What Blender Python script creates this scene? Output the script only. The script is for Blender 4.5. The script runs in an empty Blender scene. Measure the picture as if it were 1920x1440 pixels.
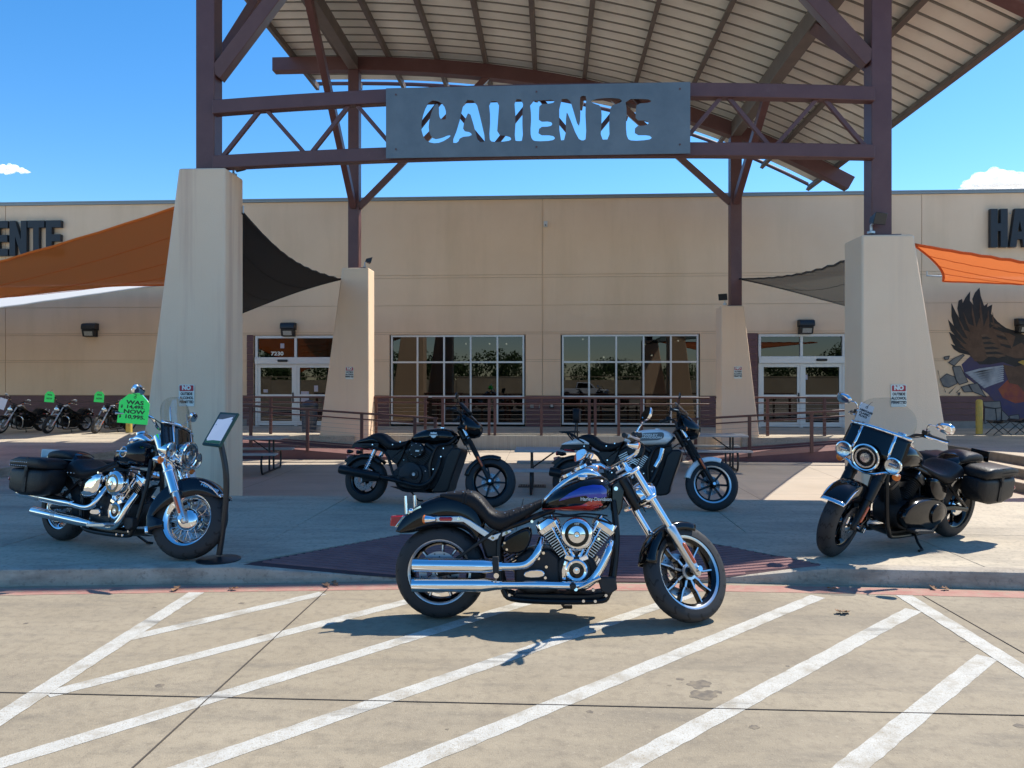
import bpy, bmesh, math, random
from mathutils import Vector, Matrix
random.seed(11)
R = math.radians
C = bpy.context.scene.collection
scene = bpy.context.scene

# ---------------------------------------------------------------- camera
CAM_H, YAW, FOC = 1.58, R(3.0), 1400.0
cam_d = bpy.data.cameras.new('camera')
cam_d.sensor_width = 36.0
cam_d.lens = 36.0 * FOC / 1920.0
cam_d.clip_end = 4000
cam = bpy.data.objects.new('camera', cam_d)
C.objects.link(cam)
cam.location = (0, 0, CAM_H)
cam.rotation_euler = (R(90), 0, YAW)
scene.camera = cam

# ---------------------------------------------------------------- sky, sun, exposure
SUN_TO = Vector((.58, .45, 1.0)).normalized()           # direction towards the sun
sun_el = math.asin(SUN_TO.z)
sun_az = math.atan2(SUN_TO.x, SUN_TO.y)                   # clockwise from +Y
world = bpy.data.worlds.new('World')
scene.world = world
world.use_nodes = True
wn = world.node_tree
for n in list(wn.nodes): wn.nodes.remove(n)
w_out = wn.nodes.new('ShaderNodeOutputWorld')
w_bg = wn.nodes.new('ShaderNodeBackground')
w_sky = wn.nodes.new('ShaderNodeTexSky')
w_sky.sky_type = 'NISHITA'
w_sky.sun_disc = False
w_sky.sun_elevation = sun_el
w_sky.sun_rotation = sun_az
w_sky.altitude = 300
w_sky.air_density = 1.0
w_sky.dust_density = 0.25
w_sky.ozone_density = 2.6
w_bg.inputs['Strength'].default_value = 0.112
w_hs = wn.nodes.new('ShaderNodeHueSaturation')
w_hs.inputs['Saturation'].default_value = 1.34
w_hs.inputs['Value'].default_value = 1.32
wn.links.new(w_sky.outputs[0], w_hs.inputs['Color'])
wn.links.new(w_hs.outputs[0], w_bg.inputs[0])
wn.links.new(w_bg.outputs[0], w_out.inputs[0])
sun_d = bpy.data.lights.new('sun', 'SUN')
sun_d.energy = 4.35
sun_d.angle = R(.53)
sun_d.color = (1.0, .94, .84)
sun = bpy.data.objects.new('sun', sun_d)
C.objects.link(sun)
sun.rotation_euler = (-SUN_TO).to_track_quat('-Z', 'Y').to_euler()
sun.location = SUN_TO * 60
scene.view_settings.view_transform = 'Standard'
scene.view_settings.look = 'None'
scene.view_settings.gamma = 1
scene.view_settings.use_curve_mapping = False
scene.view_settings.exposure = 0.6

# ---------------------------------------------------------------- helpers
def on_plane(px, py, Y):
    """point of the upright plane at depth Y behind photograph pixel (px, py)"""
    dx, dz = (px - 960) / FOC, (720 - py) / FOC
    c, s = math.cos(YAW), math.sin(YAW)
    t = Y / (dx * s + c)
    return Vector((t * (dx * c - s), Y, CAM_H + t * dz))
def on_level(px, py, z):
    dx, dz = (px - 960) / FOC, (720 - py) / FOC
    c, s = math.cos(YAW), math.sin(YAW)
    t = (z - CAM_H) / dz
    return Vector((t * (dx * c - s), t * (dx * s + c), z))

def frame_of(d):
    d = d.normalized()
    a = Vector((0, 0, 1)) if abs(d.z) < .9 else Vector((1, 0, 0))
    u = d.cross(a).normalized()
    return u, u.cross(d).normalized()

def spline(pts, n=6, closed=False):
    pts = [Vector(p) for p in pts]
    out, m = [], len(pts)
    for i in range(m if closed else m - 1):
        if closed:
            p0, p1, p2, p3 = pts[i - 1], pts[i], pts[(i + 1) % m], pts[(i + 2) % m]
        else:
            p0, p1, p2, p3 = pts[max(i - 1, 0)], pts[i], pts[i + 1], pts[min(i + 2, m - 1)]
        for k in range(n):
            t = k / n
            out.append(.5 * ((2 * p1) + (p2 - p0) * t + (2 * p0 - 5 * p1 + 4 * p2 - p3) * t * t + (3 * p1 - p0 - 3 * p2 + p3) * t ** 3))
    if not closed: out.append(pts[-1])
    return out

def chaikin(p, it=1):
    for _ in range(it):
        q = []
        for i in range(len(p)):
            a, b = p[i], p[(i + 1) % len(p)]
            q.append((a[0] * .75 + b[0] * .25, a[1] * .75 + b[1] * .25))
            q.append((a[0] * .25 + b[0] * .75, a[1] * .25 + b[1] * .75))
        p = q
    return p

STUFF = {'fasteners', 'rocker_bolts', 'cooling_fins', 'fin_edges', 'spokes', 'disc_holes', 'seat_studs', 'bag_studs', 'strut_bolts', 'cover_bolts', 'screen_bolts', 'hoses', 'control_cable', 'spoke_face', 'seat_rolls', 'fender_trim', 'fender_bracket', 'seat_strap', 'headlight_bracket', 'casing_bolts', 'spring_coils', 'foliage'}
class MB:
    """collects shapes; build() links them as ONE mesh object"""
    def __init__(s, M=None):
        s.v, s.f, s.M = [], [], M
    def add(s, vs, fs):
        o = len(s.v)
        for p in vs:
            p = Vector(p)
            s.v.append(s.M @ p if s.M is not None else p)
        s.f += [tuple(i + o for i in f) for f in fs]
        return s
    def box(s, x0, x1, y0, y1, z0, z1):
        return s.add([(x0, y0, z0), (x1, y0, z0), (x1, y1, z0), (x0, y1, z0), (x0, y0, z1), (x1, y0, z1), (x1, y1, z1), (x0, y1, z1)],
                     [(0, 3, 2, 1), (4, 5, 6, 7), (0, 1, 5, 4), (1, 2, 6, 5), (2, 3, 7, 6), (3, 0, 4, 7)])
    def cbox(s, c, d, rot=None):
        c = Vector(c); h = Vector(d) / 2
        vs = []
        for z in (-1, 1):
            for x, y in ((-1, -1), (1, -1), (1, 1), (-1, 1)):
                p = Vector((x * h.x, y * h.y, z * h.z))
                vs.append(c + (rot @ p if rot is not None else p))
        return s.add(vs, [(0, 3, 2, 1), (4, 5, 6, 7), (0, 1, 5, 4), (1, 2, 6, 5), (2, 3, 7, 6), (3, 0, 4, 7)])
    def bar(s, a, b, w, h, up=(0, 0, 1)):
        a, b = Vector(a), Vector(b)
        d = (b - a).normalized()
        u = d.cross(Vector(up))
        if u.length < 1e-4: u = d.cross(Vector((1, 0, 0)))
        u.normalize(); t = u.cross(d).normalized()
        vs = [p + u * (i * w / 2) + t * (j * h / 2) for p in (a, b) for i, j in ((-1, -1), (1, -1), (1, 1), (-1, 1))]
        return s.add(vs, [(0, 1, 2, 3), (7, 6, 5, 4), (0, 4, 5, 1), (1, 5, 6, 2), (2, 6, 7, 3), (3, 7, 4, 0)])
    def cyl(s, a, b, r0, r1=None, n=16, caps=True):
        a, b = Vector(a), Vector(b)
        r1 = r0 if r1 is None else r1
        u, w = frame_of(b - a)
        vs = []
        for p, r in ((a, r0), (b, r1)):
            for k in range(n):
                t = 2 * math.pi * k / n
                vs.append(p + u * (r * math.cos(t)) + w * (r * math.sin(t)))
        fs = [(k, (k + 1) % n, n + (k + 1) % n, n + k) for k in range(n)]
        if caps: fs += [tuple(range(n - 1, -1, -1)), tuple(range(n, 2 * n))]
        return s.add(vs, fs)
    def tube(s, pts, r, n=10, caps=True):
        pts = [Vector(p) for p in pts]
        m = len(pts)
        rs = r if isinstance(r, (list, tuple)) else [r] * m
        u, w = frame_of(pts[1] - pts[0])
        vs = []
        for i, p in enumerate(pts):
            d = (pts[min(i + 1, m - 1)] - pts[max(i - 1, 0)]).normalized()
            u = (u - d * u.dot(d)).normalized(); w = d.cross(u)
            for k in range(n):
                t = 2 * math.pi * k / n
                vs.append(p + u * (rs[i] * math.cos(t)) + w * (rs[i] * math.sin(t)))
        fs = [(i * n + k, i * n + (k + 1) % n, (i + 1) * n + (k + 1) % n, (i + 1) * n + k) for i in range(m - 1) for k in range(n)]
        if caps: fs += [tuple(range(n - 1, -1, -1)), tuple(range((m - 1) * n, m * n))]
        return s.add(vs, fs)
    def lathe(s, prof, c=(0, 0, 0), axis=(0, 1, 0), n=32, closed=False, caps=False):
        """prof: (radius, distance along axis)"""
        c, ax = Vector(c), Vector(axis).normalized()
        u, w = frame_of(ax)
        vs, m = [], len(prof)
        for r, t in prof:
            for k in range(n):
                a = 2 * math.pi * k / n
                vs.append(c + ax * t + u * (r * math.cos(a)) + w * (r * math.sin(a)))
        fs = [(i * n + k, i * n + (k + 1) % n, ((i + 1) % m) * n + (k + 1) % n, ((i + 1) % m) * n + k) for i in range(m if closed else m - 1) for k in range(n)]
        if caps and not closed:
            if prof[0][0] > 1e-5: fs.append(tuple(range(n - 1, -1, -1)))
            if prof[-1][0] > 1e-5: fs.append(tuple(range((m - 1) * n, m * n)))
        return s.add(vs, fs)
    def prism(s, poly, y0, y1):
        """poly of (x, z), extruded along y"""
        n = len(poly)
        vs = [(x, y0, z) for x, z in poly] + [(x, y1, z) for x, z in poly]
        return s.add(vs, [tuple(range(n - 1, -1, -1)), tuple(range(n, 2 * n))] + [(k, (k + 1) % n, n + (k + 1) % n, n + k) for k in range(n)])
    def slab(s, poly, z0, z1):
        """poly of (x, y), extruded along z"""
        n = len(poly)
        vs = [(x, y, z0) for x, y in poly] + [(x, y, z1) for x, y in poly]
        return s.add(vs, [tuple(range(n - 1, -1, -1)), tuple(range(n, 2 * n))] + [(k, (k + 1) % n, n + (k + 1) % n, n + k) for k in range(n)])
    def rings(s, rings, caps=True):
        n, m = len(rings[0]), len(rings)
        vs = [p for r in rings for p in r]
        fs = [(i * n + k, i * n + (k + 1) % n, (i + 1) * n + (k + 1) % n, (i + 1) * n + k) for i in range(m - 1) for k in range(n)]
        if caps: fs += [tuple(range(n - 1, -1, -1)), tuple(range((m - 1) * n, m * n))]
        return s.add(vs, fs)
    def strip(s, rows):
        n, m = len(rows[0]), len(rows)
        return s.add([p for r in rows for p in r], [(i * n + k, i * n + k + 1, (i + 1) * n + k + 1, (i + 1) * n + k) for i in range(m - 1) for k in range(n - 1)])
    def ball(s, c, r, nu=16, nv=10):
        c = Vector(c); r = r if isinstance(r, (tuple, list)) else (r, r, r)
        vs = [c + Vector((0, 0, r[2]))]
        for j in range(1, nv):
            b = math.pi * j / nv
            for k in range(nu):
                a = 2 * math.pi * k / nu
                vs.append(c + Vector((r[0] * math.sin(b) * math.cos(a), r[1] * math.sin(b) * math.sin(a), r[2] * math.cos(b))))
        vs.append(c - Vector((0, 0, r[2])))
        fs = [(0, 1 + k, 1 + (k + 1) % nu) for k in range(nu)]
        for j in range(nv - 2):
            fs += [(1 + j * nu + k, 1 + (j + 1) * nu + k, 1 + (j + 1) * nu + (k + 1) % nu, 1 + j * nu + (k + 1) % nu) for k in range(nu)]
        e = len(vs) - 1
        fs += [(e, 1 + (nv - 2) * nu + (k + 1) % nu, 1 + (nv - 2) * nu + k) for k in range(nu)]
        return s.add(vs, fs)
    def mesh(s, name, m, smooth=35, recalc=True):
        me = bpy.data.meshes.new(name)
        me.from_pydata([tuple(p) for p in s.v], [], s.f)
        if recalc:
            b = bmesh.new(); b.from_mesh(me)
            bmesh.ops.recalc_face_normals(b, faces=b.faces)
            b.to_mesh(me); b.free()
        if smooth:
            me.polygons.foreach_set('use_smooth', [True] * len(me.polygons))
            me.set_sharp_from_angle(angle=R(smooth))
        if m is not None: me.materials.append(m)
        me.update()
        return me
    def build(s, name, m, parent=None, bevel=0, smooth=35, segs=2, thick=0, sub=0, recalc=True):
        o = bpy.data.objects.new(name, s.mesh(name, m, smooth, recalc))
        C.objects.link(o)
        if parent is not None: o.parent = parent
        if name in STUFF: o['kind'] = 'stuff'
        if thick:
            k = o.modifiers.new('thick', 'SOLIDIFY'); k.thickness = thick; k.offset = 0
        if bevel:
            k = o.modifiers.new('bevel', 'BEVEL'); k.width = bevel; k.segments = segs
            k.limit_method = 'ANGLE'; k.angle_limit = R(40); k.harden_normals = False
        if sub:
            k = o.modifiers.new('sub', 'SUBSURF'); k.levels = sub; k.render_levels = sub
        return o

def tag(o, label=None, cat=None, group=None, kind=None):
    if label: o['label'] = label
    if cat: o['category'] = cat
    if group: o['group'] = group
    if kind: o['kind'] = kind
    return o
def thing(name, label, cat, loc=(0, 0, 0), rot=(0, 0, 0), group=None, scale=1):
    o = bpy.data.objects.new(name, None)
    C.objects.link(o)
    o.empty_display_size = .2
    o.location = loc; o.rotation_euler = rot; o.scale = (scale,) * 3
    return tag(o, label, cat, group)
def place(o, M):
    o.matrix_local = M
    return o
def copy_tree(o, parent=None):
    c = o.copy(); C.objects.link(c)
    if parent is not None:
        c.parent = parent
        c.matrix_parent_inverse = o.matrix_parent_inverse.copy()
    for ch in list(o.children): copy_tree(ch, c)
    return c
def text(name, s, size, m, parent=None, M=None, extrude=.0005, bold=0, sx=1, align='CENTER', spacing=1):
    cu = bpy.data.curves.new('t', 'FONT')
    cu.body = s; cu.size = size; cu.extrude = extrude; cu.offset = bold
    cu.align_x = align; cu.align_y = 'CENTER'; cu.space_character = spacing; cu.resolution_u = 3
    t = bpy.data.objects.new('t', cu)
    me = bpy.data.meshes.new_from_object(t)
    bpy.data.objects.remove(t); bpy.data.curves.remove(cu)
    for v in me.vertices: v.co.x *= sx
    me.materials.clear(); me.materials.append(m)
    o = bpy.data.objects.new(name, me); C.objects.link(o)
    if parent is not None: o.parent = parent
    if M is not None: o.matrix_local = M
    return o
# lettering that faces the camera side (-Y): text x -> +X, text y -> +Z
FACE = Matrix(((1, 0, 0, 0), (0, 0, -1, 0), (0, 1, 0, 0), (0, 0, 0, 1)))

# ---------------------------------------------------------------- materials
def mat(name, c, rough=.6, metal=0, var=None, vscale=3, bump=0, bscale=80, coat=0, spec=.5, c2scale=None, detail=4, lo=.35, hi=.65, sheen=0, emit=None, stretch=None):
    m = bpy.data.materials.new(name); m.use_nodes = True
    nt = m.node_tree; b = nt.nodes['Principled BSDF']
    b.inputs['Base Color'].default_value = (*c, 1)
    b.inputs['Roughness'].default_value = rough
    b.inputs['Metallic'].default_value = metal
    b.inputs['Coat Weight'].default_value = coat
    b.inputs['Coat Roughness'].default_value = .04
    b.inputs['Specular IOR Level'].default_value = spec
    if sheen: b.inputs['Sheen Weight'].default_value = sheen
    if emit:
        b.inputs['Emission Color'].default_value = (*emit[0], 1); b.inputs['Emission Strength'].default_value = emit[1]
    tc = None
    if var or bump:
        tc = nt.nodes.new('ShaderNodeTexCoord'); src = tc.outputs['Object']
        if stretch:
            mp = nt.nodes.new('ShaderNodeMapping'); mp.inputs['Scale'].default_value = stretch
            nt.links.new(src, mp.inputs[0]); src = mp.outputs[0]
    if var:
        nz = nt.nodes.new('ShaderNodeTexNoise'); nz.inputs['Scale'].default_value = vscale; nz.inputs['Detail'].default_value = detail
        nz.inputs['Roughness'].default_value = .62
        rp = nt.nodes.new('ShaderNodeValToRGB')
        rp.color_ramp.elements[0].position = lo; rp.color_ramp.elements[0].color = (*c, 1)
        rp.color_ramp.elements[1].position = hi; rp.color_ramp.elements[1].color = (*var, 1)
        nt.links.new(src, nz.inputs['Vector']); nt.links.new(nz.outputs['Fac'], rp.inputs[0]); nt.links.new(rp.outputs[0], b.inputs['Base Color'])
    if bump:
        n2 = nt.nodes.new('ShaderNodeTexNoise'); n2.inputs['Scale'].default_value = bscale; n2.inputs['Detail'].default_value = 3
        bp = nt.nodes.new('ShaderNodeBump'); bp.inputs['Strength'].default_value = bump; bp.inputs['Distance'].default_value = .01
        nt.links.new(src, n2.inputs['Vector']); nt.links.new(n2.outputs['Fac'], bp.inputs['Height']); nt.links.new(bp.outputs[0], b.inputs['Normal'])
    return m
def nodes_of(m):
    nt = m.node_tree
    return nt, nt.nodes['Principled BSDF']
def overlay(m, c, scale, lo, hi, strength=1, detail=3, stretch=None, seed=0):
    """a further layer of stain or wear: noise above lo shows colour c"""
    nt, b = nodes_of(m)
    tc = nt.nodes.new('ShaderNodeTexCoord'); mp = nt.nodes.new('ShaderNodeMapping')
    mp.inputs['Location'].default_value = (seed, seed * .7, 0)
    if stretch: mp.inputs['Scale'].default_value = stretch
    nz = nt.nodes.new('ShaderNodeTexNoise'); nz.inputs['Scale'].default_value = scale; nz.inputs['Detail'].default_value = detail; nz.inputs['Roughness'].default_value = .65
    mr = nt.nodes.new('ShaderNodeMapRange'); mr.inputs[1].default_value = lo; mr.inputs[2].default_value = hi; mr.inputs[4].default_value = strength
    mx = nt.nodes.new('ShaderNodeMixRGB'); mx.inputs[2].default_value = (*c, 1)
    inp = b.inputs['Base Color']
    if inp.links: nt.links.new(inp.links[0].from_socket, mx.inputs[1])
    else: mx.inputs[1].default_value = inp.default_value
    nt.links.new(tc.outputs['Object'], mp.inputs[0]); nt.links.new(mp.outputs[0], nz.inputs['Vector'])
    nt.links.new(nz.outputs['Fac'], mr.inputs[0]); nt.links.new(mr.outputs[0], mx.inputs[0]); nt.links.new(mx.outputs[0], inp)
    return m

concrete = mat('lot_concrete', (.285, .233, .158), .85, var=(.36, .30, .21), vscale=1.1, bump=.3, bscale=140, detail=8, lo=.3, hi=.72)
overlay(concrete, (.175, .142, .102), 14, .48, .72, .6, 8)
overlay(concrete, (.165, .138, .104), .7, .48, .72, .65, 8, stretch=(.45, 1.6, 1), seed=3)
overlay(concrete, (.17, .145, .11), 3.2, .52, .70, .6, 8, stretch=(.4, 1.6, 1), seed=13)
overlay(concrete, (.42, .355, .255), 48, .56, .72, .5, 4, seed=9)
overlay(concrete, (.12, .098, .07), 60, .58, .72, .5, 4, seed=19)
overlay(concrete, (.11, .095, .08), 6, .69, .75, .6, 4, seed=5)
walk = mat('walk_concrete', (.48, .40, .29), .85, var=(.55, .47, .35), vscale=1.0, bump=.2, bscale=150, detail=8, lo=.3, hi=.7)
overlay(walk, (.235, .205, .165), 1.6, .46, .70, .7, 8, stretch=(.35, 1, 1), seed=2)
overlay(walk, (.20, .175, .14), 22, .50, .70, .65, 7, seed=1)
overlay(walk, (.25, .225, .185), 4, .54, .72, .55, 8, stretch=(.35, 1.4, 1), seed=16)
overlay(walk, (.50, .46, .38), 70, .58, .7, .5, 3, seed=11)
plaza_m = mat('plaza_concrete', (.42, .35, .27), .85, var=(.50, .42, .33), vscale=.8, bump=.2, bscale=120, detail=8, lo=.3, hi=.7)
overlay(plaza_m, (.33, .29, .25), 1.4, .5, .75, .6, 6, stretch=(.3, 1, 1), seed=4)
kerb_m = mat('kerb_concrete', (.40, .335, .255), .9, var=(.50, .43, .34), vscale=5, bump=.5, bscale=60, detail=8)
overlay(kerb_m, (.20, .17, .135), 3, .46, .68, .75, 8, stretch=(.6, .6, 2.5))
overlay(kerb_m, (.16, .135, .11), 25, .54, .7, .6, 5, seed=3)
joint_m = mat('joint', (.10, .085, .07), .95)
ramp_red = mat('ramp_red', (.14, .062, .058), .8, var=(.185, .088, .08), vscale=4, bump=.3, bscale=90, detail=6)
overlay(ramp_red, (.18, .09, .09), 25, .55, .75, .6, 4)
paint_w = mat('white_road_paint', (.54, .525, .47), .8, var=(.46, .445, .395), vscale=9, bump=.25, bscale=140, detail=8)
overlay(paint_w, (.30, .245, .165), 55, .56, .68, .7, 5)
overlay(paint_w, (.27, .222, .15), 5, .50, .64, .55, 9, seed=21)
overlay(paint_w, (.30, .245, .165), 160, .56, .64, .7, 2, seed=2)
overlay(paint_w, (.13, .12, .105), 1.7, .58, .66, .6, 9, stretch=(.4, 2.6, 1), seed=7)
paint_r = mat('faded_red_paint', (.36, .16, .125), .85, var=(.42, .235, .18), vscale=7, bump=.25, bscale=140, detail=8)
overlay(paint_r, (.32, .255, .175), 22, .53, .63, .9, 5, stretch=(.5, 1.2, 1))
stucco = mat('tan_stucco', (.80, .56, .365), .9, var=(.84, .605, .405), vscale=.5, bump=.45, bscale=70, detail=5)
overlay(stucco, (.66, .465, .285), .7, .48, .75, .55, 7, stretch=(1.2, 1, .18))
overlay(stucco, (.60, .42, .26), 40, .56, .75, .35, 4, seed=6)
pylon_m = mat('pylon_stucco', (.88, .635, .43), .9, var=(.91, .68, .475), vscale=.7, bump=.5, bscale=75, detail=5)
siding_m = mat('maroon_siding', (.125, .055, .056), .6, var=(.15, .068, .068), vscale=2, bump=.15, bscale=60)
steel_m = mat('oxide_red_steel', (.115, .05, .05), .45, var=(.14, .064, .062), vscale=2.2, bump=.1, bscale=30, detail=6)
roofsteel_m = mat('weathered_roof_steel', (.125, .098, .085), .5, var=(.165, .13, .112), vscale=2.2, bump=.1, bscale=30, detail=6)
overlay(steel_m, (.20, .115, .105), 5, .6, .8, .45, 5)
rail_m = mat('rail_red_steel', (.085, .034, .029), .42, var=(.105, .043, .036), vscale=4)
deckpan_m = mat('roof_deck_underside', (.86, .83, .74), .45, var=(.78, .75, .66), vscale=1.2, bump=.08, bscale=20)
overlay(deckpan_m, (.55, .51, .43), 1.6, .55, .8, .5, 6)
plate_m = mat('grey_steel_plate', (.145, .175, .195), .5, metal=.3, var=(.19, .222, .24), vscale=1.6, bump=.08, bscale=12, detail=8)
overlay(plate_m, (.42, .42, .40), 2.2, .68, .78, .45, 6, stretch=(1, 1, 2.5), seed=12)
overlay(plate_m, (.12, .155, .18), 4, .52, .75, .55, 6)
alum = mat('window_aluminium', (.62, .63, .63), .35, metal=.25)
cap_m = mat('parapet_metal', (.26, .29, .30), .45, metal=.3)
black_metal = mat('black_painted_metal', (.014, .015, .017), .38)
letter_m = mat('black_sign_letter', (.016, .02, .026), .5)
dark_in = mat('dark_interior', (.035, .033, .03), .9)
cable_m = mat('steel_cable', (.34, .33, .31), .35, metal=.8)
yellow_m = mat('bollard_yellow', (.62, .42, .07), .6, var=(.5, .36, .09), vscale=9)
overlay(yellow_m, (.30, .20, .10), 14, .62, .7, .7, 4)
table_m = mat('table_grey', (.36, .36, .355), .6, var=(.42, .42, .41), vscale=5)
white_m = mat('sign_white', (.72, .76, .70), .5)
red_m = mat('sign_red', (.42, .022, .04), .5)
ink_m = mat('sign_ink', (.02, .022, .022), .6)
galv = mat('galvanised', (.5, .5, .5), .4, metal=.8)
# motorcycle finishes
chrome = mat('chrome', (.86, .87, .88), .045, metal=1)
alum_b = mat('brushed_aluminium', (.66, .66, .655), .3, metal=1)
satin = mat('satin_silver', (.55, .555, .56), .33, metal=.9)
gloss_black = mat('gloss_black_paint', (.003, .003, .0035), .1, coat=.1, spec=.4)
blue_black = mat('dark_blue_black_paint', (.003, .005, .011), .1, coat=.1, spec=.4)
semi_black = mat('semi_gloss_black', (.008, .008, .009), .32, spec=.35)
engine_black = mat('wrinkle_black', (.013, .013, .014), .5, bump=.3, bscale=260)
rubber = mat('rubber', (.018, .018, .019), .72)
leather = mat('black_leather', (.010, .010, .0115), .46, spec=.22, bump=.35, bscale=120)
bag_leather = mat('bag_leather', (.010, .0105, .012), .42, spec=.25, bump=.3, bscale=70)
blue_p = mat('blue_paint', (.012, .03, .33), .15, coat=1)
red_p = mat('red_paint', (.46, .035, .028), .15, coat=1)
white_p = mat('pearl_white_paint', (.86, .86, .83), .2, coat=1)
graph_p = mat('graphite_panel', (.10, .11, .115), .3)
amber = mat('amber_lens', (.75, .17, .01), .18, coat=1)
orange_ref = mat('orange_reflector', (.72, .12, .015), .25, coat=1, bump=.3, bscale=200)
red_lens = mat('red_lens', (.42, .012, .014), .12, coat=1, bump=.15, bscale=120)
green_tag = mat('neon_green_card', (.045, .93, .15), .45)
tag_white = mat('white_card', (.72, .73, .78), .5)
mirror_m = mat('mirror_glass', (.9, .91, .92), .02, metal=1)
lamp_glass = mat('lamp_reflector', (.55, .56, .57), .12, metal=.9, bump=.2, bscale=60)
disc_m = mat('brake_disc', (.36, .36, .37), .28, metal=.95)
def tyre_mat():
    m = mat('tyre_rubber', (.020, .020, .021), .68)
    nt, b = nodes_of(m)
    N = nt.nodes.new; L = nt.links.new
    tc = N('ShaderNodeTexCoord'); sp = N('ShaderNodeSeparateXYZ'); L(tc.outputs['Object'], sp.inputs[0])
    def mth(op, a, bb=None):
        k = N('ShaderNodeMath'); k.operation = op
        for i, q in enumerate((a, bb)):
            if q is None: continue
            if isinstance(q, (int, float)): k.inputs[i].default_value = q
            else: L(q, k.inputs[i])
        return k.outputs[0]
    ang = mth('ARCTAN2', sp.outputs[0], sp.outputs[2])
    ay = mth('ABSOLUTE', sp.outputs[1])
    zig = mth('SINE', mth('MULTIPLY', ay, 190.))
    w = mth('SINE', mth('ADD', mth('MULTIPLY', ang, 17.), mth('ADD', mth('MULTIPLY', ay, 30.), mth('MULTIPLY', zig, .9))))
    groove = mth('GREATER_THAN', w, .88)
    rad = mth('SQRT', mth('ADD', mth('POWER', sp.outputs[0], 2.), mth('POWER', sp.outputs[2], 2.)))
    tread = mth('GREATER_THAN', rad, .285)
    g = mth('MULTIPLY', groove, tread)
    bp = N('ShaderNodeBump'); bp.invert = True; bp.inputs['Strength'].default_value = 1; bp.inputs['Distance'].default_value = .006
    L(g, bp.inputs['Height']); L(bp.outputs[0], b.inputs['Normal'])
    mx = N('ShaderNodeMixRGB'); L(g, mx.inputs[0]); mx.inputs[1].default_value = (.022, .022, .023, 1); mx.inputs[2].default_value = (.005, .005, .005, 1)
    L(mx.outputs[0], b.inputs['Base Color'])
    return m
tyre_m = tyre_mat()
def glass_mat(name, tint, ior=1.5, rough=0.0):
    m = bpy.data.materials.new(name); m.use_nodes = True
    nt = m.node_tree
    for n in list(nt.nodes): nt.nodes.remove(n)
    o = nt.nodes.new('ShaderNodeOutputMaterial'); mx = nt.nodes.new('ShaderNodeMixShader')
    fr = nt.nodes.new('ShaderNodeFresnel')
    ge = nt.nodes.new('ShaderNodeNewGeometry'); mi = nt.nodes.new('ShaderNodeMapRange')
    mi.inputs[3].default_value = ior; mi.inputs[4].default_value = 1 / ior      # same reflection from both sides of the sheet
    nt.links.new(ge.outputs['Backfacing'], mi.inputs[0]); nt.links.new(mi.outputs[0], fr.inputs[0])
    tr = nt.nodes.new('ShaderNodeBsdfTransparent'); tr.inputs[0].default_value = (*tint, 1)
    gl = nt.nodes.new('ShaderNodeBsdfGlossy'); gl.inputs['Roughness'].default_value = rough
    nt.links.new(fr.outputs[0], mx.inputs[0]); nt.links.new(tr.outputs[0], mx.inputs[1]); nt.links.new(gl.outputs[0], mx.inputs[2]); nt.links.new(mx.outputs[0], o.inputs[0])
    return m
pane_m = glass_mat('tinted_pane', (.10, .11, .115), 1.7)
screen_m = glass_mat('clear_windscreen', (.90, .90, .88), 1.45)
def cloth_mat(name, c, tr=.35, mesh=.04):
    m = mat(name, c, .9, bump=.2, bscale=40)
    nt, b = nodes_of(m)
    t = nt.nodes.new('ShaderNodeBsdfTranslucent'); t.inputs[0].default_value = (*c, 1)
    mx = nt.nodes.new('ShaderNodeMixShader'); mx.inputs[0].default_value = tr
    o = nt.nodes['Material Output']
    hp = nt.nodes.new('ShaderNodeBsdfTransparent'); m2 = nt.nodes.new('ShaderNodeMixShader'); m2.inputs[0].default_value = mesh   # open knit
    nt.links.new(b.outputs[0], mx.inputs[1]); nt.links.new(t.outputs[0], mx.inputs[2])
    nt.links.new(mx.outputs[0], m2.inputs[1]); nt.links.new(hp.outputs[0], m2.inputs[2]); nt.links.new(m2.outputs[0], o.inputs[0])
    return m
# ================================================================ THE SETTING
def inset_rect(x0, x1, y0, y1, g=.006):
    return [(x0 + g, y0 + g), (x1 - g, y0 + g), (x1 - g, y1 - g), (x0 + g, y1 - g)]
gm = mat('far_ground', (.34, .29, .22), .9, var=(.28, .25, .20), vscale=.08, detail=8)
tag(MB().slab([(-900, -900), (900, -900), (900, 900), (-900, 900)], -1.2, -1.0).build('ground', gm, smooth=0), kind='structure')
# ground level around: parking lot bed (joints show its dark top), large slabs on it
lot = tag(MB().slab([(-160, -300), (160, -300), (160, 6.6), (-160, 6.6)], -.4, -.022).build('parking_lot', joint_m, smooth=0), kind='structure')
gx = [-15.2, -10.7, -6.2, -1.72, 2.77, 7.26, 11.75, 16.2]
gy = [-14.2, -9.76, -5.28, -.8, 3.68, 6.5]
for i in range(len(gx) - 1):
    for j in range(len(gy) - 1):
        MB().slab(inset_rect(gx[i], gx[i + 1], gy[j], gy[j + 1], .0032), -.02, 0).build('concrete_slab', concrete, lot, bevel=.003, segs=2, smooth=30)
seal = mat('joint_seal', (.075, .062, .05), .9)
for x in gx[1:-1]: MB().box(x - .0032, x + .0032, gy[0], 5.7, -.021, .0034).build('joint_seal', seal, lot, smooth=0)
for y in gy[1:-1]: MB().box(gx[0], gx[-1], y - .003, y + .003, -.021, .0033).build('joint_seal', seal, lot, smooth=0)
# the rest of the lot, too far or out of view for its joints to tell
for a in ([(-160, -300), (160, -300), (160, -14.2), (-160, -14.2)], [(-160, -14.2), (-15.2, -14.2), (-15.2, 6.5), (-160, 6.5)], [(16.2, -14.2), (160, -14.2), (160, 6.5), (16.2, 6.5)]):
    MB().slab(a, -.02, -.001).build('lot_paving', concrete, lot, smooth=0)
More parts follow.
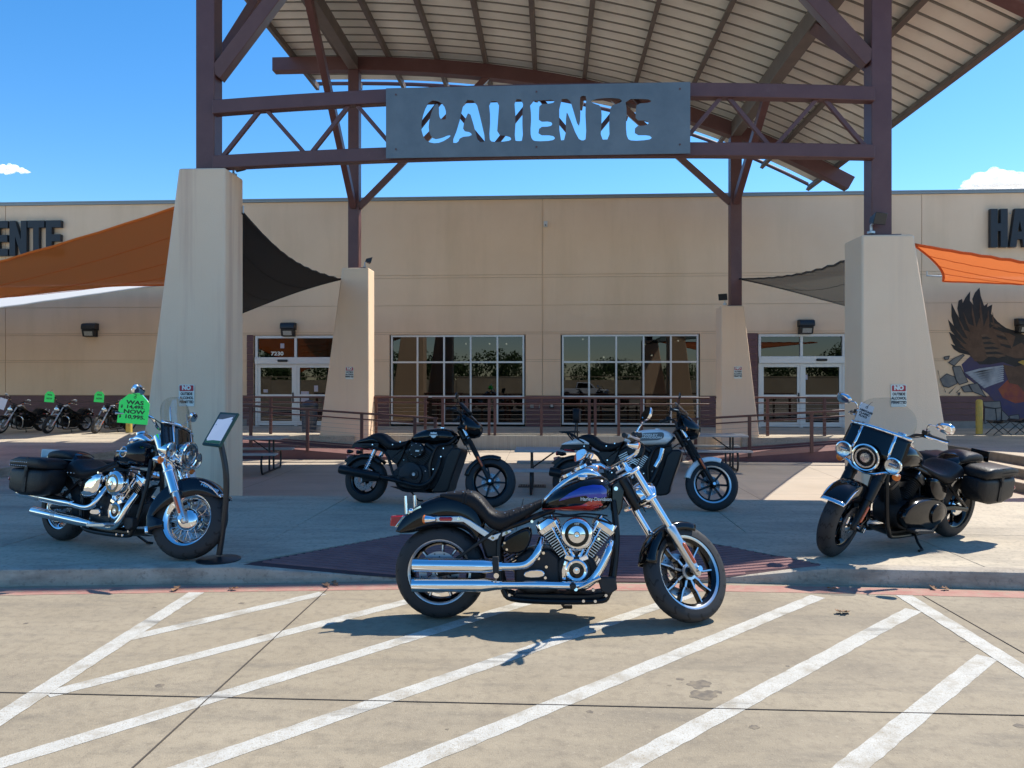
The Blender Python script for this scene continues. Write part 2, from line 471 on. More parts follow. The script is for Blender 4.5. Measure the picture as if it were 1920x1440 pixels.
# painted markings (sheets 4 mm up)
def stripe(a, b, w, m=paint_w, name='painted_stripe', z=.0016, jag=.003, ext=None):
    a, b = Vector((*a, 0)), Vector((*b, 0))
    d = (b - a).normalized(); u = Vector((-d.y, d.x, 0))
    n = max(3, int((b - a).length / .06))
    rnd = random.Random(int(a.x * 977 + b.y * 313))
    le, ri = [], []
    for k in range(n + 1):
        p = a.lerp(b, k / n)
        le.append((*(p + u * (w / 2 + rnd.uniform(-jag, jag)))[:2], z)); ri.append((*(p - u * (w / 2 + rnd.uniform(-jag, jag)))[:2], z))
    return MB().strip([le, ri]).build(name, m, lot, smooth=0)
stripe((-2.68, 5.52), (-2.57, 2.6), .118, z=.003)
stripe((2.63, 5.72), (2.56, 2.6), .118, z=.003)
for a, b in (((-2.62, 4.51), (-1.72, 5.55)), ((-2.56, 3.67), (-.86, 5.58)), ((-2.62, 2.62), (.02, 5.62)), ((-1.86, 2.62), (1.05, 5.67)), ((-1.04, 2.62), (1.98, 5.66)), ((-.18, 2.62), (2.53, 5.36)), ((.72, 2.62), (2.52, 4.46)), ((1.55, 2.55), (2.52, 3.52))):
    stripe(a, b, .108)
# ---- kerb line
KERB = [(-24, 4.6), (-12, 5.1), (-7, 5.42), (-4.3, 5.60), (-2.52, 5.79), (-.95, 5.95), (1.05, 6.01), (2.2, 6.0), (3.6, 5.94), (6, 5.82), (12, 5.5), (24, 5.0)]
def kerb_y(x):
    for (a, b), (c, d) in zip(KERB, KERB[1:]):
        if a <= x <= c: return b + (d - b) * (x - a) / (c - a)
    return KERB[0][1]
def red_edge(x0, x1, n):
    rows = [[], []]
    rnd = random.Random(5)
    for k in range(n + 1):
        x = x0 + (x1 - x0) * k / n; y = kerb_y(x)
        rows[0].append((x, y - .065 + rnd.uniform(-.004, .004), .0018)); rows[1].append((x, y - .25 + rnd.uniform(-.006, .006), .0018))
    return MB().strip(rows).build('painted_fire_lane_edge', paint_r, lot, smooth=0)
red_edge(-9, 9, 200)
Z_WALK, Z_PLAZA, Z_DECK = .13, -.35, .2
WALK_BACK = 9.5
walk_o = tag(MB().slab([(x, y + .1) for x, y in KERB if x <= -2.4] + [(-1.42, 7.14), (.86, 7.22), (1.3, 7.05), (2.22, 6.1)] + [(x, y + .1) for x, y in KERB if x > 2.3] + [(24, WALK_BACK), (-24, WALK_BACK)], -.4, Z_WALK - .01).build('sidewalk', joint_m, smooth=0), kind='structure')
def kerb_part(xs, h_of):
    rows = []
    for x in xs:
        y, h = kerb_y(x), h_of(x)
        r = min(.025, h * .4)
        rows.append([(x, y, -.03), (x, y + .004, h - r), (x, y + .004 + r * .3, h - r * .3), (x, y + r + .004, h), (x, y + .15, h - .001), (x, y + .15, -.03)])
    return rows
kb = tag(MB().strip(kerb_part([-24, -12, -7, -6, -5, -4.3, -3.4, -2.52, -2.1, -1.6, -1.2, -.95], lambda x: .132 if x <= -2.5 else .006 + .126 * max(0, (-.95 - x) / 1.57))).build('kerb', kerb_m), kind='structure')
MB().strip(kerb_part([1.05, 1.4, 1.8, 2.2, 3, 3.6, 4.8, 6, 12, 24], lambda x: .132 if x >= 2.2 else .006 + .126 * (x - 1.05) / 1.15)).build('kerb_section', kerb_m, kb)
# walk slabs: front row follows the kerb, second row behind it
gxw = [-24, -18, -13, -9.9, -7.4, -4.9, -2.6, -.35, 1.9, 3.43, 5.9, 8.4, 11, 15, 24]
for i in range(len(gxw) - 1):
    a, b = gxw[i] + .004, gxw[i + 1] - .004
    MB().slab([(a, 7.404), (b, 7.404), (b, WALK_BACK - .004), (a, WALK_BACK - .004)], -.02, Z_WALK).build('walk_slab', walk, walk_o, bevel=.006, smooth=30)
    if b <= -2.59 or a >= 3.4:
        MB().slab([(a, kerb_y(a) + .152), (b, kerb_y(b) + .152), (b, 7.396), (a, 7.396)], -.02, Z_WALK).build('walk_slab', walk, walk_o, bevel=.006, smooth=30)
for poly in ([(-2.596, 5.94), (-2.47, 5.97), (-1.46, 7.13), (-1.46, 7.396), (-2.596, 7.396)], [(-1.452, 7.15), (.85, 7.225), (1.3, 7.07), (1.3, 7.396), (-1.452, 7.396)], [(1.308, 7.05), (2.19, 6.13), (3.426, 6.1), (3.426, 7.396), (1.308, 7.396)]):
    MB().slab(poly, -.02, Z_WALK).build('walk_slab', walk, walk_o, smooth=0)
# red ribbed kerb ramp with flared sides
kr = MB()
A, B, Cc, C2, D, Ee, F = (-2.5, 5.86, .128), (-1.42, 7.14, .128), (.86, 7.22, .128), (1.3, 7.05, .128), (2.21, 6.08, .128), (-.95, 5.93, .009), (1.05, 5.99, .009)
kr.add([A, B, Cc, C2, D, Ee, F, (-.95, 5.93, -.02), (1.05, 5.99, -.02)], [(5, 6, 2, 1), (0, 5, 1), (6, 4, 3), (6, 3, 2), (5, 7, 8, 6)])
ramp_o = tag(kr.build('kerb_ramp', ramp_red, smooth=0), kind='structure')
def ramp_z(x, y):
    def tri(p, q, r):
        (x1, y1, z1), (x2, y2, z2), (x3, y3, z3) = p, q, r
        d = (y2 - y3) * (x1 - x3) + (x3 - x2) * (y1 - y3)
        a = ((y2 - y3) * (x - x3) + (x3 - x2) * (y - y3)) / d
        b = ((y3 - y1) * (x - x3) + (x1 - x3) * (y - y3)) / d
        if min(a, b, 1 - a - b) < -1e-6: return None
        return a * z1 + b * z2 + (1 - a - b) * z3
    for t in ((Ee, F, Cc), (Ee, Cc, B), (A, Ee, B), (F, D, C2), (F, C2, Cc)):
        z = tri(*t)
        if z is not None: return z
    return None
gr_m = MB()
ramp_rib = mat('ramp_rib', (.20, .09, .085), .75, var=(.26, .125, .115), vscale=4, bump=.3, bscale=90, detail=6)
ramp_o.data.materials[0] = mat('ramp_groove', (.07, .035, .037), .9)
y = 5.97
while y < 7.2:
    xs = [x * .05 for x in range(-52, 48) if ramp_z(x * .05, y) is not None and ramp_z(x * .05, y + .012) is not None]
    if len(xs) > 2:
        gr_m.strip([[(x, y, ramp_z(x, y) + .001) for x in xs], [(x, y + .006, ramp_z(x, y + .006) + .009) for x in xs], [(x, y + .040, (ramp_z(x, y + .040) or ramp_z(x, y)) + .009) for x in xs], [(x, y + .046, (ramp_z(x, y + .046) or ramp_z(x, y)) + .001) for x in xs]])
    y += .062
tag(gr_m.build('ribs', ramp_rib, ramp_o, smooth=0), kind='stuff')

# ---- sunken plaza, raised walks and steps on both sides
def plaza_z(y): return Z_PLAZA + .02 * max(0, y - 14.5)
px_, py_ = [-10.3, -8, -5.7, -3.4, -1.1, 1.2, 3.5, 5.8, 8.3], [9.5, 11.2, 13.3, 15.4, 17.5, 21]
plz = tag(MB().add([(-10.3, 9.5, Z_PLAZA - .012), (8.4, 9.5, Z_PLAZA - .012), (8.4, 14.5, Z_PLAZA - .012), (-10.3, 14.5, Z_PLAZA - .012), (8.4, 21, plaza_z(21) - .012), (-10.3, 21, plaza_z(21) - .012)], [(0, 1, 2, 3), (3, 2, 4, 5)]).build('plaza', joint_m, smooth=0), kind='structure')
for i in range(len(px_) - 1):
    for j in range(len(py_) - 1):
        x0, x1, y0, y1 = px_[i] + .004, px_[i + 1] - .004, py_[j] + .004, py_[j + 1] - .004
        ys = [y0] + ([14.5] if y0 < 14.5 < y1 else []) + [y1]
        MB().strip([[(x0, y, plaza_z(y)) for y in ys], [(x1, y, plaza_z(y)) for y in ys]]).build('plaza_slab', plaza_m, plz, smooth=0)
drop = tag(MB().box(-5.7, 8.3, 9.2, 9.497, -.6, .12).build('retaining_edge', kerb_m, smooth=0), kind='structure')
for k in range(2):
    MB().box(-5.4, 8.1, 9.5, 9.5 + .3 * (2 - k), -.6, Z_PLAZA + .16 * (k + 1) - .002 * k).build('step', walk, drop, bevel=.008)
# left walk: lower apron, one riser, upper walk against the building
apron = tag(MB().slab([(-24, 9.5), (-5.2, 9.5), (-5.6, 11.3), (-9.0, 18.3), (-9.2, 21), (-24, 21)], -.6, .045).build('left_apron', walk, smooth=0), kind='structure')
upl = tag(MB().box(-60, -9.26, 9.9, 24.2, -.6, Z_DECK).build('upper_walk_left', walk, bevel=.012), kind='structure')
MB().box(-9.25, -9.06, 9.9, 21, -.5, Z_DECK - .004).build('kerb_edge', kerb_m, upl, bevel=.012)
upr = tag(MB().box(9.0, 60, 9.9, 24.2, -.6, Z_DECK).build('upper_walk_right', walk, bevel=.012), kind='structure')
for k, (x0, z) in enumerate(((8.65, .02), (8.3, -.165))):
    MB().box(x0, 9.0 - .002, 9.9 + .002 * (k + 1), 20.4, -.6, z).build('step', walk, upr, bevel=.01)
riser_m = mat('shaded_stained_riser', (.17, .145, .115), .9, var=(.235, .20, .16), vscale=6, bump=.4, bscale=60, detail=8)
# dark riser faces: shade and stain both put into the colour
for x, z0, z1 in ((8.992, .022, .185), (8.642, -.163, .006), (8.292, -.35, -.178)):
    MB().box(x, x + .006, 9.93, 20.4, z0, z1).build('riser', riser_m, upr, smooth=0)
# ---- entrance deck with poured front wall
deck = tag(MB().box(-5.2, 4.9, 20.62, 24.2, -.6, Z_DECK).build('deck', walk, smooth=0), kind='structure')
MB().box(-9.3, -5.21, 19.5, 24.2, -.6, Z_DECK - .001).build('deck_section', walk, deck, smooth=0)
MB().box(4.91, 9.0, 19.5, 24.2, -.6, Z_DECK - .001).build('deck_section', walk, deck, smooth=0)
form_m = mat('board_formed_concrete', (.34, .31, .265), .9, var=(.42, .385, .33), vscale=3, bump=.5, bscale=25, detail=6, stretch=(9, 9, .5))
MB().box(-5.2, 4.9, 20.5, 20.615, -.5, .16).build('front_wall', form_m, deck, bevel=.008)
# ---- two side ramps that climb outwards behind the tables
def side_ramp(sgn, name):
    # low end at |x|=2.9 (plaza), high end at |x|=9.2 (upper walk)
    m = MB(); x0, x1 = sgn * 3.3, sgn * 9.2
    zl, zh = plaza_z(18.4) + .005, Z_DECK - .002
    m.add([(x0, 18.1, zl), (x1, 18.1, zh), (x1, 19.45, zh), (x0, 19.45, zl), (x0, 18.1, -.5), (x1, 18.1, -.5), (x1, 19.45, -.5), (x0, 19.45, -.5)], [(0, 1, 2, 3), (0, 4, 5, 1), (3, 2, 6, 7), (1, 5, 6, 2), (0, 3, 7, 4)])
    o = tag(m.build(name, ramp_red, smooth=0), kind='structure')
    k = MB()
    for yy in (18.02, 19.4):
        k.add([(x0, yy, zl + .1), (x1, yy, zh + .1), (x1, yy + .1, zh + .1), (x0, yy + .1, zl + .1), (x0, yy, -.5), (x1, yy, -.5), (x1, yy + .1, -.5), (x0, yy + .1, -.5)], [(0, 1, 2, 3), (0, 4, 5, 1), (3, 2, 6, 7), (1, 5, 6, 2), (0, 3, 7, 4)]) if yy > 19 else None
    k.build('ramp_kerb', siding_m, o, smooth=0)
    MB().add([(x0, 18.09, zl - .004), (x1, 18.09, zh - .004), (x1, 18.09, -.5), (x0, 18.09, -.5)], [(0, 1, 2, 3)]).build('ramp_side', siding_m, o, smooth=0)
    return o
side_ramp(-1, 'access_ramp_left'); side_ramp(1, 'access_ramp_right')

# ================================================================ RAILINGS
def railing(label, pts, zb, zt, posts, ncable=8, cat='railing', ends=None):
    """pts: two (x,y); zb/zt: base and top heights at both ends; posts: parameters 0..1"""
    a, b = Vector((*pts[0], 0)), Vector((*pts[1], 0))
    t = thing('cable_railing', label, cat, (a.x, a.y, zb[0]), group='steel cable railings of the entrance')
    inv = -Vector(t.location)
    def P(k, h):
        p = a.lerp(b, k); z0 = zb[0] + (zb[1] - zb[0]) * k; z1 = zt[0] + (zt[1] - zt[0]) * k
        return Vector((p.x, p.y, z0 + (z1 - z0) * h)) + inv
    MB().bar(P(0, 1), P(1, 1), .065, .05).build('top_rail', rail_m, t, bevel=.012)
    MB().bar(P(0, .86), P(1, .86), .03, .035).build('hand_rail', rail_m, t, bevel=.01)
    for k in posts:
        p0, p1 = P(k, -.02), P(k, .985)
        MB().bar(p0, p1, .075, .05, (0, 1, 0)).build('post', rail_m, t, bevel=.004)
    for c in range(ncable):
        h = .1 + .72 * c / (ncable - 1)
        MB().cyl(P(0, h), P(1, h), .0032, n=6).build('cable', cable_m, t)
    return t
def par(xs, x0, x1): return [(x - x0) / (x1 - x0) for x in xs]
dx = [on_plane(p, 760, 20.56).x for p in (768, 830, 875, 917, 928, 1015, 1105, 1116, 1160, 1203, 1272)]
railing('level cable railing along the middle of the deck edge', ((-3.3, 20.56), (4.3, 20.56)), (.0, .0), (1.2, 1.2), par([x for x in dx if -3.3 < x < 4.3], -3.3, 4.3))
railing('level cable railing in front of the left glass doors', ((-9.1, 20.2), (-3.34, 20.2)), (.2, .2), (1.22, 1.22), [.02, .24, .5, .75, .985])
railing('level cable railing in front of the right glass doors', ((4.36, 20.2), (9.0, 20.2)), (.2, .2), (1.22, 1.22), [.02, .3, .62, .97])
rz = plaza_z(18.4)
railing('sloping cable railing of the left ramp, behind a picnic table', ((-9.2, 18.06), (-2.75, 18.06)), (.2, rz - .04), (1.16, .74), par([-7.4, -5.98, -4.63, -3.32, -2.82], -9.2, -2.75))
railing('sloping cable railing of the right ramp, behind a picnic table', ((3.0, 18.06), (9.0, 18.06)), (rz - .04, .2), (.72, 1.08), par([3.1, 3.45, 4.72, 6.17, 7.7, 8.9], 3.0, 9.0))

# ================================================================ BUILDING
WY = 24.15
bld = thing('store_building', 'long tan stucco store building with maroon base band', 'building', (0, WY, Z_DECK))
def W(x, z, dy=0): return Vector((x, dy, z - Z_DECK))
BX0, BX1, BTOP = -46.0, 44.0, 7.56
openings = [(-5.23, -.87, .27, 3.17), (.35, 4.71, .27, 3.17), (-9.76, -7.05, .2, 3.17), (6.6, 9.3, .2, 3.17)]
vj = [BX0, -36.5, -27.4, -18.3, -9.29, -.28, 8.73 - 2.9 + 5.82, 20.7, 29.7, BX1]
vj = [BX0, -36.3, -27.3, -18.3, -.28, 11.65, 23.6, 33, BX1]
rows = [(-.4, 1.21), (1.21, 2.31), (2.31, 2.37), (2.37, 3.20), (3.20, 3.26), (3.26, 4.13), (4.13, 5.03), (5.03, 5.12), (5.12, BTOP)]
GAP = .010
def wall_piece(x0, x1, z0, z1, name='wall_panel', m=stucco, y0=0.0, y1=.3):
    return MB().box(x0, x1, y0, y1, z0 - Z_DECK, z1 - Z_DECK).build(name, m, bld, smooth=0)
# backing sheet behind the reveals, then every panel between joints and openings
zs = sorted({.0} | {z for r in rows for z in r})
for i in range(len(vj) - 1):
    for (z0, z1) in rows:
        segs = [(vj[i] + GAP, vj[i + 1] - GAP)]
        cuts = [o for o in openings if o[2] < z1 - .02 and o[3] > z0 + .02]
        for o in cuts:
            ns = []
            for a, b in segs:
                if o[1] <= a or o[0] >= b: ns.append((a, b)); continue
                if o[0] > a: ns.append((a, o[0] - .05))
                if o[1] < b: ns.append((o[1] + .05, b))
            segs = ns
        band = z1 < 1.25
        for a, b in segs:
            if band: continue
            near = any(abs(a - (o[1] + .05)) < .01 or abs(b - (o[0] - .05)) < .01 for o in cuts)
            wall_piece(a, b, z0 + .006, z1 - .006)
for o in openings:                                        # lintel strip and side returns
    wall_piece(o[0] - .05, o[1] + .05, o[3] + .01, 3.20 - .006, 'lintel')
    for x in (o[0], o[1]):
        wall_piece(x - .05, x + .05 - .001, .2, o[3], 'jamb', siding_m, .07, .28) if False else None
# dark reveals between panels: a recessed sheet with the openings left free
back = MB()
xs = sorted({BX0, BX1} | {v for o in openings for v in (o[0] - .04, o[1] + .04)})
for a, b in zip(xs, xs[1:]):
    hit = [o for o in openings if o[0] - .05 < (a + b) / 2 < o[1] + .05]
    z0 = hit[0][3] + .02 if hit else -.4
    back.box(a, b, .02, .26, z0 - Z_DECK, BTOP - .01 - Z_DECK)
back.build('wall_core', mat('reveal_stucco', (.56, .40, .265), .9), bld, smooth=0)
# maroon lap siding boards of the base band and beside the doors
def boards(x0, x1, z0, z1, h=.21, dy=0):
    n = max(1, round((z1 - z0) / h)); h = (z1 - z0) / n
    for k in range(n):
        a, b = z0 + k * h - Z_DECK, z0 + (k + 1) * h - Z_DECK
        MB().add([(x0, dy + .018, a), (x1, dy + .018, a), (x1, dy - .004, a + .004), (x0, dy - .004, a + .004), (x0, dy + .004, b - .008), (x1, dy + .004, b - .008), (x0, dy + .018, b - .004), (x1, dy + .018, b - .004)],
                 [(0, 1, 2, 3), (3, 2, 5, 4), (4, 5, 7, 6)]).build('siding_board', siding_m, bld, smooth=0)
bxs = [(-24, -18.31), (-18.29, -12.0), (-11.98, -10.02), (-5.62 - 1.1, -5.28), (-.82, .30), (4.76, 5.9), (9.35 + .35, 14.0), (14.02, 22)]
for a, b in bxs: boards(a, b, .2 if a > -7 and b < 7 else .42, 1.2)
wall_piece(-46, -24, .2, 1.2, 'base_band', siding_m); wall_piece(22, 44, .2, 1.2, 'base_band', siding_m)
plinth = mat('plinth_concrete', (.22, .21, .195), .9, var=(.27, .255, .235), vscale=3, bump=.3, bscale=40)
wall_piece(-24, -10.02, .2, .415, 'plinth', plinth, .004); wall_piece(9.7, 22, .2, .415, 'plinth', plinth, .004)
for a, b in ((-10.02, -9.8), (-7.0, -6.72), (6.2, 6.56), (9.34, 9.7)):
    boards(a, b, .2, 3.2, dy=-.024)
# parapet cap
MB().box(BX0, BX1, -.06, .45, BTOP - Z_DECK, BTOP + .075 - Z_DECK).build('parapet_cap', cap_m, bld, smooth=0)
MB().box(BX0, BX1, -.085, .45, BTOP + .065 - Z_DECK, BTOP + .105 - Z_DECK).build('cap_flashing', cap_m, bld, smooth=0)
# roof and interior so that light and glass behave
MB().box(BX0, BX1, .27, 30, BTOP - .6 - Z_DECK, BTOP - .4 - Z_DECK).build('roof', dark_in, bld, smooth=0)
MB().box(BX0, BX1, .3, 14, -.3, 0.0).build('interior_floor', dark_in, bld, smooth=0)
MB().box(-14, 14, 9, 9.1, 0, 5).build('interior_wall', dark_in, bld, smooth=0)
MB().box(-14, 14, .3, 9, 3.6, 3.7).build('interior_ceiling', dark_in, bld, smooth=0)
for x in (-14, 14): MB().box(x - .05, x + .05, .3, 9, 0, 3.6).build('interior_partition', dark_in, bld, smooth=0)
MB().box(BX0, BX0 + .3, .3, 30, 0, BTOP - Z_DECK).build('side_wall', stucco, bld, smooth=0)
MB().box(BX1 - .3, BX1, .3, 30, 0, BTOP - Z_DECK).build('side_wall', stucco, bld, smooth=0)
MB().box(BX0, BX1, 29.7, 30, 0, BTOP - Z_DECK).build('rear_wall', stucco, bld, smooth=0)
bulb = mat('interior_lamp', (1, .9, .7), .5, emit=((1, .85, .6), 14))
for x, y, z, lw in ((-3.05, 2.5, 3.02, 'leftmost small lit lamp behind the left window'), (-2.2, 2.5, 3.02, 'middle small lit lamp behind the left window'), (-1.6, 2.6, 3.02, 'rightmost small lit lamp behind the left window'), (1.15, 3, 3.2, 'leftmost small lit lamp behind the right window'), (1.9, 3, 2.55, 'low small lit lamp behind the left half of the right window'), (4.6, 3.2, 3.15, 'rightmost small lit lamp behind the right window'), (3.4, 3.2, 3.02, 'upper small lit lamp behind the right half of the right window'), (3.65, 3.2, 2.62, 'lower small lit lamp behind the right half of the right window')):
    t = thing('pendant_lamp', lw, 'lamp', (x, WY + y, z), group='lit lamps behind the windows')
    MB().ball((0, 0, 0), .028, 10, 6).build('bulb', bulb, t)
    MB().cyl((0, 0, .03), (0, 0, .75), .006, n=6).build('cord', black_metal, t)
inside = mat('dim_stock', (.10, .08, .05), .8, var=(.05, .05, .06), vscale=4)
for x, y, w, h, l in ((-4.2, 2.2, .9, 1.15, 'low dim display stand behind the left window'), (-1.6, 2.6, 1.1, 1.0, 'wide dim display stand behind the left window'), (1.3, 2.2, .8, 1.2, 'tall dim display stand behind the right window'), (3.1, 2.4, 1.2, .95, 'wide dim display stand behind the right window')):
    t = thing('display_stand', l, 'display stand', (x, WY + y, Z_DECK))
    MB().box(-w / 2, w / 2, 0, .5, 0, h * .5).build('base', inside, t, bevel=.01)
    MB().add([(-w / 2, 0, h * .5), (w / 2, 0, h * .5), (w * .3, .25, h), (-w * .3, .25, h), (-w / 2, .5, h * .5), (w / 2, .5, h * .5)], [(0, 1, 2, 3), (4, 3, 2, 5), (0, 3, 4), (1, 5, 2)]).build('stock_pile', inside, t)

def window(x0, x1, z0, z1, cols, zrows, name='window', lab=None):
    f = MB()
    fw, d0, d1 = .055, .03, .16
    xs = [x0 + (x1 - x0) * k / cols for k in range(cols + 1)]
    zz = [z0] + zrows + [z1]
    for i, x in enumerate(xs):
        a = x if i == 0 else (x - fw if i == cols else x - fw / 2)
        f.box(a, a + fw, d0, d1, z0 - Z_DECK, z1 - Z_DECK)
    for j, z in enumerate(zz):
        a = z if j == 0 else (z - fw if j == len(zz) - 1 else z - fw / 2)
        for i in range(cols):
            f.box(xs[i] + (fw if i == 0 else fw / 2), xs[i + 1] - (fw if i == cols - 1 else fw / 2), d0 + .004, d1, a - Z_DECK, a + fw - Z_DECK)
    o = f.build(name, alum, bld, smooth=0)
    for i in range(cols):
        for j in range(len(zz) - 1):
            MB().box(xs[i] + .02, xs[i + 1] - .02, .085, .092, zz[j] + .02 - Z_DECK, zz[j + 1] - .02 - Z_DECK).build('pane', pane_m, o, smooth=0)
    return o
window(-5.23, -.87, .27, 3.17, 5, [1.17, 2.29]); window(.35, 4.71, .27, 3.17, 5, [1.17, 2.29])
def sliding_door(x0, x1, flip):
    xm = (x0 + x1) / 2
    f = MB()
    for a in (x0, xm - .04, x1 - .08): f.box(a, a + .08, .03, .2, 0, 3.17 - Z_DECK)
    f.box(x0 + .08, xm - .04, .034, .2, 3.09 - Z_DECK, 3.17 - Z_DECK); f.box(xm + .04, x1 - .08, .034, .2, 3.09 - Z_DECK, 3.17 - Z_DECK)
    o = f.build('door_frame', alum, bld, smooth=0)
    MB().box(x0 + .004, x1 - .004, -.03, .21, 2.24 - Z_DECK, 2.46 - Z_DECK).build('door_header', alum, bld, bevel=.006)
    for a, b in ((x0 + .08, xm - .04), (xm + .04, x1 - .08)):
        MB().box(a, b, .09, .098, 2.46 - Z_DECK, 3.09 - Z_DECK).build('pane', pane_m, o, smooth=0)
        lf = MB()
        lf.box(a, a + .09, .05, .12, 0.02, 2.235 - Z_DECK); lf.box(b - .09, b, .05, .12, 0.02, 2.235 - Z_DECK)
        for z0, z1 in ((.22, .36), (1.14, 1.24), (2.12, 2.235)): lf.box(a + .09, b - .09, .054, .12, z0 - Z_DECK, z1 - Z_DECK)
        l = lf.build('door_leaf', alum, bld, smooth=0)
        for z0, z1 in ((.36, 1.14), (1.24, 2.12)):
            MB().box(a + .09, b - .09, .08, .088, z0 - Z_DECK, z1 - Z_DECK).build('pane', pane_m, l, smooth=0)
        MB().box(b - .07, b - .03, .01, .05, 1.0 - Z_DECK, 1.3 - Z_DECK).build('pull', black_metal, l, bevel=.008)
    s = MB(); s.cbox((x0 + (.95 if not flip else 1.95), -.06, 2.345 - Z_DECK), (.34, .07, .08))
    s.build('motion_sensor', black_metal, bld, bevel=.03, segs=3)
    return o
sliding_door(-9.76, -7.05, False); sliding_door(6.6, 9.3, True)
text('house_number', '7230', .17, white_m, bld, Matrix.Translation((-9.04, .084, 2.58 - Z_DECK)) @ FACE, bold=.006, sx=1.25)
for x, z, w, h in ((-8.93, 2.76, .13, .16), (-7.8, 1.33, .13, .2), (-9.5, 1.3, .15, .1), (-8.24, 1.0, .27, .34), (7.95, 1.72, .2, .16)):
    MB().box(x, x + w, .074, .078, z - Z_DECK, z + h - Z_DECK).build('door_sticker', mat('sticker', (.35, .40, .50), .5, var=(.55, .42, .42), vscale=18), bld, smooth=0)
# outlets and control box on the base band between the windows
for x in (-.62, -.33): MB().box(x - .06, x + .06, -.03, 0, .80 - Z_DECK, .93 - Z_DECK).build('outlet_cover', plinth, bld, bevel=.008)
MB().box(-.06, .1, -.06, 0, .80 - Z_DECK, .96 - Z_DECK).build('hose_box', black_metal, bld, bevel=.015)
MB().box(-.02, .06, -.066, -.06, .84 - Z_DECK, .92 - Z_DECK).build('hose_box_lid', table_m, bld, smooth=0)
MB().box(-.30 + .02, -.30 + .035, -.012, .0, 3.3 - Z_DECK, 7.5 - Z_DECK).build('conduit', stucco, bld, smooth=0)
# ================================================================ PYLONS
stain = mat('pylon_stucco_stained', (.88, .635, .435), .9, var=(.91, .68, .48), vscale=.7, bump=.5, bscale=75, detail=5)
overlay(stain, (.50, .25, .17), 1.7, .50, .78, .6, 4, stretch=(2.4, 2.4, .10), seed=2)
overlay(pylon_m, (.64, .46, .35), 1.2, .55, .85, .35, 4, stretch=(2.0, 2.0, .12), seed=8)
def pylon(label, xin, xtop, xbot, ztop, y0, y1, zb, m):
    """xin: upright inner side; outer side leans from xtop (top) to xbot (at z = 0)"""
    s = 1 if xbot > xin else -1
    t = thing('pylon', label, 'pylon', ((xin + xbot) / 2, y0, zb), group='tapered concrete pylons of the canopy')
    ox, oz = t.location.x, zb
    xb = xtop + (xbot - xtop) * (ztop - zb) / ztop
    p = MB().prism([(xin - ox, 0), (xb - ox, 0), (xtop - ox, ztop - oz), (xin - ox, ztop - oz)], 0, y1 - y0)
    p.build('shaft', m, t, bevel=.028, segs=2)
    MB().box(min(xin, xtop) - ox + .2, max(xin, xtop) - ox - .12, .12, y1 - y0 - .1, ztop - oz, ztop - oz + .03).build('base_plate', steel_m, t, bevel=.005)
    return t
pylon('tall tapered pylon behind the sign stand, front left of the canopy', -4.90, -5.62, -6.27, 4.84, 11.0, 11.66, Z_PLAZA - .1, stain)
pylon('tapered pylon behind the parked cruiser, front right of the canopy', 4.47, 5.20, 5.79, 3.73, 11.0, 11.66, Z_PLAZA - .1, pylon_m)
pylon('tapered pylon beside the left glass doors, behind the left ramp railing', -4.84, -5.55, -6.20, 4.67, 19.6, 20.25, -.4, pylon_m)
pylon('tapered pylon beside the right glass doors, behind the right ramp railing', 4.40, 4.98, 5.40, 3.61, 19.6, 20.25, -.4, pylon_m)

# ================================================================ CANOPY
can = thing('entrance_canopy', 'curved metal canopy on oxide red steel posts above the plaza', 'canopy', (-.2, 15.6, 0))
CO = -Vector(can.location)
def zt(x): return 10.40 - .003726 * max(0.0, x + 7.5) ** 2.5       # top of the arch beams
def V(x, y, z): return Vector((x, y, z)) + CO
PXL, PXR, PYF, PYB = -5.30, 4.83, 11.33, 19.92
def steel(name, a, b, w, h, up=(0, 0, 1), bv=.012):
    return MB().bar(V(*a), V(*b), w, h, up).build(name, steel_m, can, bevel=bv)
for x, y, zb in ((PXL, PYF, 4.86), (PXR, PYF, 3.75), (PXL, PYB, 4.69), (PXR, PYB, 3.63)):
    steel('post', (x, y, zb), (x, y, zt(x) - .36), .29, .29, (0, 1, 0))
def arch(y, x0=-7.52, x1=7.87):
    m = MB(); rows = []
    n = 26
    for k in range(n + 1):
        x = x0 + (x1 - x0) * k / n
        sl = (zt(x + .01) - zt(x - .01)) / .02
        nrm = Vector((-sl, 0, 1)).normalized()
        top = V(x, y, zt(x)); bot = top - nrm * .36
        rows.append([top + Vector((0, -.14, 0)), top + Vector((0, .14, 0)), bot + Vector((0, .14, 0)), bot + Vector((0, -.14, 0))])
    return m.rings(rows).build('arch_beam', steel_m, can, bevel=.012, smooth=25)
arch(PYB); arch(PYF)
RX0, RX1, RY0, RY1 = -7.05, 7.47, 9.86, 22.1
for x in (PXL, PXR):
    MB().bar(V(x, PYF + .14, zt(x) - .18), V(x, PYB - .14, zt(x) - .18), .26, .34).build('longitudinal_beam', roofsteel_m, can, bevel=.012)
# purlins on the arches
nr = 11
pur = [RX0 + .05 + (RX1 - RX0 - .1) * k / nr for k in range(nr + 1)]
for x in pur:
    sl = (zt(x + .01) - zt(x - .01)) / .02
    nrm = Vector((-sl, 0, 1)).normalized()
    a, b = V(x, RY0, zt(x)) + nrm * .085, V(x, RY1, zt(x)) + nrm * .085
    MB().bar(a, b, .10, .165, nrm).build('purlin', roofsteel_m, can, bevel=.006)
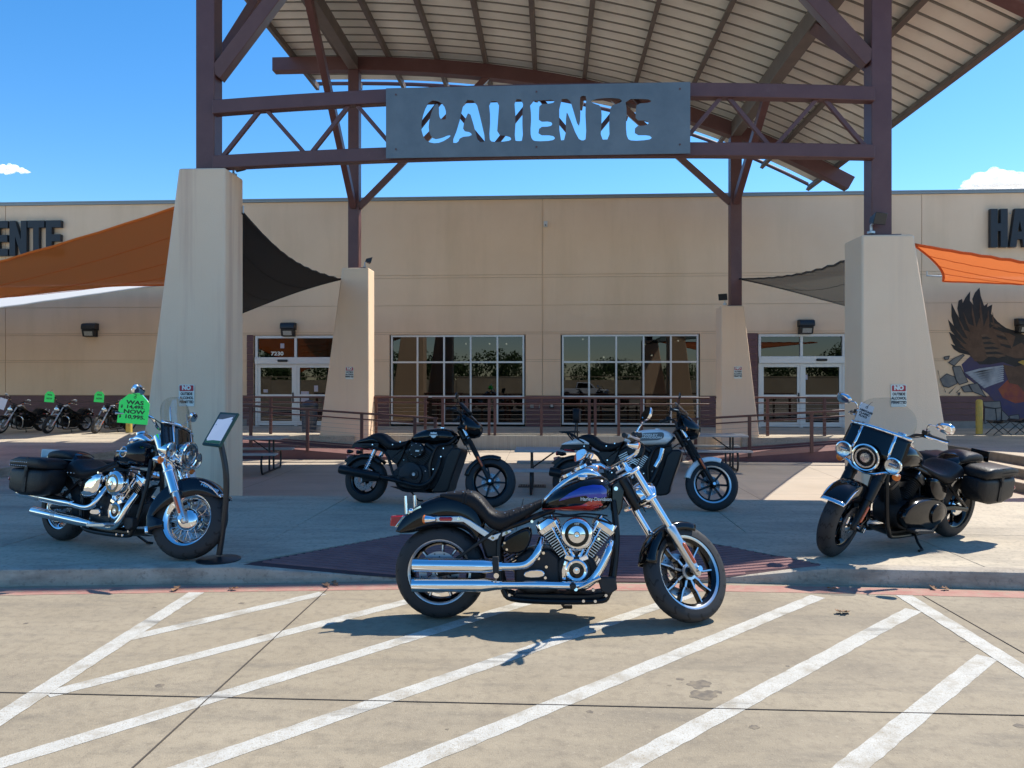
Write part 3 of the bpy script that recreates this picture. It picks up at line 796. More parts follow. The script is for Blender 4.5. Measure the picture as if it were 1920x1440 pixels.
# roof panels: curved pans side by side, each with a folded rib at its edge
pw = .41
npan = int((RY1 - RY0) / pw)
segs = 20
for j in range(npan):
    y0, y1 = RY0 + j * pw, RY0 + (j + 1) * pw
    lo, rows = MB(), []
    for k in range(segs + 1):
        x = RX0 + (RX1 - RX0) * k / segs
        sl = (zt(x + .01) - zt(x - .01)) / .02
        nrm = Vector((-sl, 0, 1)).normalized()
        base = nrm * .172
        def q(y, h): return V(x, y, zt(x)) + base + nrm * h
        rows.append([q(y0 + .001, .05), q(y0 + .056, .05), q(y0 + .060, -.006), q(y0 + .074, .0), q(y0 + .21, .006), q(y1 - .012, 0), q(y1 - .002, .049)])
    lo.strip(rows).build('roof_panel', deckpan_m, can, smooth=25, recalc=False)
seam_m = mat('roof_seam', (.26, .24, .205), .6)  # dark colour stands in for the shadowed sides of the ribs
for j in range(1, npan):
    y0 = RY0 + j * pw; rows = []
    for k in range(segs + 1):
        x = RX0 + .02 + (RX1 - RX0 - .04) * k / segs
        sl = (zt(x + .01) - zt(x - .01)) / .02
        nrm = Vector((-sl, 0, 1)).normalized()
        rows.append([V(x, y0 + .018, zt(x)) + nrm * .160, V(x, y0 + .044, zt(x)) + nrm * .160, V(x, y0 + .044, zt(x)) + nrm * .20, V(x, y0 + .018, zt(x)) + nrm * .20])
    MB().rings(rows).build('roof_seam', seam_m, can, smooth=0)
# fascia angles along the two long edges and ends
for y in (RY0 - .012, RY1 + .012):
    rows = []
    for k in range(segs + 1):
        x = RX0 + (RX1 - RX0) * k / segs
        rows.append([V(x, y, zt(x) + .15), V(x, y, zt(x) + .26)])
    MB().strip(rows).build('eave_trim', steel_m, can, thick=.012)
# knee braces: sideways to the arches, lengthways to the beams
def brace(a, b, w=.15): return steel('brace', a, b, w, w * 1.25, (0, 1, .3), .008)
zf = zt(PXL) - .4
brace((PXL + .12, PYF, 6.35), (PXL + 2.9, PYF, zt(PXL + 2.9) - .3), .2)
brace((PXR - .12, PYF, 6.35), (PXR - 2.4, PYF, zt(PXR - 2.4) - .3), .2)
brace((PXL, PYF + .12, 6.4), (PXL, PYF + 3.3, zt(PXL) - .3), .18)
brace((PXR, PYF + .12, 6.35), (PXR, PYF + 2.6, zt(PXR) - .3), .18)
brace((PXL + .12, PYB, 6.35), (PXL + 3.6, PYB, zt(PXL + 3.6) - .3), .16)
brace((PXR - .12, PYB, 6.35), (PXR - 3.2, PYB, zt(PXR - 3.2) - .3), .16)
brace((PXL, PYB - .12, 6.35), (PXL, PYB - 3.9, zt(PXL) - .3), .16)
brace((PXR, PYB - .12, 6.35), (PXR, PYB - 3.0, zt(PXR) - .3), .16)
# front truss: two gently arched chords and a zigzag web
TY = 11.18
def ch(x, hi):
    u = (x + .2) / 4.9
    return (5.94 if hi else 5.06) - (.14 if hi else .10) * u * u
for hi in (1, 0):
    rows = []
    for k in range(17):
        x = -5.15 + (4.70 + 5.15) * k / 16
        z = ch(x, hi); h = .105 if hi else .10
        rows.append([V(x, TY - .08, z + h), V(x, TY + .08, z + h), V(x, TY + .08, z - h), V(x, TY - .08, z - h)])
    MB().rings(rows).build('truss_chord', steel_m, can, bevel=.01, smooth=20)
nx = 14
for k in range(nx):
    x0 = -5.08 + (4.64 + 5.08) * k / nx; x1 = -5.08 + (4.64 + 5.08) * (k + 1) / nx
    up = k % 2 == 0
    a = (x0 + .06, TY, ch(x0, not up) + (.09 if up else -.09)); b = (x1 - .06, TY, ch(x1, up) + (-.09 if up else .09))
    steel('truss_web', a, b, .06, .06, (0, 1, 0), .004)

# ---- cut-out plate sign on the truss
SP0, SP1 = on_plane(724, 166, 10.99), on_plane(1294, 288, 10.99)
sx0, sx1, sz1, sz0 = SP0.x, SP1.x, SP0.z, SP1.z
def sp(zx, zy):                                           # photo crop -> plate coordinates
    u = (zx - 75) / (1842 - 75)
    top = 80 + (42 - 80) * u; bot = 476 + (450 - 476) * u
    v = (zy - top) / (bot - top)
    return (sx0 + (sx1 - sx0) * u, sz1 + (sz0 - sz1) * v)
GLY = [
 [(430,250),(428,195),(398,155),(335,146),(298,210),(280,300),(300,368),(345,392),(400,388),(460,352),(448,342),(400,362),(358,368),(332,340),(326,285),(345,210),(365,172),(380,165),(388,185),(388,235),(400,256),(425,256)],
 [(538,143),(605,150),(632,250),(662,378),(640,386),(616,380),(596,300),(566,205),(536,270),(528,320),(575,328),(582,350),(514,356),(498,390),(463,388),(500,300)],
 [(680,152),(742,152),(735,250),(728,345),(800,350),(815,370),(790,380),(700,386),(682,365),(690,250)],
 [(828,140),(882,142),(875,250),(880,375),(855,380),(830,375),(838,250)],
 [(918,150),(1000,147),(1050,143),(1067,155),(1040,166),(976,168),(972,225),(972,268),(1040,266),(1053,283),(1035,297),(975,298),(968,345),(1050,345),(1069,362),(1050,377),(960,381),(932,372),(922,330),(929,240)],
 [(1090,140),(1150,138),(1168,190),(1202,306),(1214,250),(1208,132),(1225,119),(1250,126),(1240,190),(1248,365),(1225,379),(1196,362),(1142,225),(1130,215),(1127,372),(1092,376)],
 [(1268,150),(1330,134),(1430,134),(1457,150),(1430,166),(1388,176),(1378,250),(1381,370),(1328,371),(1336,250),(1332,178),(1290,166)],
 [(1470,139),(1600,139),(1621,150),(1610,161),(1537,166),(1531,205),(1530,262),(1590,262),(1609,275),(1590,291),(1528,293),(1525,345),(1610,345),(1626,360),(1605,373),(1510,379),(1481,365),(1474,290),(1481,215)]]
plate_t = thing('cut_out_sign', 'blue grey steel plate sign with cut-out letters on the truss', 'sign', (0, 10.985, sz0))
bmp = bmesh.new()
loops = []
def ring(pts, holes=False):
    vs = [bmp.verts.new((x, 0, z - sz0)) for x, z in pts]
    return [bmp.edges.new((vs[i], vs[(i + 1) % len(vs)])) for i in range(len(vs))]
n_top = 8
outer = [(sx0, sz0), (sx1, sz0), (sx1, sz1), (sx0, sz1)]
ed = ring(outer)
for g in GLY: ed += ring([sp(*p) for p in chaikin(g, 1)])
bmesh.ops.triangle_fill(bmp, use_beauty=True, use_dissolve=False, edges=ed)
# keep only faces that lie on the plate, not inside a letter
def inside(p, poly):
    c = False; j = len(poly) - 1
    for i in range(len(poly)):
        (xi, zi), (xj, zj) = poly[i], poly[j]
        if (zi > p[1]) != (zj > p[1]) and p[0] < (xj - xi) * (p[1] - zi) / (zj - zi) + xi: c = not c
        j = i
    return c
gl = [[(sp(*p)[0], sp(*p)[1] - sz0) for p in chaikin(g, 1)] for g in GLY]
kill = [f for f in bmp.faces if any(inside((f.calc_center_median().x, f.calc_center_median().z), g) for g in gl)]
bmesh.ops.delete(bmp, geom=kill, context='FACES_ONLY')
mep = bpy.data.meshes.new('plate'); bmp.to_mesh(mep); bmp.free(); mep.materials.append(plate_m)
po = bpy.data.objects.new('plate', mep); C.objects.link(po); po.parent = plate_t
k = po.modifiers.new('thick', 'SOLIDIFY'); k.thickness = .012; k.offset = 0
for x in (sx0 + .15, (sx0 + sx1) / 2, sx1 - .15):
    for z in (.13, sz1 - sz0 - .1):
        MB().cyl((x, -.012, z), (x, -.02, z), .014, n=8).build('bolt', steel_m, plate_t)

# ================================================================ SHADE SAILS
def sail(name, label, cs, m, pull=.16, sag=.3, nu=22, ripple=.02, post=None):
    cs = [Vector(c) for c in cs]
    if len(cs) == 3: cs.append(cs[2] + (cs[0] - cs[2]) * .03)
    t = thing(name, label, 'shade sail', cs[0])
    rows = []
    for i in range(nu + 1):
        r = []
        for j in range(nu + 1):
            u, v = i / nu, j / nu
            uu = u + (.5 - u) * pull * 4 * v * (1 - v); vv = v + (.5 - v) * pull * 4 * u * (1 - u)
            p = cs[0] * (1 - uu) * (1 - vv) + cs[1] * uu * (1 - vv) + cs[2] * uu * vv + cs[3] * (1 - uu) * vv
            p.z -= sag * 16 * u * (1 - u) * v * (1 - v)
            e = min(v, 1 - v)
            p.z += ripple * math.sin(u * 70 + 3 * v) * math.exp(-e * 7)
            r.append(p - cs[0])
        rows.append(r)
    c = MB().strip(rows).build('cloth', m, t, smooth=60, recalc=False)
    edge = [r[0] for r in rows] + rows[-1][1:] + [r[-1] for r in rows[::-1]][1:] + rows[0][::-1][1:]
    MB().tube(edge, .022, 6).build('hem', m, t)
    for f in (.25, .5, .75):
        j = int(f * nu)
        MB().tube([r[j] - Vector((0, 0, .012)) for r in rows], .005, 5).build('seam', m, t)
    for k in (0, len(rows) - 1):
        p = rows[k][0]
        MB().cyl(p, p + Vector((0, 0, .12)), .012, n=6).build('shackle', galv, t)
    return t
sail_or = cloth_mat('orange_sail_cloth', (.95, .22, .03), .26)  # orange cloth with colour brightened to offset the canopy's shade
sail_or2 = cloth_mat('sunlit_orange_cloth', (.62, .16, .04), .55)  # copy of the orange cloth, colour toned down for direct sun
sail_bk = cloth_mat('black_sail_cloth', (.018, .020, .023), .08, .0)
sail_gr = cloth_mat('grey_sail_cloth', (.05, .053, .05), .25, .22)
sail_wh = cloth_mat('white_sail_cloth', (.62, .62, .60), .16, .0)
sail('orange_shade_sail', 'orange shade sail in shadow tied to the tall left pylon', [(-5.25, 11.40, 4.55), (-13.2, 10.6, 2.08), (-14.5, 16.2, 3.75), (-6.9, 16.2, 3.74)], sail_or, .13, .25)
sail('white_shade_sail', 'pale shade sail just below the left orange one', [on_plane(292, 535, 20), on_plane(-620, 668, 15.5), on_plane(-620, 548, 22.9), (-10.4, 22.9, 4.8)], sail_wh, .03, .05)  # widened past its visible edge; unseen part shades bikes and wall
sail('white_shade_sail', 'pale shade sail peeping out behind the bright orange one', [on_plane(1738, 517, 19.5), on_plane(2300, 548, 15), on_plane(2320, 515, 22.8), on_plane(1812, 520, 22.6)], sail_wh, .05, .05)  # mostly unseen, spread wide to shade the right wall
sail('black_shade_sail', 'black shade sail between the two left pylons', [on_plane(456, 400, 11.6), on_plane(642, 524, 19.8), (-9.9, 22, 3.5)], sail_bk, .17, .12)
sail('grey_shade_sail', 'charcoal shade sail between the two right pylons', [on_plane(1386, 523, 19.8), on_plane(1605, 482, 11.7), (9.5, 22, 3.55)], sail_gr, .15, .12)
sail('orange_shade_sail', 'bright sunlit orange shade sail tied to the right pylon', [on_plane(1712, 458, 11.35), on_plane(2120, 520, 10.8), on_plane(2150, 545, 15.2), on_plane(1768, 527, 14.2)], sail_or2, .08, .12)
# ================================================================ MOTORCYCLES
# bike space: x forward from the rear axle, y to the rider's left, z up from the ground
def superring(x, zc, hz, hy, n=20, e=2.6, ztop=None):
    out = []
    for k in range(n):
        a = 2 * math.pi * k / n
        c, s = math.cos(a), math.sin(a)
        out.append((x, hy * math.copysign(abs(c) ** (2 / e), c), zc + hz * math.copysign(abs(s) ** (2 / e), s)))
    return out
def loft(st, e=2.6, n=20, sub=3):
    """st: (x, ztop, zbot, halfwidth) stations, smoothed between"""
    st = sorted(st)
    P = spline([Vector((a, b, c)) for a, b, c, d in st], sub); Q = spline([Vector((a, d, 0)) for a, b, c, d in st], sub)
    return [superring(p.x, (p.y + p.z) / 2, max(.004, (p.y - p.z) / 2), max(.004, q.y), n, e) for p, q in zip(P, Q)]
def q(zx, zy): return ((zx - 355) / 755, (1145 - zy) / 755)
def qs(*pts): return [q(*p) for p in pts]

def tyre_profile(Rt, Rr, w):
    p = []
    for k in range(13):
        a = math.pi * k / 12
        c, s = math.cos(a), math.sin(a)
        t = w / 2 * math.copysign(abs(c) ** .8, c)
        p.append((Rr + (Rt - Rr) * (s ** .62 if s > 0 else 0), -t))
    return [(Rr - .004, -w * .36)] + p + [(Rr - .004, w * .36)]
def wheel(parent, M, Rt, Rr, w, style, rim_m, face_m, disc_side=1, disc_r=.14, hub=False, two=False, name='wheel', det=1):
    n = 48 if det else 24
    rw = w * .40
    rim = MB().lathe([(Rr - .022, -rw * .8), (Rr - .004, -rw), (Rr + .006, -rw), (Rr + .006, -rw * .86), (Rr - .03, -rw * .5), (Rr - .03, rw * .5), (Rr + .006, rw * .86), (Rr + .006, rw), (Rr - .004, rw), (Rr - .022, rw * .8), (Rr - .042, rw * .4), (Rr - .042, -rw * .4)], n=n, closed=True)
    o = place(rim.build(name, rim_m, parent), M)
    MB().lathe(tyre_profile(Rt, Rr, w), n=n).build('tyre', tyre_m, o)
    if face_m:                                            # machined rim lip
        for s in (-1, 1):
            MB().lathe([(Rr - .020, s * rw * .90), (Rr - .006, s * (rw + .002)), (Rr + .006, s * (rw + .0025)), (Rr + .006, s * (rw - .003))], n=n).build('rim_lip', face_m, o)
    hb = MB().lathe([(.0, -.075), (.032, -.075), (.036, -.05), (.05, -.04), (.05, .04), (.036, .05), (.032, .075), (0, .075)], n=20)
    hb.build('hub', rim_m if not hub else chrome, o)
    if hub:
        for s in (-1, 1):
            MB().lathe([(.098, s * .05), (.092, s * .062), (.07, s * .078), (.04, s * .088), (0, s * .09)], n=28).build('hub_cap', chrome, o)
    if style == 'split':                                  # paired spokes that open towards the rim
        for k in range(9):
            a = 2 * math.pi * k / 9 + .18
            t = 1 if k % 2 else -1
            pts = [(.036, a), (Rr * .42, a + t * .02), (Rr * .56, a + t * .09), (Rr - .028, a + t * .07)]
            pr = [Vector((r * math.cos(u), 0, r * math.sin(u))) for r, u in pts]
            sp = MB(); fp = MB()
            for j, (p0, p1) in enumerate(zip(pr, pr[1:])):
                sp.bar(p0, p1, .026 if j == 0 else .018, .058 if j == 0 else .044, (0, 1, 0))
                for sy in (-1, 1):
                    o_ = Vector((0, sy * (.030 if j == 0 else .0235), 0))
                    fp.bar(p0 + o_, p1 + o_, .015 if j == 0 else .010, .003, (0, 1, 0))
            so_ = sp.build('spoke', gloss_black, o, bevel=.004)
            fp.build('spoke_face', face_m or rim_m, o)
        MB().lathe([(.038, -.052), (.056, -.05), (.056, -.04)], n=24).build('hub_face', face_m or rim_m, o)
    elif style == 'cast7':
        for k in range(7):
            a = 2 * math.pi * k / 7
            d = Vector((math.cos(a), 0, math.sin(a)))
            MB().bar(d * .04, d * (Rr - .03), .024, .034, (0, 1, 0)).build('spoke', rim_m, o, bevel=.005)
    else:                                                 # laced
        ns = 40 if det else 20
        lc = MB()
        for k in range(ns):
            a = 2 * math.pi * k / ns; s = 1 if k % 2 else -1; t = 1 if (k // 2) % 2 else -1
            b = a + t * .45
            lc.cyl((.055 * math.cos(b), s * .035, .055 * math.sin(b)), ((Rr - .03) * math.cos(a), s * .006, (Rr - .03) * math.sin(a)), .0022 if det else .003, n=5)
        lc.build('spokes', chrome, o)
    for s in ((-1, 1) if two else (disc_side,)):
        d = MB().lathe([(disc_r * .62, s * .078), (disc_r, s * .078), (disc_r, s * .083), (disc_r * .62, s * .083)], n=40, closed=True)
        for k in range(5):
            a = 2 * math.pi * k / 5
            d.bar((.03 * math.cos(a), s * .080, .03 * math.sin(a)), (disc_r * .64 * math.cos(a), s * .080, disc_r * .64 * math.sin(a)), .02, .006, (0, 1, 0))
        dd = d.build('brake_disc', disc_m, o)
        if det:
            h = MB()
            for k in range(24):
                a = 2 * math.pi * k / 24; r = disc_r * (.74 + .16 * (k % 2))
                h.cyl((r * math.cos(a), s * .077, r * math.sin(a)), (r * math.cos(a), s * .084, r * math.sin(a)), .0055, n=7)
            h.build('disc_holes', ink_m, o)
    MB().cyl((0, -.135, 0), (0, .135, 0), .014, n=14).build('axle', satin, o)
    return o
def fender(st, hw, side=.02, th=.004):
    """st: (top point, lower edge point) in x,z; U section"""
    T = spline([Vector((a[0], 0, a[1])) for a, b in st], 4); Bt = spline([Vector((b[0], 0, b[1])) for a, b in st], 4)
    rows = []
    for t, b in zip(T, Bt):
        r = []
        for u, f in ((-1, 1), (-1, .5), (-.985, .18), (-.9, .07), (-.7, .02), (-.35, 0), (0, -.004), (.35, 0), (.7, .02), (.9, .07), (.985, .18), (1, .5), (1, 1)):
            p = t.lerp(b, max(f, 0))
            r.append((p.x, u * hw, p.z - (.004 if f < 0 else 0) * -1))
        rows.append(r)
    return MB().strip(rows)
def arc_fender(c, Rf, hw, a0, a1, depth, n=22):
    rows = []
    for k in range(n + 1):
        a = R(a0 + (a1 - a0) * k / n)
        tip = min(k, n - k) / n
        dp = depth * (1 if not callable(depth) else 1) if not callable(depth) else depth(k / n)
        r = []
        for u, f in ((-1, 1), (-1, .6), (-.985, .2), (-.92, .08), (-.75, .025), (-.4, .004), (0, 0), (.4, .004), (.75, .025), (.92, .08), (.985, .2), (1, .6), (1, 1)):
            rr = Rf - dp * f - .012 * u * u
            r.append((c[0] + rr * math.cos(a), u * hw, c[2] + rr * math.sin(a)))
        rows.append(r)
    return MB().strip(rows)

def softail(label, loc, heading, lean, steer, o, scale=.962, name='motorcycle', group=None):
    """big twin cruiser; o: dict of options"""
    det = o.get('det', 1)
    root = thing(name, label, 'motorcycle', loc, (0, 0, 0), group, scale)
    root.rotation_mode = 'QUATERNION'
    root.rotation_quaternion = (Matrix.Rotation(heading, 3, 'Z') @ Matrix.Rotation(-lean, 3, 'X')).to_quaternion()
    bright = o.get('bright', chrome); paint = o.get('paint', gloss_black); fork_m = o.get('fork', chrome); slid_m = o.get('slider', alum_b)
    touring = o.get('touring', False)
    def part(n, mb, m, p=None, **k): return mb.build(n, m, p or root, **k)
    # ---- steering frame
    H = Vector((1.295, 0, .945)); d = Vector((.515, 0, -.857)); nn = Vector((.857, 0, .515))
    S = Matrix.Translation(H) @ Matrix.Rotation(steer, 4, -d) @ Matrix.Translation(-H)
    Rtf, Rrf, wf = o.get('front', (.342, .258, .125)); Rtr, Rrr, wr = o.get('rear', (.322, .226, .185))
    sax = (H.z + nn.z * .05 - Rtf) / .857
    fax = H + d * sax + nn * .05
    # ---- wheels
    wheel(root, Matrix.Translation((0, 0, Rtr)), Rtr, Rrr, wr, o.get('wheel', 'split'), o.get('rim', gloss_black), o.get('face', alum_b), -1, .142, o.get('hub', False), det=det)
    wheel(root, S @ Matrix.Translation(fax), Rtf, Rrf, wf, o.get('wheel', 'split'), o.get('rim', gloss_black), o.get('face', alum_b), 1, .15, o.get('hub', False), det=det)
    # ---- fork
    fr = .048 if touring else .0255
    for s in (-1, 1):
        y = s * .118
        def at(t, off=.05): return H + d * t + nn * off + Vector((0, y, 0))
        m = MB(S); m.cyl(at(-.06), at(.50), fr, n=18)
        if touring: m.cyl(at(.28), at(.30), fr + .006, n=18)
        part('fork_tube', m, fork_m)
        m = MB(S); m.tube([at(.40), at(.42), at(.47), at(sax - .12), at(sax - .03), at(sax + .03), at(sax + .045)], [.030, .037, .035, .032, .030, .026, .015], 16)
        sl = part('fork_slider', m, slid_m)
        m = MB(S); a = at(.54) + Vector((0, s * .035, 0)); b = at(.70) + Vector((0, s * .031, 0))
        m.tube([a, a.lerp(b, .06), a.lerp(b, .94), b], [.004, .012, .012, .004], 10)
        part('reflector', m, orange_ref, sl)
        m = MB(S); m.cyl(at(sax) + Vector((0, s * .02, 0)), at(sax) + Vector((0, s * .05, 0)), .02, n=14); part('axle_nut', m, chrome, sl)
    for t, hh in ((-.045, .03), (.17, .035)):
        m = MB(S); c = H + d * t + nn * .03
        m.prism([(-.05, -.0), (.05, -.0)], 0, 0) if 0 else None
        m.bar(c + Vector((0, -.15, 0)), c + Vector((0, .15, 0)), .10, hh, d)
        part('triple_clamp', m, bright if not o.get('black') else semi_black, bevel=.012)
    m = MB(); m.cyl(H + d * -.04, H + d * .2, .045, n=16); part('steering_head', m, semi_black)
    # ---- front fender
    if o.get('deep'):
        df = arc_fender((0, 0, 0), Rtf + .035, .098, 38, 205, lambda u: .03 + .15 * math.sin(math.pi * min(1, u * 1.1)) ** .8 if u < .9 else .16)
        fo = part('front_fender', MB(S @ Matrix.Translation(fax)).add(df.v, df.f), paint, thick=.004)
        if o.get('trim', True):
            m = MB(S @ Matrix.Translation(fax))
            for s in (-1, 1):
                m.tube([((Rtf + .028 - .01) * math.cos(R(a)), s * .1005, (Rtf + .02 - .02) * math.sin(R(a)) ) for a in (40, 48, 56, 64, 72, 80)], [.002, .009, .009, .008, .006, .002], 8)
            part('fender_trim', m, chrome, fo)
            m = MB(S @ Matrix.Translation(fax)); t2 = arc_fender((0, 0, 0), Rtf + .038, .1, 197, 206, .03, 4); m.add(t2.v, t2.f); part('fender_tip', m, chrome, fo, thick=.006)
            m = MB(S @ Matrix.Translation(fax)); t2 = arc_fender((0, 0, 0), Rtf + .039, .1, 36, 41, .012, 4); m.add(t2.v, t2.f); part('fender_tip', m, chrome, fo, thick=.006)
            if o.get('script'):
                Mx = S @ Matrix.Translation(fax + Vector((.17, -.1045, .285))) @ FACE @ Matrix.Rotation(R(-14), 4, 'Z')
                text('fender_script', 'Heritage', .035, chrome, fo, Mx, .0008, sx=1.5)
    else:
        df = arc_fender((0, 0, 0), Rtf + .022, .076, 74, 172, .055)
        fo = part('front_fender', MB(S @ Matrix.Translation(fax)).add(df.v, df.f), paint, thick=.004)
        m = MB(S)
        for s in (-1, 1): m.bar(H + d * .46 + nn * .02 + Vector((0, s * .085, 0)), H + d * .56 + nn * .0 + Vector((0, s * .085, 0)), .012, .07, (0, 1, 0))
        part('fender_bracket', m, semi_black, fo)
    # ---- bars, grips, levers, mirrors
    hb = H + nn * .055 + d * -.075
    m = MB(S); m.tube([hb + Vector((0, s, 0)) for s in (-.06, .06)], .03, 12)
    for s in (-1, 1): m.cyl(hb + Vector((0, s * .045, 0)), hb + Vector((-.03, s * .045, .05)), .019, n=12)
    part('riser', m, bright if not o.get('black') else semi_black)
    def bp(s): return [Vector(p) for p in ((hb.x - .03, 0, hb.z + .055), (hb.x - .03, s * .10, hb.z + .055), (hb.x - .01, s * .19, hb.z + .05 + o.get('rise', .07) * .35), (hb.x - .03, s * .25, hb.z + .05 + o.get('rise', .07)), (hb.x - .12, s * .32, hb.z + .055 + o.get('rise', .07)), (hb.x - .235, s * .405, hb.z + .03 + o.get('rise', .07)))]
    m = MB(S)
    for s in (-1, 1): m.tube(spline(bp(s), 5), .0135, 10)
    hbo = part('handlebar', m, bright if not o.get('blackbar') else semi_black)
    for s in (-1, 1):
        pts = bp(s); g0 = pts[4].lerp(pts[5], .0); g1 = pts[5] + (pts[5] - pts[4]).normalized() * .03
        dg = (g1 - g0).normalized()
        m = MB(S); m.tube([g0, g0 + dg * .006, g1 - dg * .006, g1], [.012, .0195, .0185, .010], 14)
        go = part('grip', m, rubber)
        m = MB(S); m.cyl(g1, g1 + dg * .012, .019, .016, 14); part('bar_end', m, semi_black, go)
        c0 = g0 - dg * .035
        m = MB(S); m.cyl(c0 - dg * .02, c0 + dg * .03, .028, n=14); m.cbox(c0 + Vector((.02, 0, .028)), (.07, .045, .035))
        part('switch_housing', m, semi_black, go, bevel=.006)
        fw = Vector((.045, 0, -.004))
        m = MB(S); m.tube(spline([c0 + fw * .6, c0 + fw * 1.15 + dg * .04, g0 + dg * .08 + fw * 1.1, g1 + fw * .8 + dg * .02], 4), [.009] * 9 + [.007] * 3 + [.012], 8)
        part('lever', m, satin if not o.get('black') else chrome)
        ms = c0 + Vector((.01, 0, .03)); mp_ = ms + Vector((.0, s * .11, .085 + o.get('mirup', 0))) if not o.get('lowmir') else ms + Vector((.02, s * .11, .07))
        m = MB(S); m.tube(spline([ms, ms + Vector((.03, s * .01, .05)), ms + Vector((.045, s * .03, .075)), mp_], 4), .0055, 8)
        part('mirror_stem', m, chrome)
        fc = Vector((-1, s * -.12, .30)).normalized()
        u = fc.cross(Vector((0, 0, 1))).normalized(); w = u.cross(fc)
        def oval(k, a, b, off):
            out = []
            for i in range(20):
                t = 2 * math.pi * i / 20; c, sn = math.cos(t), math.sin(t)
                out.append(mp_ + Vector((0, s * .03, .01)) + fc * off + u * (a * k * math.copysign(abs(c) ** .8, c)) + w * (b * k * math.copysign(abs(sn) ** .8, sn) * (1 + .18 * c * s)))
            return out
        m = MB(S); m.rings([oval(.35, .072, .047, -.030), oval(.8, .072, .047, -.024), oval(1, .072, .047, -.008), oval(1, .072, .047, 0)])
        mo = part('mirror', m, chrome)
        m = MB(S); m.rings([oval(.95, .072, .047, .0005), oval(.95, .072, .047, .0015)]); part('mirror_glass', m, mirror_m, mo)
        if not touring:
            b0 = c0 + Vector((.03, s * -.03, -.035))
            bul(part, S, b0, Vector((1, 0, 0)), .028, .075, chrome, amber, 'turn_signal')
    # cables from bars to the neck
    m = MB(S)
    for s in (-1, 1):
        p = bp(s)
        m.tube(spline([p[4], p[3] + Vector((.05, 0, -.02)), p[1] + Vector((.09, 0, -.03)), H + Vector((.02, s * .05, .0)), H + d * .25 + Vector((-.02, s * .06, 0))], 5), .0045, 6)
    part('control_cable', m, rubber)
    # ---- headlight
    if not touring:
        c = H + nn * .10 + d * .14
        m = MB(S); m.lathe([(0, -.10), (.04, -.095), (.075, -.06), (.086, -.01), (.086, .025), (.09, .028), (.09, .04), (.078, .043)], c, (1, 0, -.05), 28)
        hl = part('headlight', m, chrome if not o.get('black') else chrome)
        m = MB(S); m.lathe([(.079, .038), (.05, .048), (0, .052)], c, (1, 0, -.05), 24); part('lens', m, lamp_glass, hl)
        m = MB(S); m.bar(c - Vector((.04, .05, .02)), H + d * .16 + nn * .06 + Vector((0, -.06, 0)), .02, .03); m.bar(c - Vector((.04, -.05, .02)), H + d * .16 + nn * .06 + Vector((0, .06, 0)), .02, .03)
        part('headlight_bracket', m, chrome)
    else:
        c = H + nn * .17 + d * .16
        ax = Vector((1, 0, -.06))
        m = MB(S); m.lathe([(0, -.15), (.07, -.13), (.105, -.06), (.115, .0), (.115, .02), (.121, .024), (.121, .045), (.104, .05)], c, ax, 32)
        hl = part('headlight', m, o.get('lampbody', chrome))
        m = MB(S); m.lathe([(.105, .046), (.1, .03), (.085, .034), (.078, .05), (.072, .032), (0, .03)], c, ax, 30); part('lamp_bowl', m, semi_black if o.get('black') else lamp_glass, hl)
        m = MB(S); m.lathe([(.118, .044), (.122, .05), (.112, .054), (.103, .05)], c, ax, 32, closed=True); part('lamp_bezel', m, chrome, hl)
        m = MB(S); m.lathe([(.082, .05), (.088, .056), (.076, .056), (.072, .05)], c, ax, 32, closed=True); m.lathe([(0, .062), (.04, .058), (.05, .04)], c, ax, 24); part('projector', m, lamp_glass, hl)
        bars = MB(S)
        for s in (-1, 1):
            ca = c + Vector((-.03, s * .215, -.005))
            m = MB(S); m.lathe([(0, -.085), (.045, -.07), (.066, -.02), (.07, .015), (.074, .018), (.074, .03), (.064, .034)], ca, ax, 26)
            ao = part('aux_lamp', m, chrome)
            m = MB(S); m.lathe([(.065, .03), (.05, .022), (0, .02)], ca, ax, 22); part('lamp_bowl', m, lamp_glass, ao)
            m = MB(S); m.cbox(ca + Vector((.032, 0, 0)), (.01, .07, .022)); part('led_bar', m, lamp_glass, ao, bevel=.008)
            bul(part, S, ca + Vector((-.03, s * .035, -.095)), Vector((1, s * .1, 0)), .034, .07, chrome, amber, 'turn_signal')
            bars.tube(spline([c + Vector((.01, 0, -.14)), c + Vector((.0, s * .09, -.125)), c + Vector((-.02, s * .16, -.09)), c + Vector((-.03, s * .235, -.075)), c + Vector((-.05, s * .26, -.08))], 5), .012, 8)
        part('light_bar', bars, chrome)
        # fork shroud between the tubes
        m = MB(S); m.prism([(0, 0)], 0, 0) if 0 else None
        a0, a1 = H + d * -.06 + nn * .09, H + d * .22 + nn * .09
        m.rings([[a0 + Vector((0, -.12, 0)), a0 + Vector((.03, 0, .01)), a0 + Vector((0, .12, 0)), a0 + nn * -.05 + Vector((0, .12, 0)), a0 + nn * -.05 + Vector((0, -.12, 0))], [a1 + Vector((0, -.12, 0)), a1 + Vector((.03, 0, .01)), a1 + Vector((0, .12, 0)), a1 + nn * -.05 + Vector((0, .12, 0)), a1 + nn * -.05 + Vector((0, -.12, 0))]])
        part('nacelle', m, o.get('lampbody', chrome), bevel=.02)
        # windscreen: dark lower panel, clear upper, bright trims
        base = H + nn * .20 + d * .12
        up = Vector((-.34, 0, .94)).normalized()
        def sc(u, v):
            hw = .275 * (1 - .10 * v) if v < .55 else .275 * .945 * math.sqrt(max(0, 1 - ((v - .55) / .46) ** 2.4)) ** .9
            w = hw * u
            return base + up * (v * .50 - .02 * u * u) + Vector((-.42 * w * w / .5 - .02, w, 0))
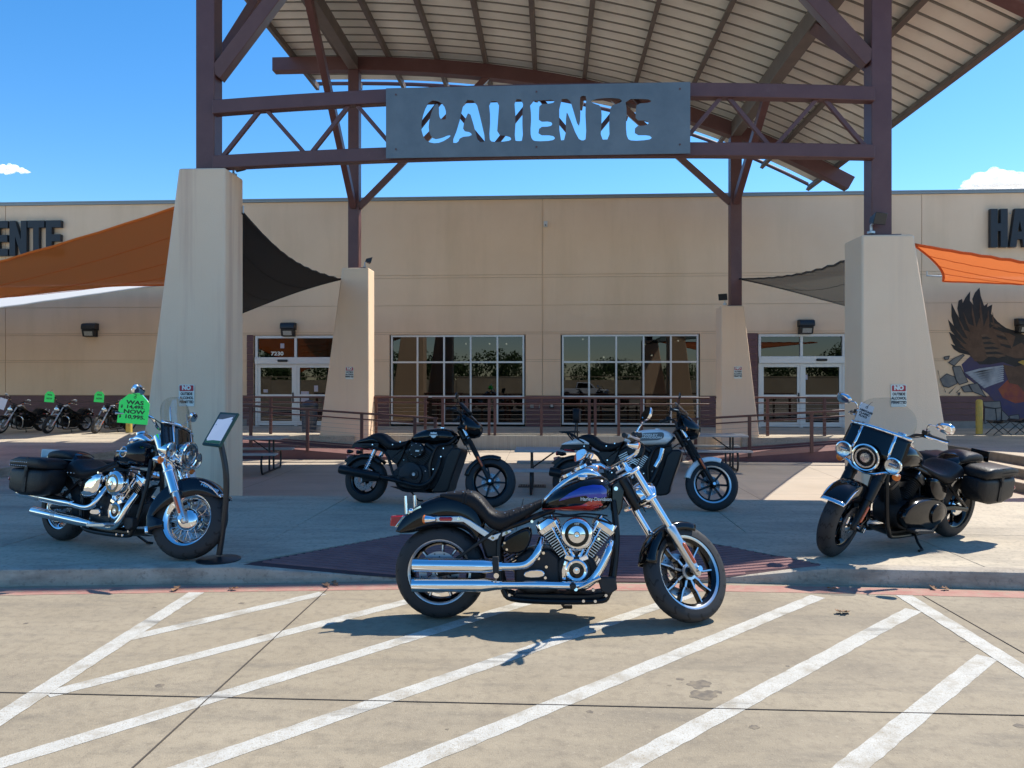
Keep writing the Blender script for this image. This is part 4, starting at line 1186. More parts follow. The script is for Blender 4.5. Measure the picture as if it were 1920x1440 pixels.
        def scr(v0, v1, nv, off=0): return [[sc(-1 + 2 * i / 16, v0 + (v1 - v0) * j / nv) + Vector((off, 0, 0)) for i in range(17)] for j in range(nv + 1)]
        m = MB(S); m.strip(scr(.42, 1.0, 12)); ws = part('windscreen', m, screen_m, thick=.005)
        m = MB(S); m.strip(scr(-.05, .42, 6)); part('screen_panel', m, gloss_black, ws, thick=.006)
        m = MB(S); m.strip([[p + Vector((.008, 0, 0)) for p in r] for r in scr(.395, .45, 1)]); part('screen_trim', m, chrome, ws, thick=.006)
        for u in (-.55, .55):
            m = MB(S); m.strip([[sc(u + e, v) + Vector((.009, 0, 0)) for v in (-.04, .1, .25, .40)] for e in (-.045, .045)]); part('screen_strap', m, chrome, ws, thick=.004)
            m = MB(S); m.strip([[sc(u + e, v) + Vector((-.012, 0, 0)) for v in ((-.04, .1, .25, .45, .6, .75) if not o.get('black') else (-.04, .1, .2, .3, .38))] for e in (-.03, .03)]); part('screen_bracket', m, chrome, ws, thick=.004)
        m = MB(S)
        for u in (-.75, -.45, -.15, .15, .45, .75): m.ball(sc(u, .42) + Vector((.014, 0, 0)), .006, 8, 6)
        part('screen_bolts', m, chrome, ws)
    # ---- tank
    tank = [(.715, .800, .755, .045), (.79, .885, .752, .115), (.88, .945, .748, .152), (.99, .99, .748, .168), (1.08, 1.005, .748, .168), (1.146, .995, .760, .148), (1.186, .965, .79, .105), (1.203, .925, .85, .05)]
    tk = part('fuel_tank', MB().rings(loft(tank, 2.35, 28, 4)), paint, smooth=60)
    cons = [(.722, .835, .80, .02), (.80, .915, .86, .045), (.90, 1.0, .93, .062), (.99, 1.052, .97, .075), (1.05, 1.062, .97, .075), (1.10, 1.035, .97, .06), (1.14, 1.0, .95, .03)]
    if o.get('bigcons', 1):
        co = part('tank_console', MB().rings(loft(cons, 2.2, 18, 3)), chrome, tk, smooth=60)
        for x, z, r in ((.985, 1.056, .045), (.89, 1.0, .04)):
            ax = Vector((-.42, 0, .9))
            m = MB(); m.lathe([(r + .006, -.01), (r + .006, .008), (r, .011)], (x, 0, z), ax, 24, ); part('gauge', m, chrome, co)
            m = MB(); m.lathe([(r - .003, .009), (0, .012)], (x, 0, z), ax, 20); part('gauge_face', m, gloss_black, co)
    m = MB(); m.lathe([(.034, -.01), (.036, .008), (.03, .014), (0, .016)], (1.0, -.09, .987), (0, -.25, 1), 20); part('fuel_cap', m, chrome, tk)
    if o.get('graphic'):
        # paint panels follow the tank's skin: sample the loft at given side angles
        rg = loft(tank, 2.35, 28, 10)
        def skin(x, z, side=-1, off=.0012):
            best = min(range(len(rg)), key=lambda i: abs(rg[i][0][0] - x)); r_ = rg[best]
            pts = [p for p in r_ if p[1] * side >= -.001]
            pts.sort(key=lambda p: p[2])
            for a, b in zip(pts, pts[1:]):
                if a[2] <= z <= b[2]:
                    f = (z - a[2]) / max(1e-6, b[2] - a[2])
                    return Vector((x, a[1] + (b[1] - a[1]) * f + side * off, z))
            p = pts[0] if z < pts[0][2] else pts[-1]
            return Vector((x, p[1] + side * off, z))
        def panel(name, top, bot, m):
            mb = MB()
            xs_ = [top[0][0] + (top[-1][0] - top[0][0]) * k / 30 for k in range(31)]
            def val(c, x):
                for (a, b), (e, f) in zip(c, c[1:]):
                    if a <= x <= e: return b + (f - b) * (x - a) / (e - a)
                return c[-1][1]
            rows = []
            for x in xs_:
                zt_, zb_ = q(0, val(top, x))[1], q(0, val(bot, x))[1]
                rows.append([skin(q(x, 0)[0], zb_ + (zt_ - zb_) * k / 6, s) for k in range(7)])
            mb.strip(rows); part(name, mb, m, tk, smooth=60)
        for s in (-1, 1):
            panel('tank_stripe', [(985, 520), (1040, 482), (1100, 450), (1160, 438), (1210, 440), (1232, 462)], [(985, 524), (1040, 508), (1080, 500), (1130, 493), (1135, 506), (1210, 506), (1232, 500)], blue_p)
            panel('tank_stripe', [(893, 566), (960, 562), (1040, 552), (1100, 545), (1130, 528), (1146, 520), (1205, 520), (1212, 540)], [(893, 572), (960, 572), (1040, 572), (1160, 570), (1190, 562), (1212, 544)], red_p)
        text('tank_lettering', 'Harley-Davidson', .034, satin, tk, Matrix.Translation((q(1176, 0)[0], -.1705, q(0, 512)[1])) @ FACE, .001, .0006, sx=.92)
    if o.get('emblem'):
        for s in (-1, 1):
            m = MB(); m.lathe([(.046, -.004), (.052, 0), (.046, .004), (.04, 0)], (.985, s * .166, .885), (0, s, .12), 26, closed=True)
            em = part('tank_emblem', m, chrome, tk)
            m = MB(); m.tube([(.885, s * .164, .888), (.92, s * .17, .886), (1.02, s * .172, .888), (1.05, s * .168, .888)], [.003, .012, .014, .008], 8); part('emblem_bar', m, chrome, em)
    # ---- seat
    if touring:
        seat = [(.12, .70, .62, .13), (.18, .765, .61, .16), (.26, .795, .60, .175), (.36, .755, .595, .185), (.46, .722, .60, .185), (.56, .725, .64, .15), (.66, .765, .695, .10), (.75, .80, .75, .055)]
        so = part('seat', MB().rings(loft(seat, 2.9, 26, 4)), leather, smooth=60)
        pil = [(-.24, .80, .765, .09), (-.20, .845, .76, .115), (-.08, .865, .765, .125), (.06, .86, .765, .125), (.16, .83, .77, .12), (.19, .80, .775, .10)]
        pi = part('pillion_pad', MB().rings(loft(pil, 3.4, 24, 3)), leather, smooth=60)
        m = MB()
        for s in (-1, 1):
            for k in range(6): m.ball((.14 + .05 * k, s * .178, .66), .006, 8, 6)
        part('seat_studs', m, chrome, so)
    else:
        seat = [(-.005, .865, .838, .085), (.06, .878, .815, .108), (.15, .886, .785, .115), (.235, .882, .735, .122), (.30, .835, .675, .132), (.365, .762, .618, .150), (.44, .742, .606, .158), (.535, .768, .655, .135), (.63, .80, .715, .10), (.712, .834, .772, .06)]
        so = part('seat', MB().rings(loft(seat, 2.9, 26, 4)), leather, smooth=60)
        if det:
            m = MB()
            rg_ = loft(seat, 2.9, 26, 8)
            for k in range(7):
                x = .47 + .033 * k
                r_ = min(rg_, key=lambda p: abs(p[0][0] - x)); zc_ = sum(p[2] for p in r_) / len(r_)
                top = sorted([Vector(p) for p in r_ if p[2] > zc_ + .01], key=lambda p: p.y)
                m.tube(top, .0035, 6)
            part('seat_rolls', m, leather, so)
            m = MB()
            for k in range(11):
                x = .04 + .06 * k
                zz = [p for p in loft(seat, 2.9, 26, 4) if abs(p[0][0] - x) < .03]
                if zz:
                    r_ = min(zz, key=lambda p: abs(p[0][0] - x)); zm = max(p[2] for p in r_); hw = max(p[1] for p in r_)
                    for s in (-1, 1): m.ball((x, s * hw * .80, zm - .008), .004, 7, 5)
            part('seat_studs', m, chrome, so)
            m = MB()
            for x in (.165, .185): m.tube([(x, -.118, .80), (x, -.112, .868), (x, 0, .89), (x, .112, .868), (x, .118, .80)], .006, 6)
            part('seat_strap', m, leather, so)
    # ---- rear fender, struts, lamps
    rf = [(q(118, 692), q(150, 700)), (q(150, 630), q(205, 697)), (q(215, 566), q(270, 682)), (q(300, 522), q(335, 668)), (q(380, 504), q(400, 662)), (q(470, 516), q(470, 672)), (q(545, 562), q(520, 700)), (q(585, 640), q(555, 745))]
    rfo = part('rear_fender', fender(rf, .108), paint, thick=.004, smooth=60)
    strut = qs((285, 612), (470, 608), (520, 628), (640, 702), (732, 672), (740, 688), (640, 737), (600, 718), (485, 640), (285, 640))
    for s in (-1, 1):
        m = MB().prism(strut, s * .112, s * .128); so2 = part('fender_strut', m, alum_b if not o.get('black') else semi_black, bevel=.006)
        if det:
            m = MB()
            for c in ((322, 622), (460, 620), (640, 718), (712, 690)): x, z = q(*c); m.cyl((x, s * .128, z), (x, s * .135, z), .011, n=12)
            part('strut_bolts', m, chrome, so2)
        x, z = q(390, 623)
        m = MB(); m.tube([(x - .047, s * .13, z), (x - .04, s * .133, z), (x + .04, s * .133, z), (x + .047, s * .13, z)], [.004, .0145, .0145, .004], 10); part('reflector', m, red_lens, so2)
        if not touring:
            x, z = q(262, 625); bul(part, None, Vector((x + .03, s * .15, z)), Vector((-1, 0, 0)), .03, .08, chrome, amber, 'turn_signal')
    x, z = q(120, 640)
    if not touring:
        m = MB().prism(qs((82, 614), (150, 612), (140, 668), (80, 668)), -.055, .055); tl = part('tail_light', m, red_lens, bevel=.008)
        m = MB().prism(qs((150, 612), (170, 612), (135, 672), (108, 672)), -.06, .06); part('tail_bracket', m, chrome, tl, bevel=.004)
        for s in (-1, 1):
            m = MB(); a, b = q(185, 600), q(178, 506); m.cyl((a[0] + .015 * s, s * .09, a[1]), (b[0] + .015 * s, s * .09, b[1]), .0125, n=12); m.ball((a[0] + .02, s * .09, a[1] + .02), .02, 10, 8); m.bar((a[0], s * .095, a[1]), (a[0] + .09, s * .1, a[1] + .05), .012, .018)
            part('docking_post', m, chrome)
    else:
        m = MB().box(-.36, -.345, -.09, .09, .75, .86); pl = part('number_plate_holder', m, o.get('plate', white_m), bevel=.006)
        m = MB(); m.box(-.345, -.28, -.06, .06, .76, .80); part('tail_bracket', m, chrome, pl, bevel=.006)
        m = MB(); m.lathe([(.05, 0), (.045, -.03), (.02, -.045), (0, -.047)], (-.34, 0, .66), (1, 0, 0), 18); part('tail_light', m, red_lens)
        for s in (-1, 1):
            # saddlebag: box body with slanted lid
            m = MB()
            def sec(x, z0, z1, y0, y1, e=5, n=20):
                x += .07
                zc, yc, hz, hy = (z0 + z1) / 2, (y0 + y1) / 2, (z1 - z0) / 2, (y1 - y0) / 2
                return [(x, s * (yc + hy * math.copysign(abs(math.cos(t)) ** (2 / e), math.cos(t))), zc + hz * math.copysign(abs(math.sin(t)) ** (2 / e), math.sin(t))) for t in [2 * math.pi * k / n for k in range(n)]]
            m.rings([sec(-.43, .50, .66, .17, .33), sec(-.42, .455, .675, .145, .36), (sec(-.25, .425, .685, .14, .375)), sec(-.05, .425, .685, .14, .375), sec(.06, .45, .685, .14, .36), sec(.125, .52, .68, .15, .34), sec(.135, .55, .67, .17, .32)])
            bg = part('saddlebag', m, bag_leather, smooth=50)
            m = MB(); m.rings([sec(-.44, .69, .72, .17, .33, 6), sec(-.43, .682, .755, .14, .37, 6), sec(-.3, .682, .785, .135, .385, 6), sec(.02, .682, .785, .135, .385, 6), sec(.10, .682, .765, .14, .37, 6), sec(.115, .69, .74, .16, .35, 6)])
            lid = part('bag_lid', m, bag_leather, bg, smooth=50)
            m = MB()
            for k in range(9):
                for zz in (.705, .73): m.ball((-.365, s * (.17 + .02 * k), zz), .005, 7, 5)
                for zz in (.70, .735): m.ball((-.33 + .033 * k, s * .387, zz), .0045, 7, 5)
            part('bag_studs', m, chrome if not o.get('black') else semi_black, bg)
            m = MB(); m.tube([(-.37, s * .335, .565), (-.382, s * .335, .565), (-.40, s * .335, .565)], [.022, .022, .01], 12); part('bag_reflector', m, red_lens, bg)
            m = MB(); m.box(-.10, -.05, s * .374, s * .382, .46, .78); m.box(-.09, -.06, s * .382, s * .387, .60, .66); part('bag_strap', m, leather, bg, bevel=.003)
    # ---- frame and swingarm
    m = MB()
    for s in (-1, 1):
        m.tube(spline([(1.215, s * .045, .83), (1.235, s * .08, .60), (1.21, s * .11, .33), (1.17, s * .12, .20), (1.08, s * .12, .15), (.56, s * .12, .15), (.45, s * .12, .22), (.42, s * .12, .40), (.44, s * .11, .60), (.60, s * .09, .68), (.80, s * .05, .76)], 5), .0195, 10)
    part('frame', m, semi_black)
    m = MB().prism(qs((1258, 575), (1262, 440), (1300, 412), (1330, 470), (1318, 560), (1300, 600)), -.05, .05); part('neck_cover', m, gloss_black, bevel=.01)
    x, z = q(1285, 458)
    m = MB(); m.cyl((x, -.062, z), (x, .062, z), .014, n=12); part('neck_bolt', m, chrome)
    m = MB()
    for s in (-1, 1):
        m.tube(spline([(.42, s * .13, .36), (.25, s * .135, .36), (.0, s * .135, Rtr)], 3), [.03, .03, .028, .028, .026, .024, .026], 10)
        m.bar((.40, s * .12, .62), (.02, s * .135, Rtr + .02), .022, .034, (0, 1, 0))
    part('swingarm', m, semi_black, bevel=.004)
    m = MB()
    for k in range(10): m.cyl((.46 + .012 * k, 0, .48 - .018 * k), (.465 + .012 * k, 0, .472 - .018 * k), .045, n=14)
    part('rear_shock', m, semi_black)
    # ---- engine
    case_m = o.get('case', engine_black)
    cr = (q(1075, 0)[0], q(0, 875)[1])
    m = MB().prism(chaikin(qs((985, 800), (1150, 795), (1190, 870), (1165, 955), (1100, 990), (1010, 985), (975, 900)), 1), -.125, .15); part('crankcase', m, case_m, bevel=.02)
    m = MB().prism(chaikin(qs((770, 780), (985, 770), (1000, 960), (960, 1000), (780, 1000), (745, 930)), 1), -.11, .16); part('gearbox', m, case_m, bevel=.02)
    # primary cover on the left side
    m = MB().rings([[(cr[0] + .03 + a * f, yy, cr[1] + .02 + b * f) if 0 else (x_, yy, z_) for x_, z_ in [( (.62 + (cr[0] + .05 - .62) * ((math.cos(t) + 1) / 2)) + .14 * f * math.cos(t), .36 + (.15 * f) * math.sin(t)) for t in [2 * math.pi * k / 28 for k in range(28)]]] for yy, f in ((.15, 1), (.205, 1), (.225, .92), (.232, .7))]); part('primary_cover', m, o.get('cover', chrome), smooth=40)
    m = MB().lathe([(.10, 0), (.095, .02), (.06, .03), (0, .032)], (.66, .228, .36), (0, 1, 0), 28); part('derby_cover', m, o.get('cover', chrome))
    cyl_tops = ((q(930, 0)[0], q(0, 660)[1]), (q(1222, 0)[0], q(0, 660)[1]))
    for i, (tx, tz) in enumerate(cyl_tops):
        a = Vector((cr[0], 0, cr[1])); b = Vector((tx, 0, tz)); ax = (b - a).normalized(); L_ = (b - a).length
        sd = Vector((ax.z, 0, -ax.x))
        m = MB()
        m.cyl(a + ax * .10, a + ax * (L_ - .01), .052, n=20)
        cyo = part('cylinder', m, engine_black)
        m = MB()
        nf = 11 if det else 6
        def rr(c, hx, hy, n=24, e=4): return [c + sd * (hx * math.copysign(abs(math.cos(t)) ** (2 / e), math.cos(t))) + Vector((0, hy * math.copysign(abs(math.sin(t)) ** (2 / e), math.sin(t)), 0)) for t in [2 * math.pi * k / n for k in range(n)]]
        for k in range(nf):
            c = a + ax * (.125 + (L_ - .16) * k / (nf - 1)); g = .062 + .014 * k / (nf - 1)
            m.rings([rr(c, g, .088), rr(c + ax * .0055, g, .088)])
        part('cooling_fins', m, engine_black, cyo)
        if det:
            m = MB()                                      # machined fin edges
            for k in range(nf):
                c = a + ax * (.1305 + (L_ - .16) * k / (nf - 1)); g = .062 + .014 * k / (nf - 1)
                p0, p1 = c + sd * (-g * .80) + Vector((0, -.0885, 0)), c + sd * (g * .80) + Vector((0, -.0885, 0))
                m.bar(p0, p1, .0055, .002, (0, 1, 0))
            part('fin_edges', m, alum_b if not o.get('black') else semi_black, cyo)
        # rocker cover
        m = MB()
        hd = a + ax * (L_ + .0)
        m.rings([rr(hd + ax * -.022, .086, .108, 24, 5), rr(hd + ax * .012, .090, .112, 24, 5), rr(hd + ax * .014, .084, .106, 24, 5), rr(hd + ax * .05, .074, .100, 24, 4), rr(hd + ax * .058, .05, .085, 24, 4)])
        ro = part('rocker_cover', m, bright, smooth=40)
        m = MB()
        for sx_ in (-.06, .06):
            for sy_ in (-.085, .085): m.cyl(hd + sd * sx_ + ax * .03 + Vector((0, sy_, 0)), hd + sd * sx_ + ax * .058 + Vector((0, sy_, 0)), .009, n=10)
        part('rocker_bolts', m, chrome, ro)
        for k in (0, 1):                                  # push rod tubes
            p0 = Vector((cr[0] + (-.035 if i == 0 else .035) + (.018 if k else -.018), -.14, cr[1] + .085)); p1 = hd + sd * ((.05 if i == 0 else -.05) + (.018 if k else -.018)) + Vector((0, -.10, -.02))
            m = MB(); m.cyl(p0, p1, .0095, n=10); m.cyl(p0, p0.lerp(p1, .22), .0135, n=10); part('push_rod_tube', m, bright)
        m = MB(); m.cbox((cr[0] + (-.05 if i == 0 else .05), -.13, cr[1] + .082), (.062, .06, .035), Matrix.Rotation(R(20 if i == 0 else -20), 3, 'Y')); part('tappet_block', m, bright, bevel=.006)
    # cam cover
    m = MB().lathe([(.098, 0), (.092, .028), (.075, .03)], (cr[0], -.125, cr[1]), (0, -1, 0), 32); cc = part('cam_cover', m, case_m)
    m = MB().lathe([(.078, .024), (.076, .036), (.066, .042), (.052, .038), (.05, .034)], (cr[0], -.125, cr[1]), (0, -1, 0), 32); part('timer_cover', m, chrome, cc)
    m = MB().lathe([(.052, .034), (.05, .039), (.0, .041)], (cr[0], -.125, cr[1]), (0, -1, 0), 28); part('timer_disc', m, gloss_black, cc)
    m = MB().lathe([(.024, .0405), (.022, .043), (.014, .043), (.012, .041), (0, .042)], (cr[0], -.125, cr[1]), (0, -1, 0), 20); part('timer_badge', m, chrome, cc)
    m = MB(); m.tube([(cr[0] - .085, -.14, cr[1] - .06), (cr[0] - .088, -.15, cr[1]), (cr[0] - .07, -.15, cr[1] + .06)], .016, 8); part('oil_filter', m, chrome)
    # air cleaner
    ac = (q(1076, 0)[0], q(0, 690)[1]); Ra = .112
    m = MB().lathe([(Ra * .9, 0), (Ra, .012), (Ra, .055), (Ra * .97, .07), (Ra * .86, .085), (Ra * .72, .09)], (ac[0], -.125, ac[1]), (0, -1, 0), 44); ao = part('air_cleaner', m, bright)
    m = MB().lathe([(Ra * .74, .088), (Ra * .72, .0915), (Ra * .53, .0915), (Ra * .52, .089)], (ac[0], -.125, ac[1]), (0, -1, 0), 40); part('air_cleaner_ring', m, gloss_black, ao)
    m = MB().lathe([(Ra * .54, .09), (Ra * .5, .096), (Ra * .16, .101), (Ra * .15, .106), (Ra * .10, .106), (0, .104)], (ac[0], -.125, ac[1]), (0, -1, 0), 36); part('air_cleaner_cap', m, chrome, ao)
    m = MB().lathe([(Ra * .18, .101), (Ra * .17, .1045), (Ra * .12, .106), (Ra * .11, .104)], (ac[0], -.125, ac[1]), (0, -1, 0), 24); part('cap_ring', m, semi_black, ao)
    if o.get('graphic') or o.get('script'):
        text('air_cleaner_lettering', '107', .018, white_m, ao, Matrix.Translation((ac[0], -.2172, ac[1] + Ra * .63)) @ FACE, .0004, .0004, sx=1.3)
    m = MB(); m.lathe([(.05, -.0), (.05, .12)], (ac[0], -.0, ac[1]), (0, -1, 0), 16); m.bar((ac[0] - .1, 0, ac[1]), (ac[0] + .1, 0, ac[1]), .06, .05); part('intake', m, semi_black)
    # ---- side covers, oil tank, small fittings
    if touring:
        pts = chaikin(qs((655, 790), (655, 700), (760, 650), (850, 635), (868, 660), (850, 770), (800, 805), (700, 820)), 2)
        m = MB(); n_ = len(pts); cx_, cz_ = sum(p[0] for p in pts) / n_, sum(p[1] for p in pts) / n_
        for s in (-1, 1):
            m = MB(); m.rings([[(cx_ + (x - cx_) * f, s * yy, cz_ + (z - cz_) * f) for x, z in pts] for yy, f in ((.09, 1), (.135, 1), (.152, .93), (.162, .75), (.166, .4), (.167, .05))])
            part('side_cover', m, o.get('sidecover', bright), smooth=60)
    else:
        for s in (-1, 1):
            m = MB(); m.prism(chaikin(qs((675, 745), (760, 690), (838, 662), (838, 742), (800, 795), (700, 800)), 1), s * .10, s * .145)
            part('side_cover', m, gloss_black, bevel=.012)
        m = MB()
        for c in ((702, 742), (715, 775)): x, z = q(*c); m.cyl((x, -.145, z), (x, -.151, z), .008, n=10)
        part('cover_bolts', m, chrome)
    m = MB().prism(qs((560, 700), (660, 700), (690, 800), (660, 830), (600, 830)), -.09, .09); part('oil_tank', m, semi_black, bevel=.02)
    m = MB().prism(chaikin(qs((798, 905), (815, 880), (890, 872), (915, 890), (905, 915), (820, 920)), 1), -.155, -.11); part('shifter_cover', m, bright, bevel=.012)
    if det:
        m = MB()
        for c in ((880, 818), (920, 860), (915, 915), (845, 630), (1160, 972), (1225, 998), (1110, 1028), (1170, 1028), (730, 1005), (905, 790), (1190, 715), (890, 760)):
            x, z = q(*c); m.cyl((x, -.12, z), (x, -.155, z), .010, n=10)
        part('fasteners', m, chrome)
        m = MB()                                          # hoses and wiring round the engine top
        for y0, pts in ((-.06, ((880, 600), (960, 592), (1040, 600), (1120, 590), (1240, 600))), (-.11, ((900, 612), (1000, 604), (1150, 606), (1262, 640))), (.07, ((870, 640), (900, 700), (880, 790), (900, 860))), (-.1, ((1262, 700), (1276, 760), (1262, 840), (1276, 920)))):
            m.tube(spline([(q(*p)[0], y0, q(*p)[1]) for p in pts], 4), .007, 6)
        part('hoses', m, rubber)
        m = MB(); m.prism(qs((1180, 905), (1275, 905), (1282, 965), (1240, 990), (1200, 975)), -.175, -.115); part('brake_master_cylinder', m, engine_black, bevel=.008)
        m = MB(); m.prism(qs((760, 1000), (1130, 1000), (1235, 985), (1215, 1015), (1160, 1040), (780, 1040), (740, 1020)), -.10, .10); part('under_tray', m, semi_black, bevel=.01)
    # ---- exhaust
    ex = bright
    if touring:
        up = spline([(q(905, 0)[0], -.10, q(0, 730)[1]), (q(890, 0)[0], -.17, .44), (q(860, 0)[0], -.19, .385), (q(790, 0)[0], -.20, .365), (q(640, 0)[0], -.20, .385)], 6)
        lo = spline([(1.165, -.12, .52), (1.14, -.17, .42), (1.08, -.19, .29), (1.0, -.19, .225), (.88, -.19, .215), (.66, -.185, .225)], 6)
        mf = [((.40, -.205, .385), (-.42, -.205, .43)), ((.66, -.185, .225), (-.20, -.185, .27))]
    else:
        up = spline([(q(895, 0)[0], -.10, q(0, 725)[1]), (q(880, 0)[0], -.17, q(0, 770)[1]), (q(852, 0)[0], -.19, q(0, 815)[1]), (q(800, 0)[0], -.195, q(0, 850)[1]), (q(690, 0)[0], -.20, q(0, 856)[1]), (q(640, 0)[0], -.20, q(0, 856)[1])], 6)
        lo = spline([(q(1252, 0)[0], -.10, q(0, 735)[1]), (q(1235, 0)[0], -.16, q(0, 780)[1]), (q(1190, 0)[0], -.185, q(0, 870)[1]), (q(1150, 0)[0], -.185, q(0, 925)[1]), (q(1090, 0)[0], -.185, q(0, 946)[1]), (q(900, 0)[0], -.185, q(0, 948)[1]), (q(690, 0)[0], -.19, q(0, 950)[1])], 6)
        mf = [((q(690, 0)[0], -.20, q(0, 856)[1]), (q(232, 0)[0], -.20, q(0, 857)[1])), ((q(690, 0)[0], -.19, q(0, 950)[1]), (q(230, 0)[0], -.19, q(0, 957)[1]))]
    part('exhaust_header', MB().tube(up, .0275, 16), ex); part('exhaust_header', MB().tube(lo, .0275, 16), ex)
    for a, b in mf:
        a, b = Vector(a), Vector(b); r = .0475 if not touring else .044
        m = MB(); m.tube([a, a.lerp(b, .02), a.lerp(b, .17), a.lerp(b, .2), a.lerp(b, .985), b, b, b.lerp(a, .06)], [.029, .031, r * .97, r, r, r * .98, r * .86, r * .84], 28)
        mo = part('muffler', m, ex, smooth=30)
        m = MB(); m.cyl(b.lerp(a, .05), b.lerp(a, .055), r * .83, n=24); part('muffler_core', m, ink_m, mo)
        m = MB(); m.cyl(a.lerp(b, -.01), a.lerp(b, .03), .034, n=18); part('clamp', m, chrome, mo)
        if touring: m = MB(); m.cyl(a.lerp(b, .55), a.lerp(b, .62), r + .003, n=20); part('heat_band', m, satin, mo)
    # ---- pegs, pedal, stand
    if touring:
        for s in (-1, 1):
            m = MB(); m.prism(qs((950, 965), (1130, 945), (1150, 955), (1140, 972), (960, 985)), s * .20, s * .31); part('footboard', m, satin if not o.get('black') else rubber, bevel=.006)
    else:
        for s in (-1, 1):
            m = MB(); x, z = q(1055, 938); m.tube([(x + .02, s * .17, z - .035), (x + .02, s * .24, z - .03)], .012, 10); fp = part('footpeg', m, chrome)
            m = MB(); m.tube([(x, s * .21, z - .01), (x, s * .215, z - .01), (x, s * .31, z), (x, s * .32, z)], [.012, .022, .022, .012], 12); part('peg_rubber', m, rubber, fp)
            m = MB(); m.prism(qs((645, 805), (678, 803), (680, 885), (650, 888)), s * .225, s * .25); pp = part('passenger_peg', m, rubber, bevel=.006)
            m = MB(); m.cyl((q(667, 0)[0], s * .15, q(0, 900)[1]), (q(667, 0)[0], s * .24, q(0, 900)[1]), .018, n=12); part('peg_mount', m, chrome, pp)
        m = MB(); m.tube(spline([(q(1065, 0)[0], -.20, q(0, 962)[1]), (q(1110, 0)[0], -.215, q(0, 945)[1]), (q(1160, 0)[0], -.22, q(0, 918)[1]), (q(1195, 0)[0], -.22, q(0, 903)[1])], 4), .0125, 8); part('brake_pedal', m, chrome)
    ly = .20 + .12 * math.cos(lean)
    m = MB(); m.tube([(.80, .13, .17), (.84, .20, .10), (.87, .27, .27 * math.tan(lean) + .012), (.93, .275, .27 * math.tan(lean) + .012)], .012, 8); part('kickstand', m, semi_black)
    if o.get('guard'):
        m = MB()
        for s in (-1, 1): m.tube(spline([(1.19, s * .05, .66), (1.22, s * .26, .66), (1.21, s * .37, .58), (1.18, s * .36, .36), (1.14, s * .28, .24), (1.1, s * .1, .2)], 5), .017, 10)
        part('engine_guard', m, chrome)
    return root
def bul(part, S, c, d, r, L, m1, m2, name):
    m = MB(S); m.lathe([(0, -L), (r * .5, -L * .9), (r * .85, -L * .45), (r, -.004), (r, 0)], c, d, 20)
    o = part(name, m, m1)
    m = MB(S); m.lathe([(r, 0), (r, .010), (r * .8, .017), (0, .02)], c, d, 20); part('lens', m, m2, o)
    return o

# ---- the five display bikes of this make of frame
def bike_at(front, rear):
    f, r = Vector(front), Vector(rear); v = f - r
    return (r.x, r.y, r.z), math.atan2(v.y, v.x)
loc, hd_ = bike_at((.87, 5.0, 0), (-.75, 5.02, 0))
softail('low black cruiser with blue and red tank stripes parked on the painted stripes', loc, hd_, R(7), R(34), dict(graphic=1, det=1, front=(.335, .255, .12)))
loc, hd_ = bike_at((-3.07, 6.04, .13), (-4.53, 6.70, .13))
softail('dark blue touring cruiser with windscreen and big green price card', loc, hd_, R(7), R(22), dict(touring=1, deep=1, wheel='laced', rim=chrome, face=None, hub=1, paint=blue_black, emblem=1, script=1, mirup=.05, rise=.07, front=(.335, .225, .135), rear=(.32, .212, .155)))
loc, hd_ = bike_at((2.39, 6.43, .13), (3.77, 7.33, .13))
softail('black touring cruiser with black screen panel leaning on its stand at right', loc, hd_, R(9), R(14), dict(touring=1, deep=1, wheel='cast7', rim=gloss_black, face=None, hub=1, paint=gloss_black, black=1, blackbar=1, bright=semi_black, fork=semi_black, slider=semi_black, lampbody=gloss_black, cover=gloss_black, sidecover=gloss_black, rise=.07, lowmir=1, plate=gloss_black, front=(.335, .225, .135), rear=(.32, .212, .155)))
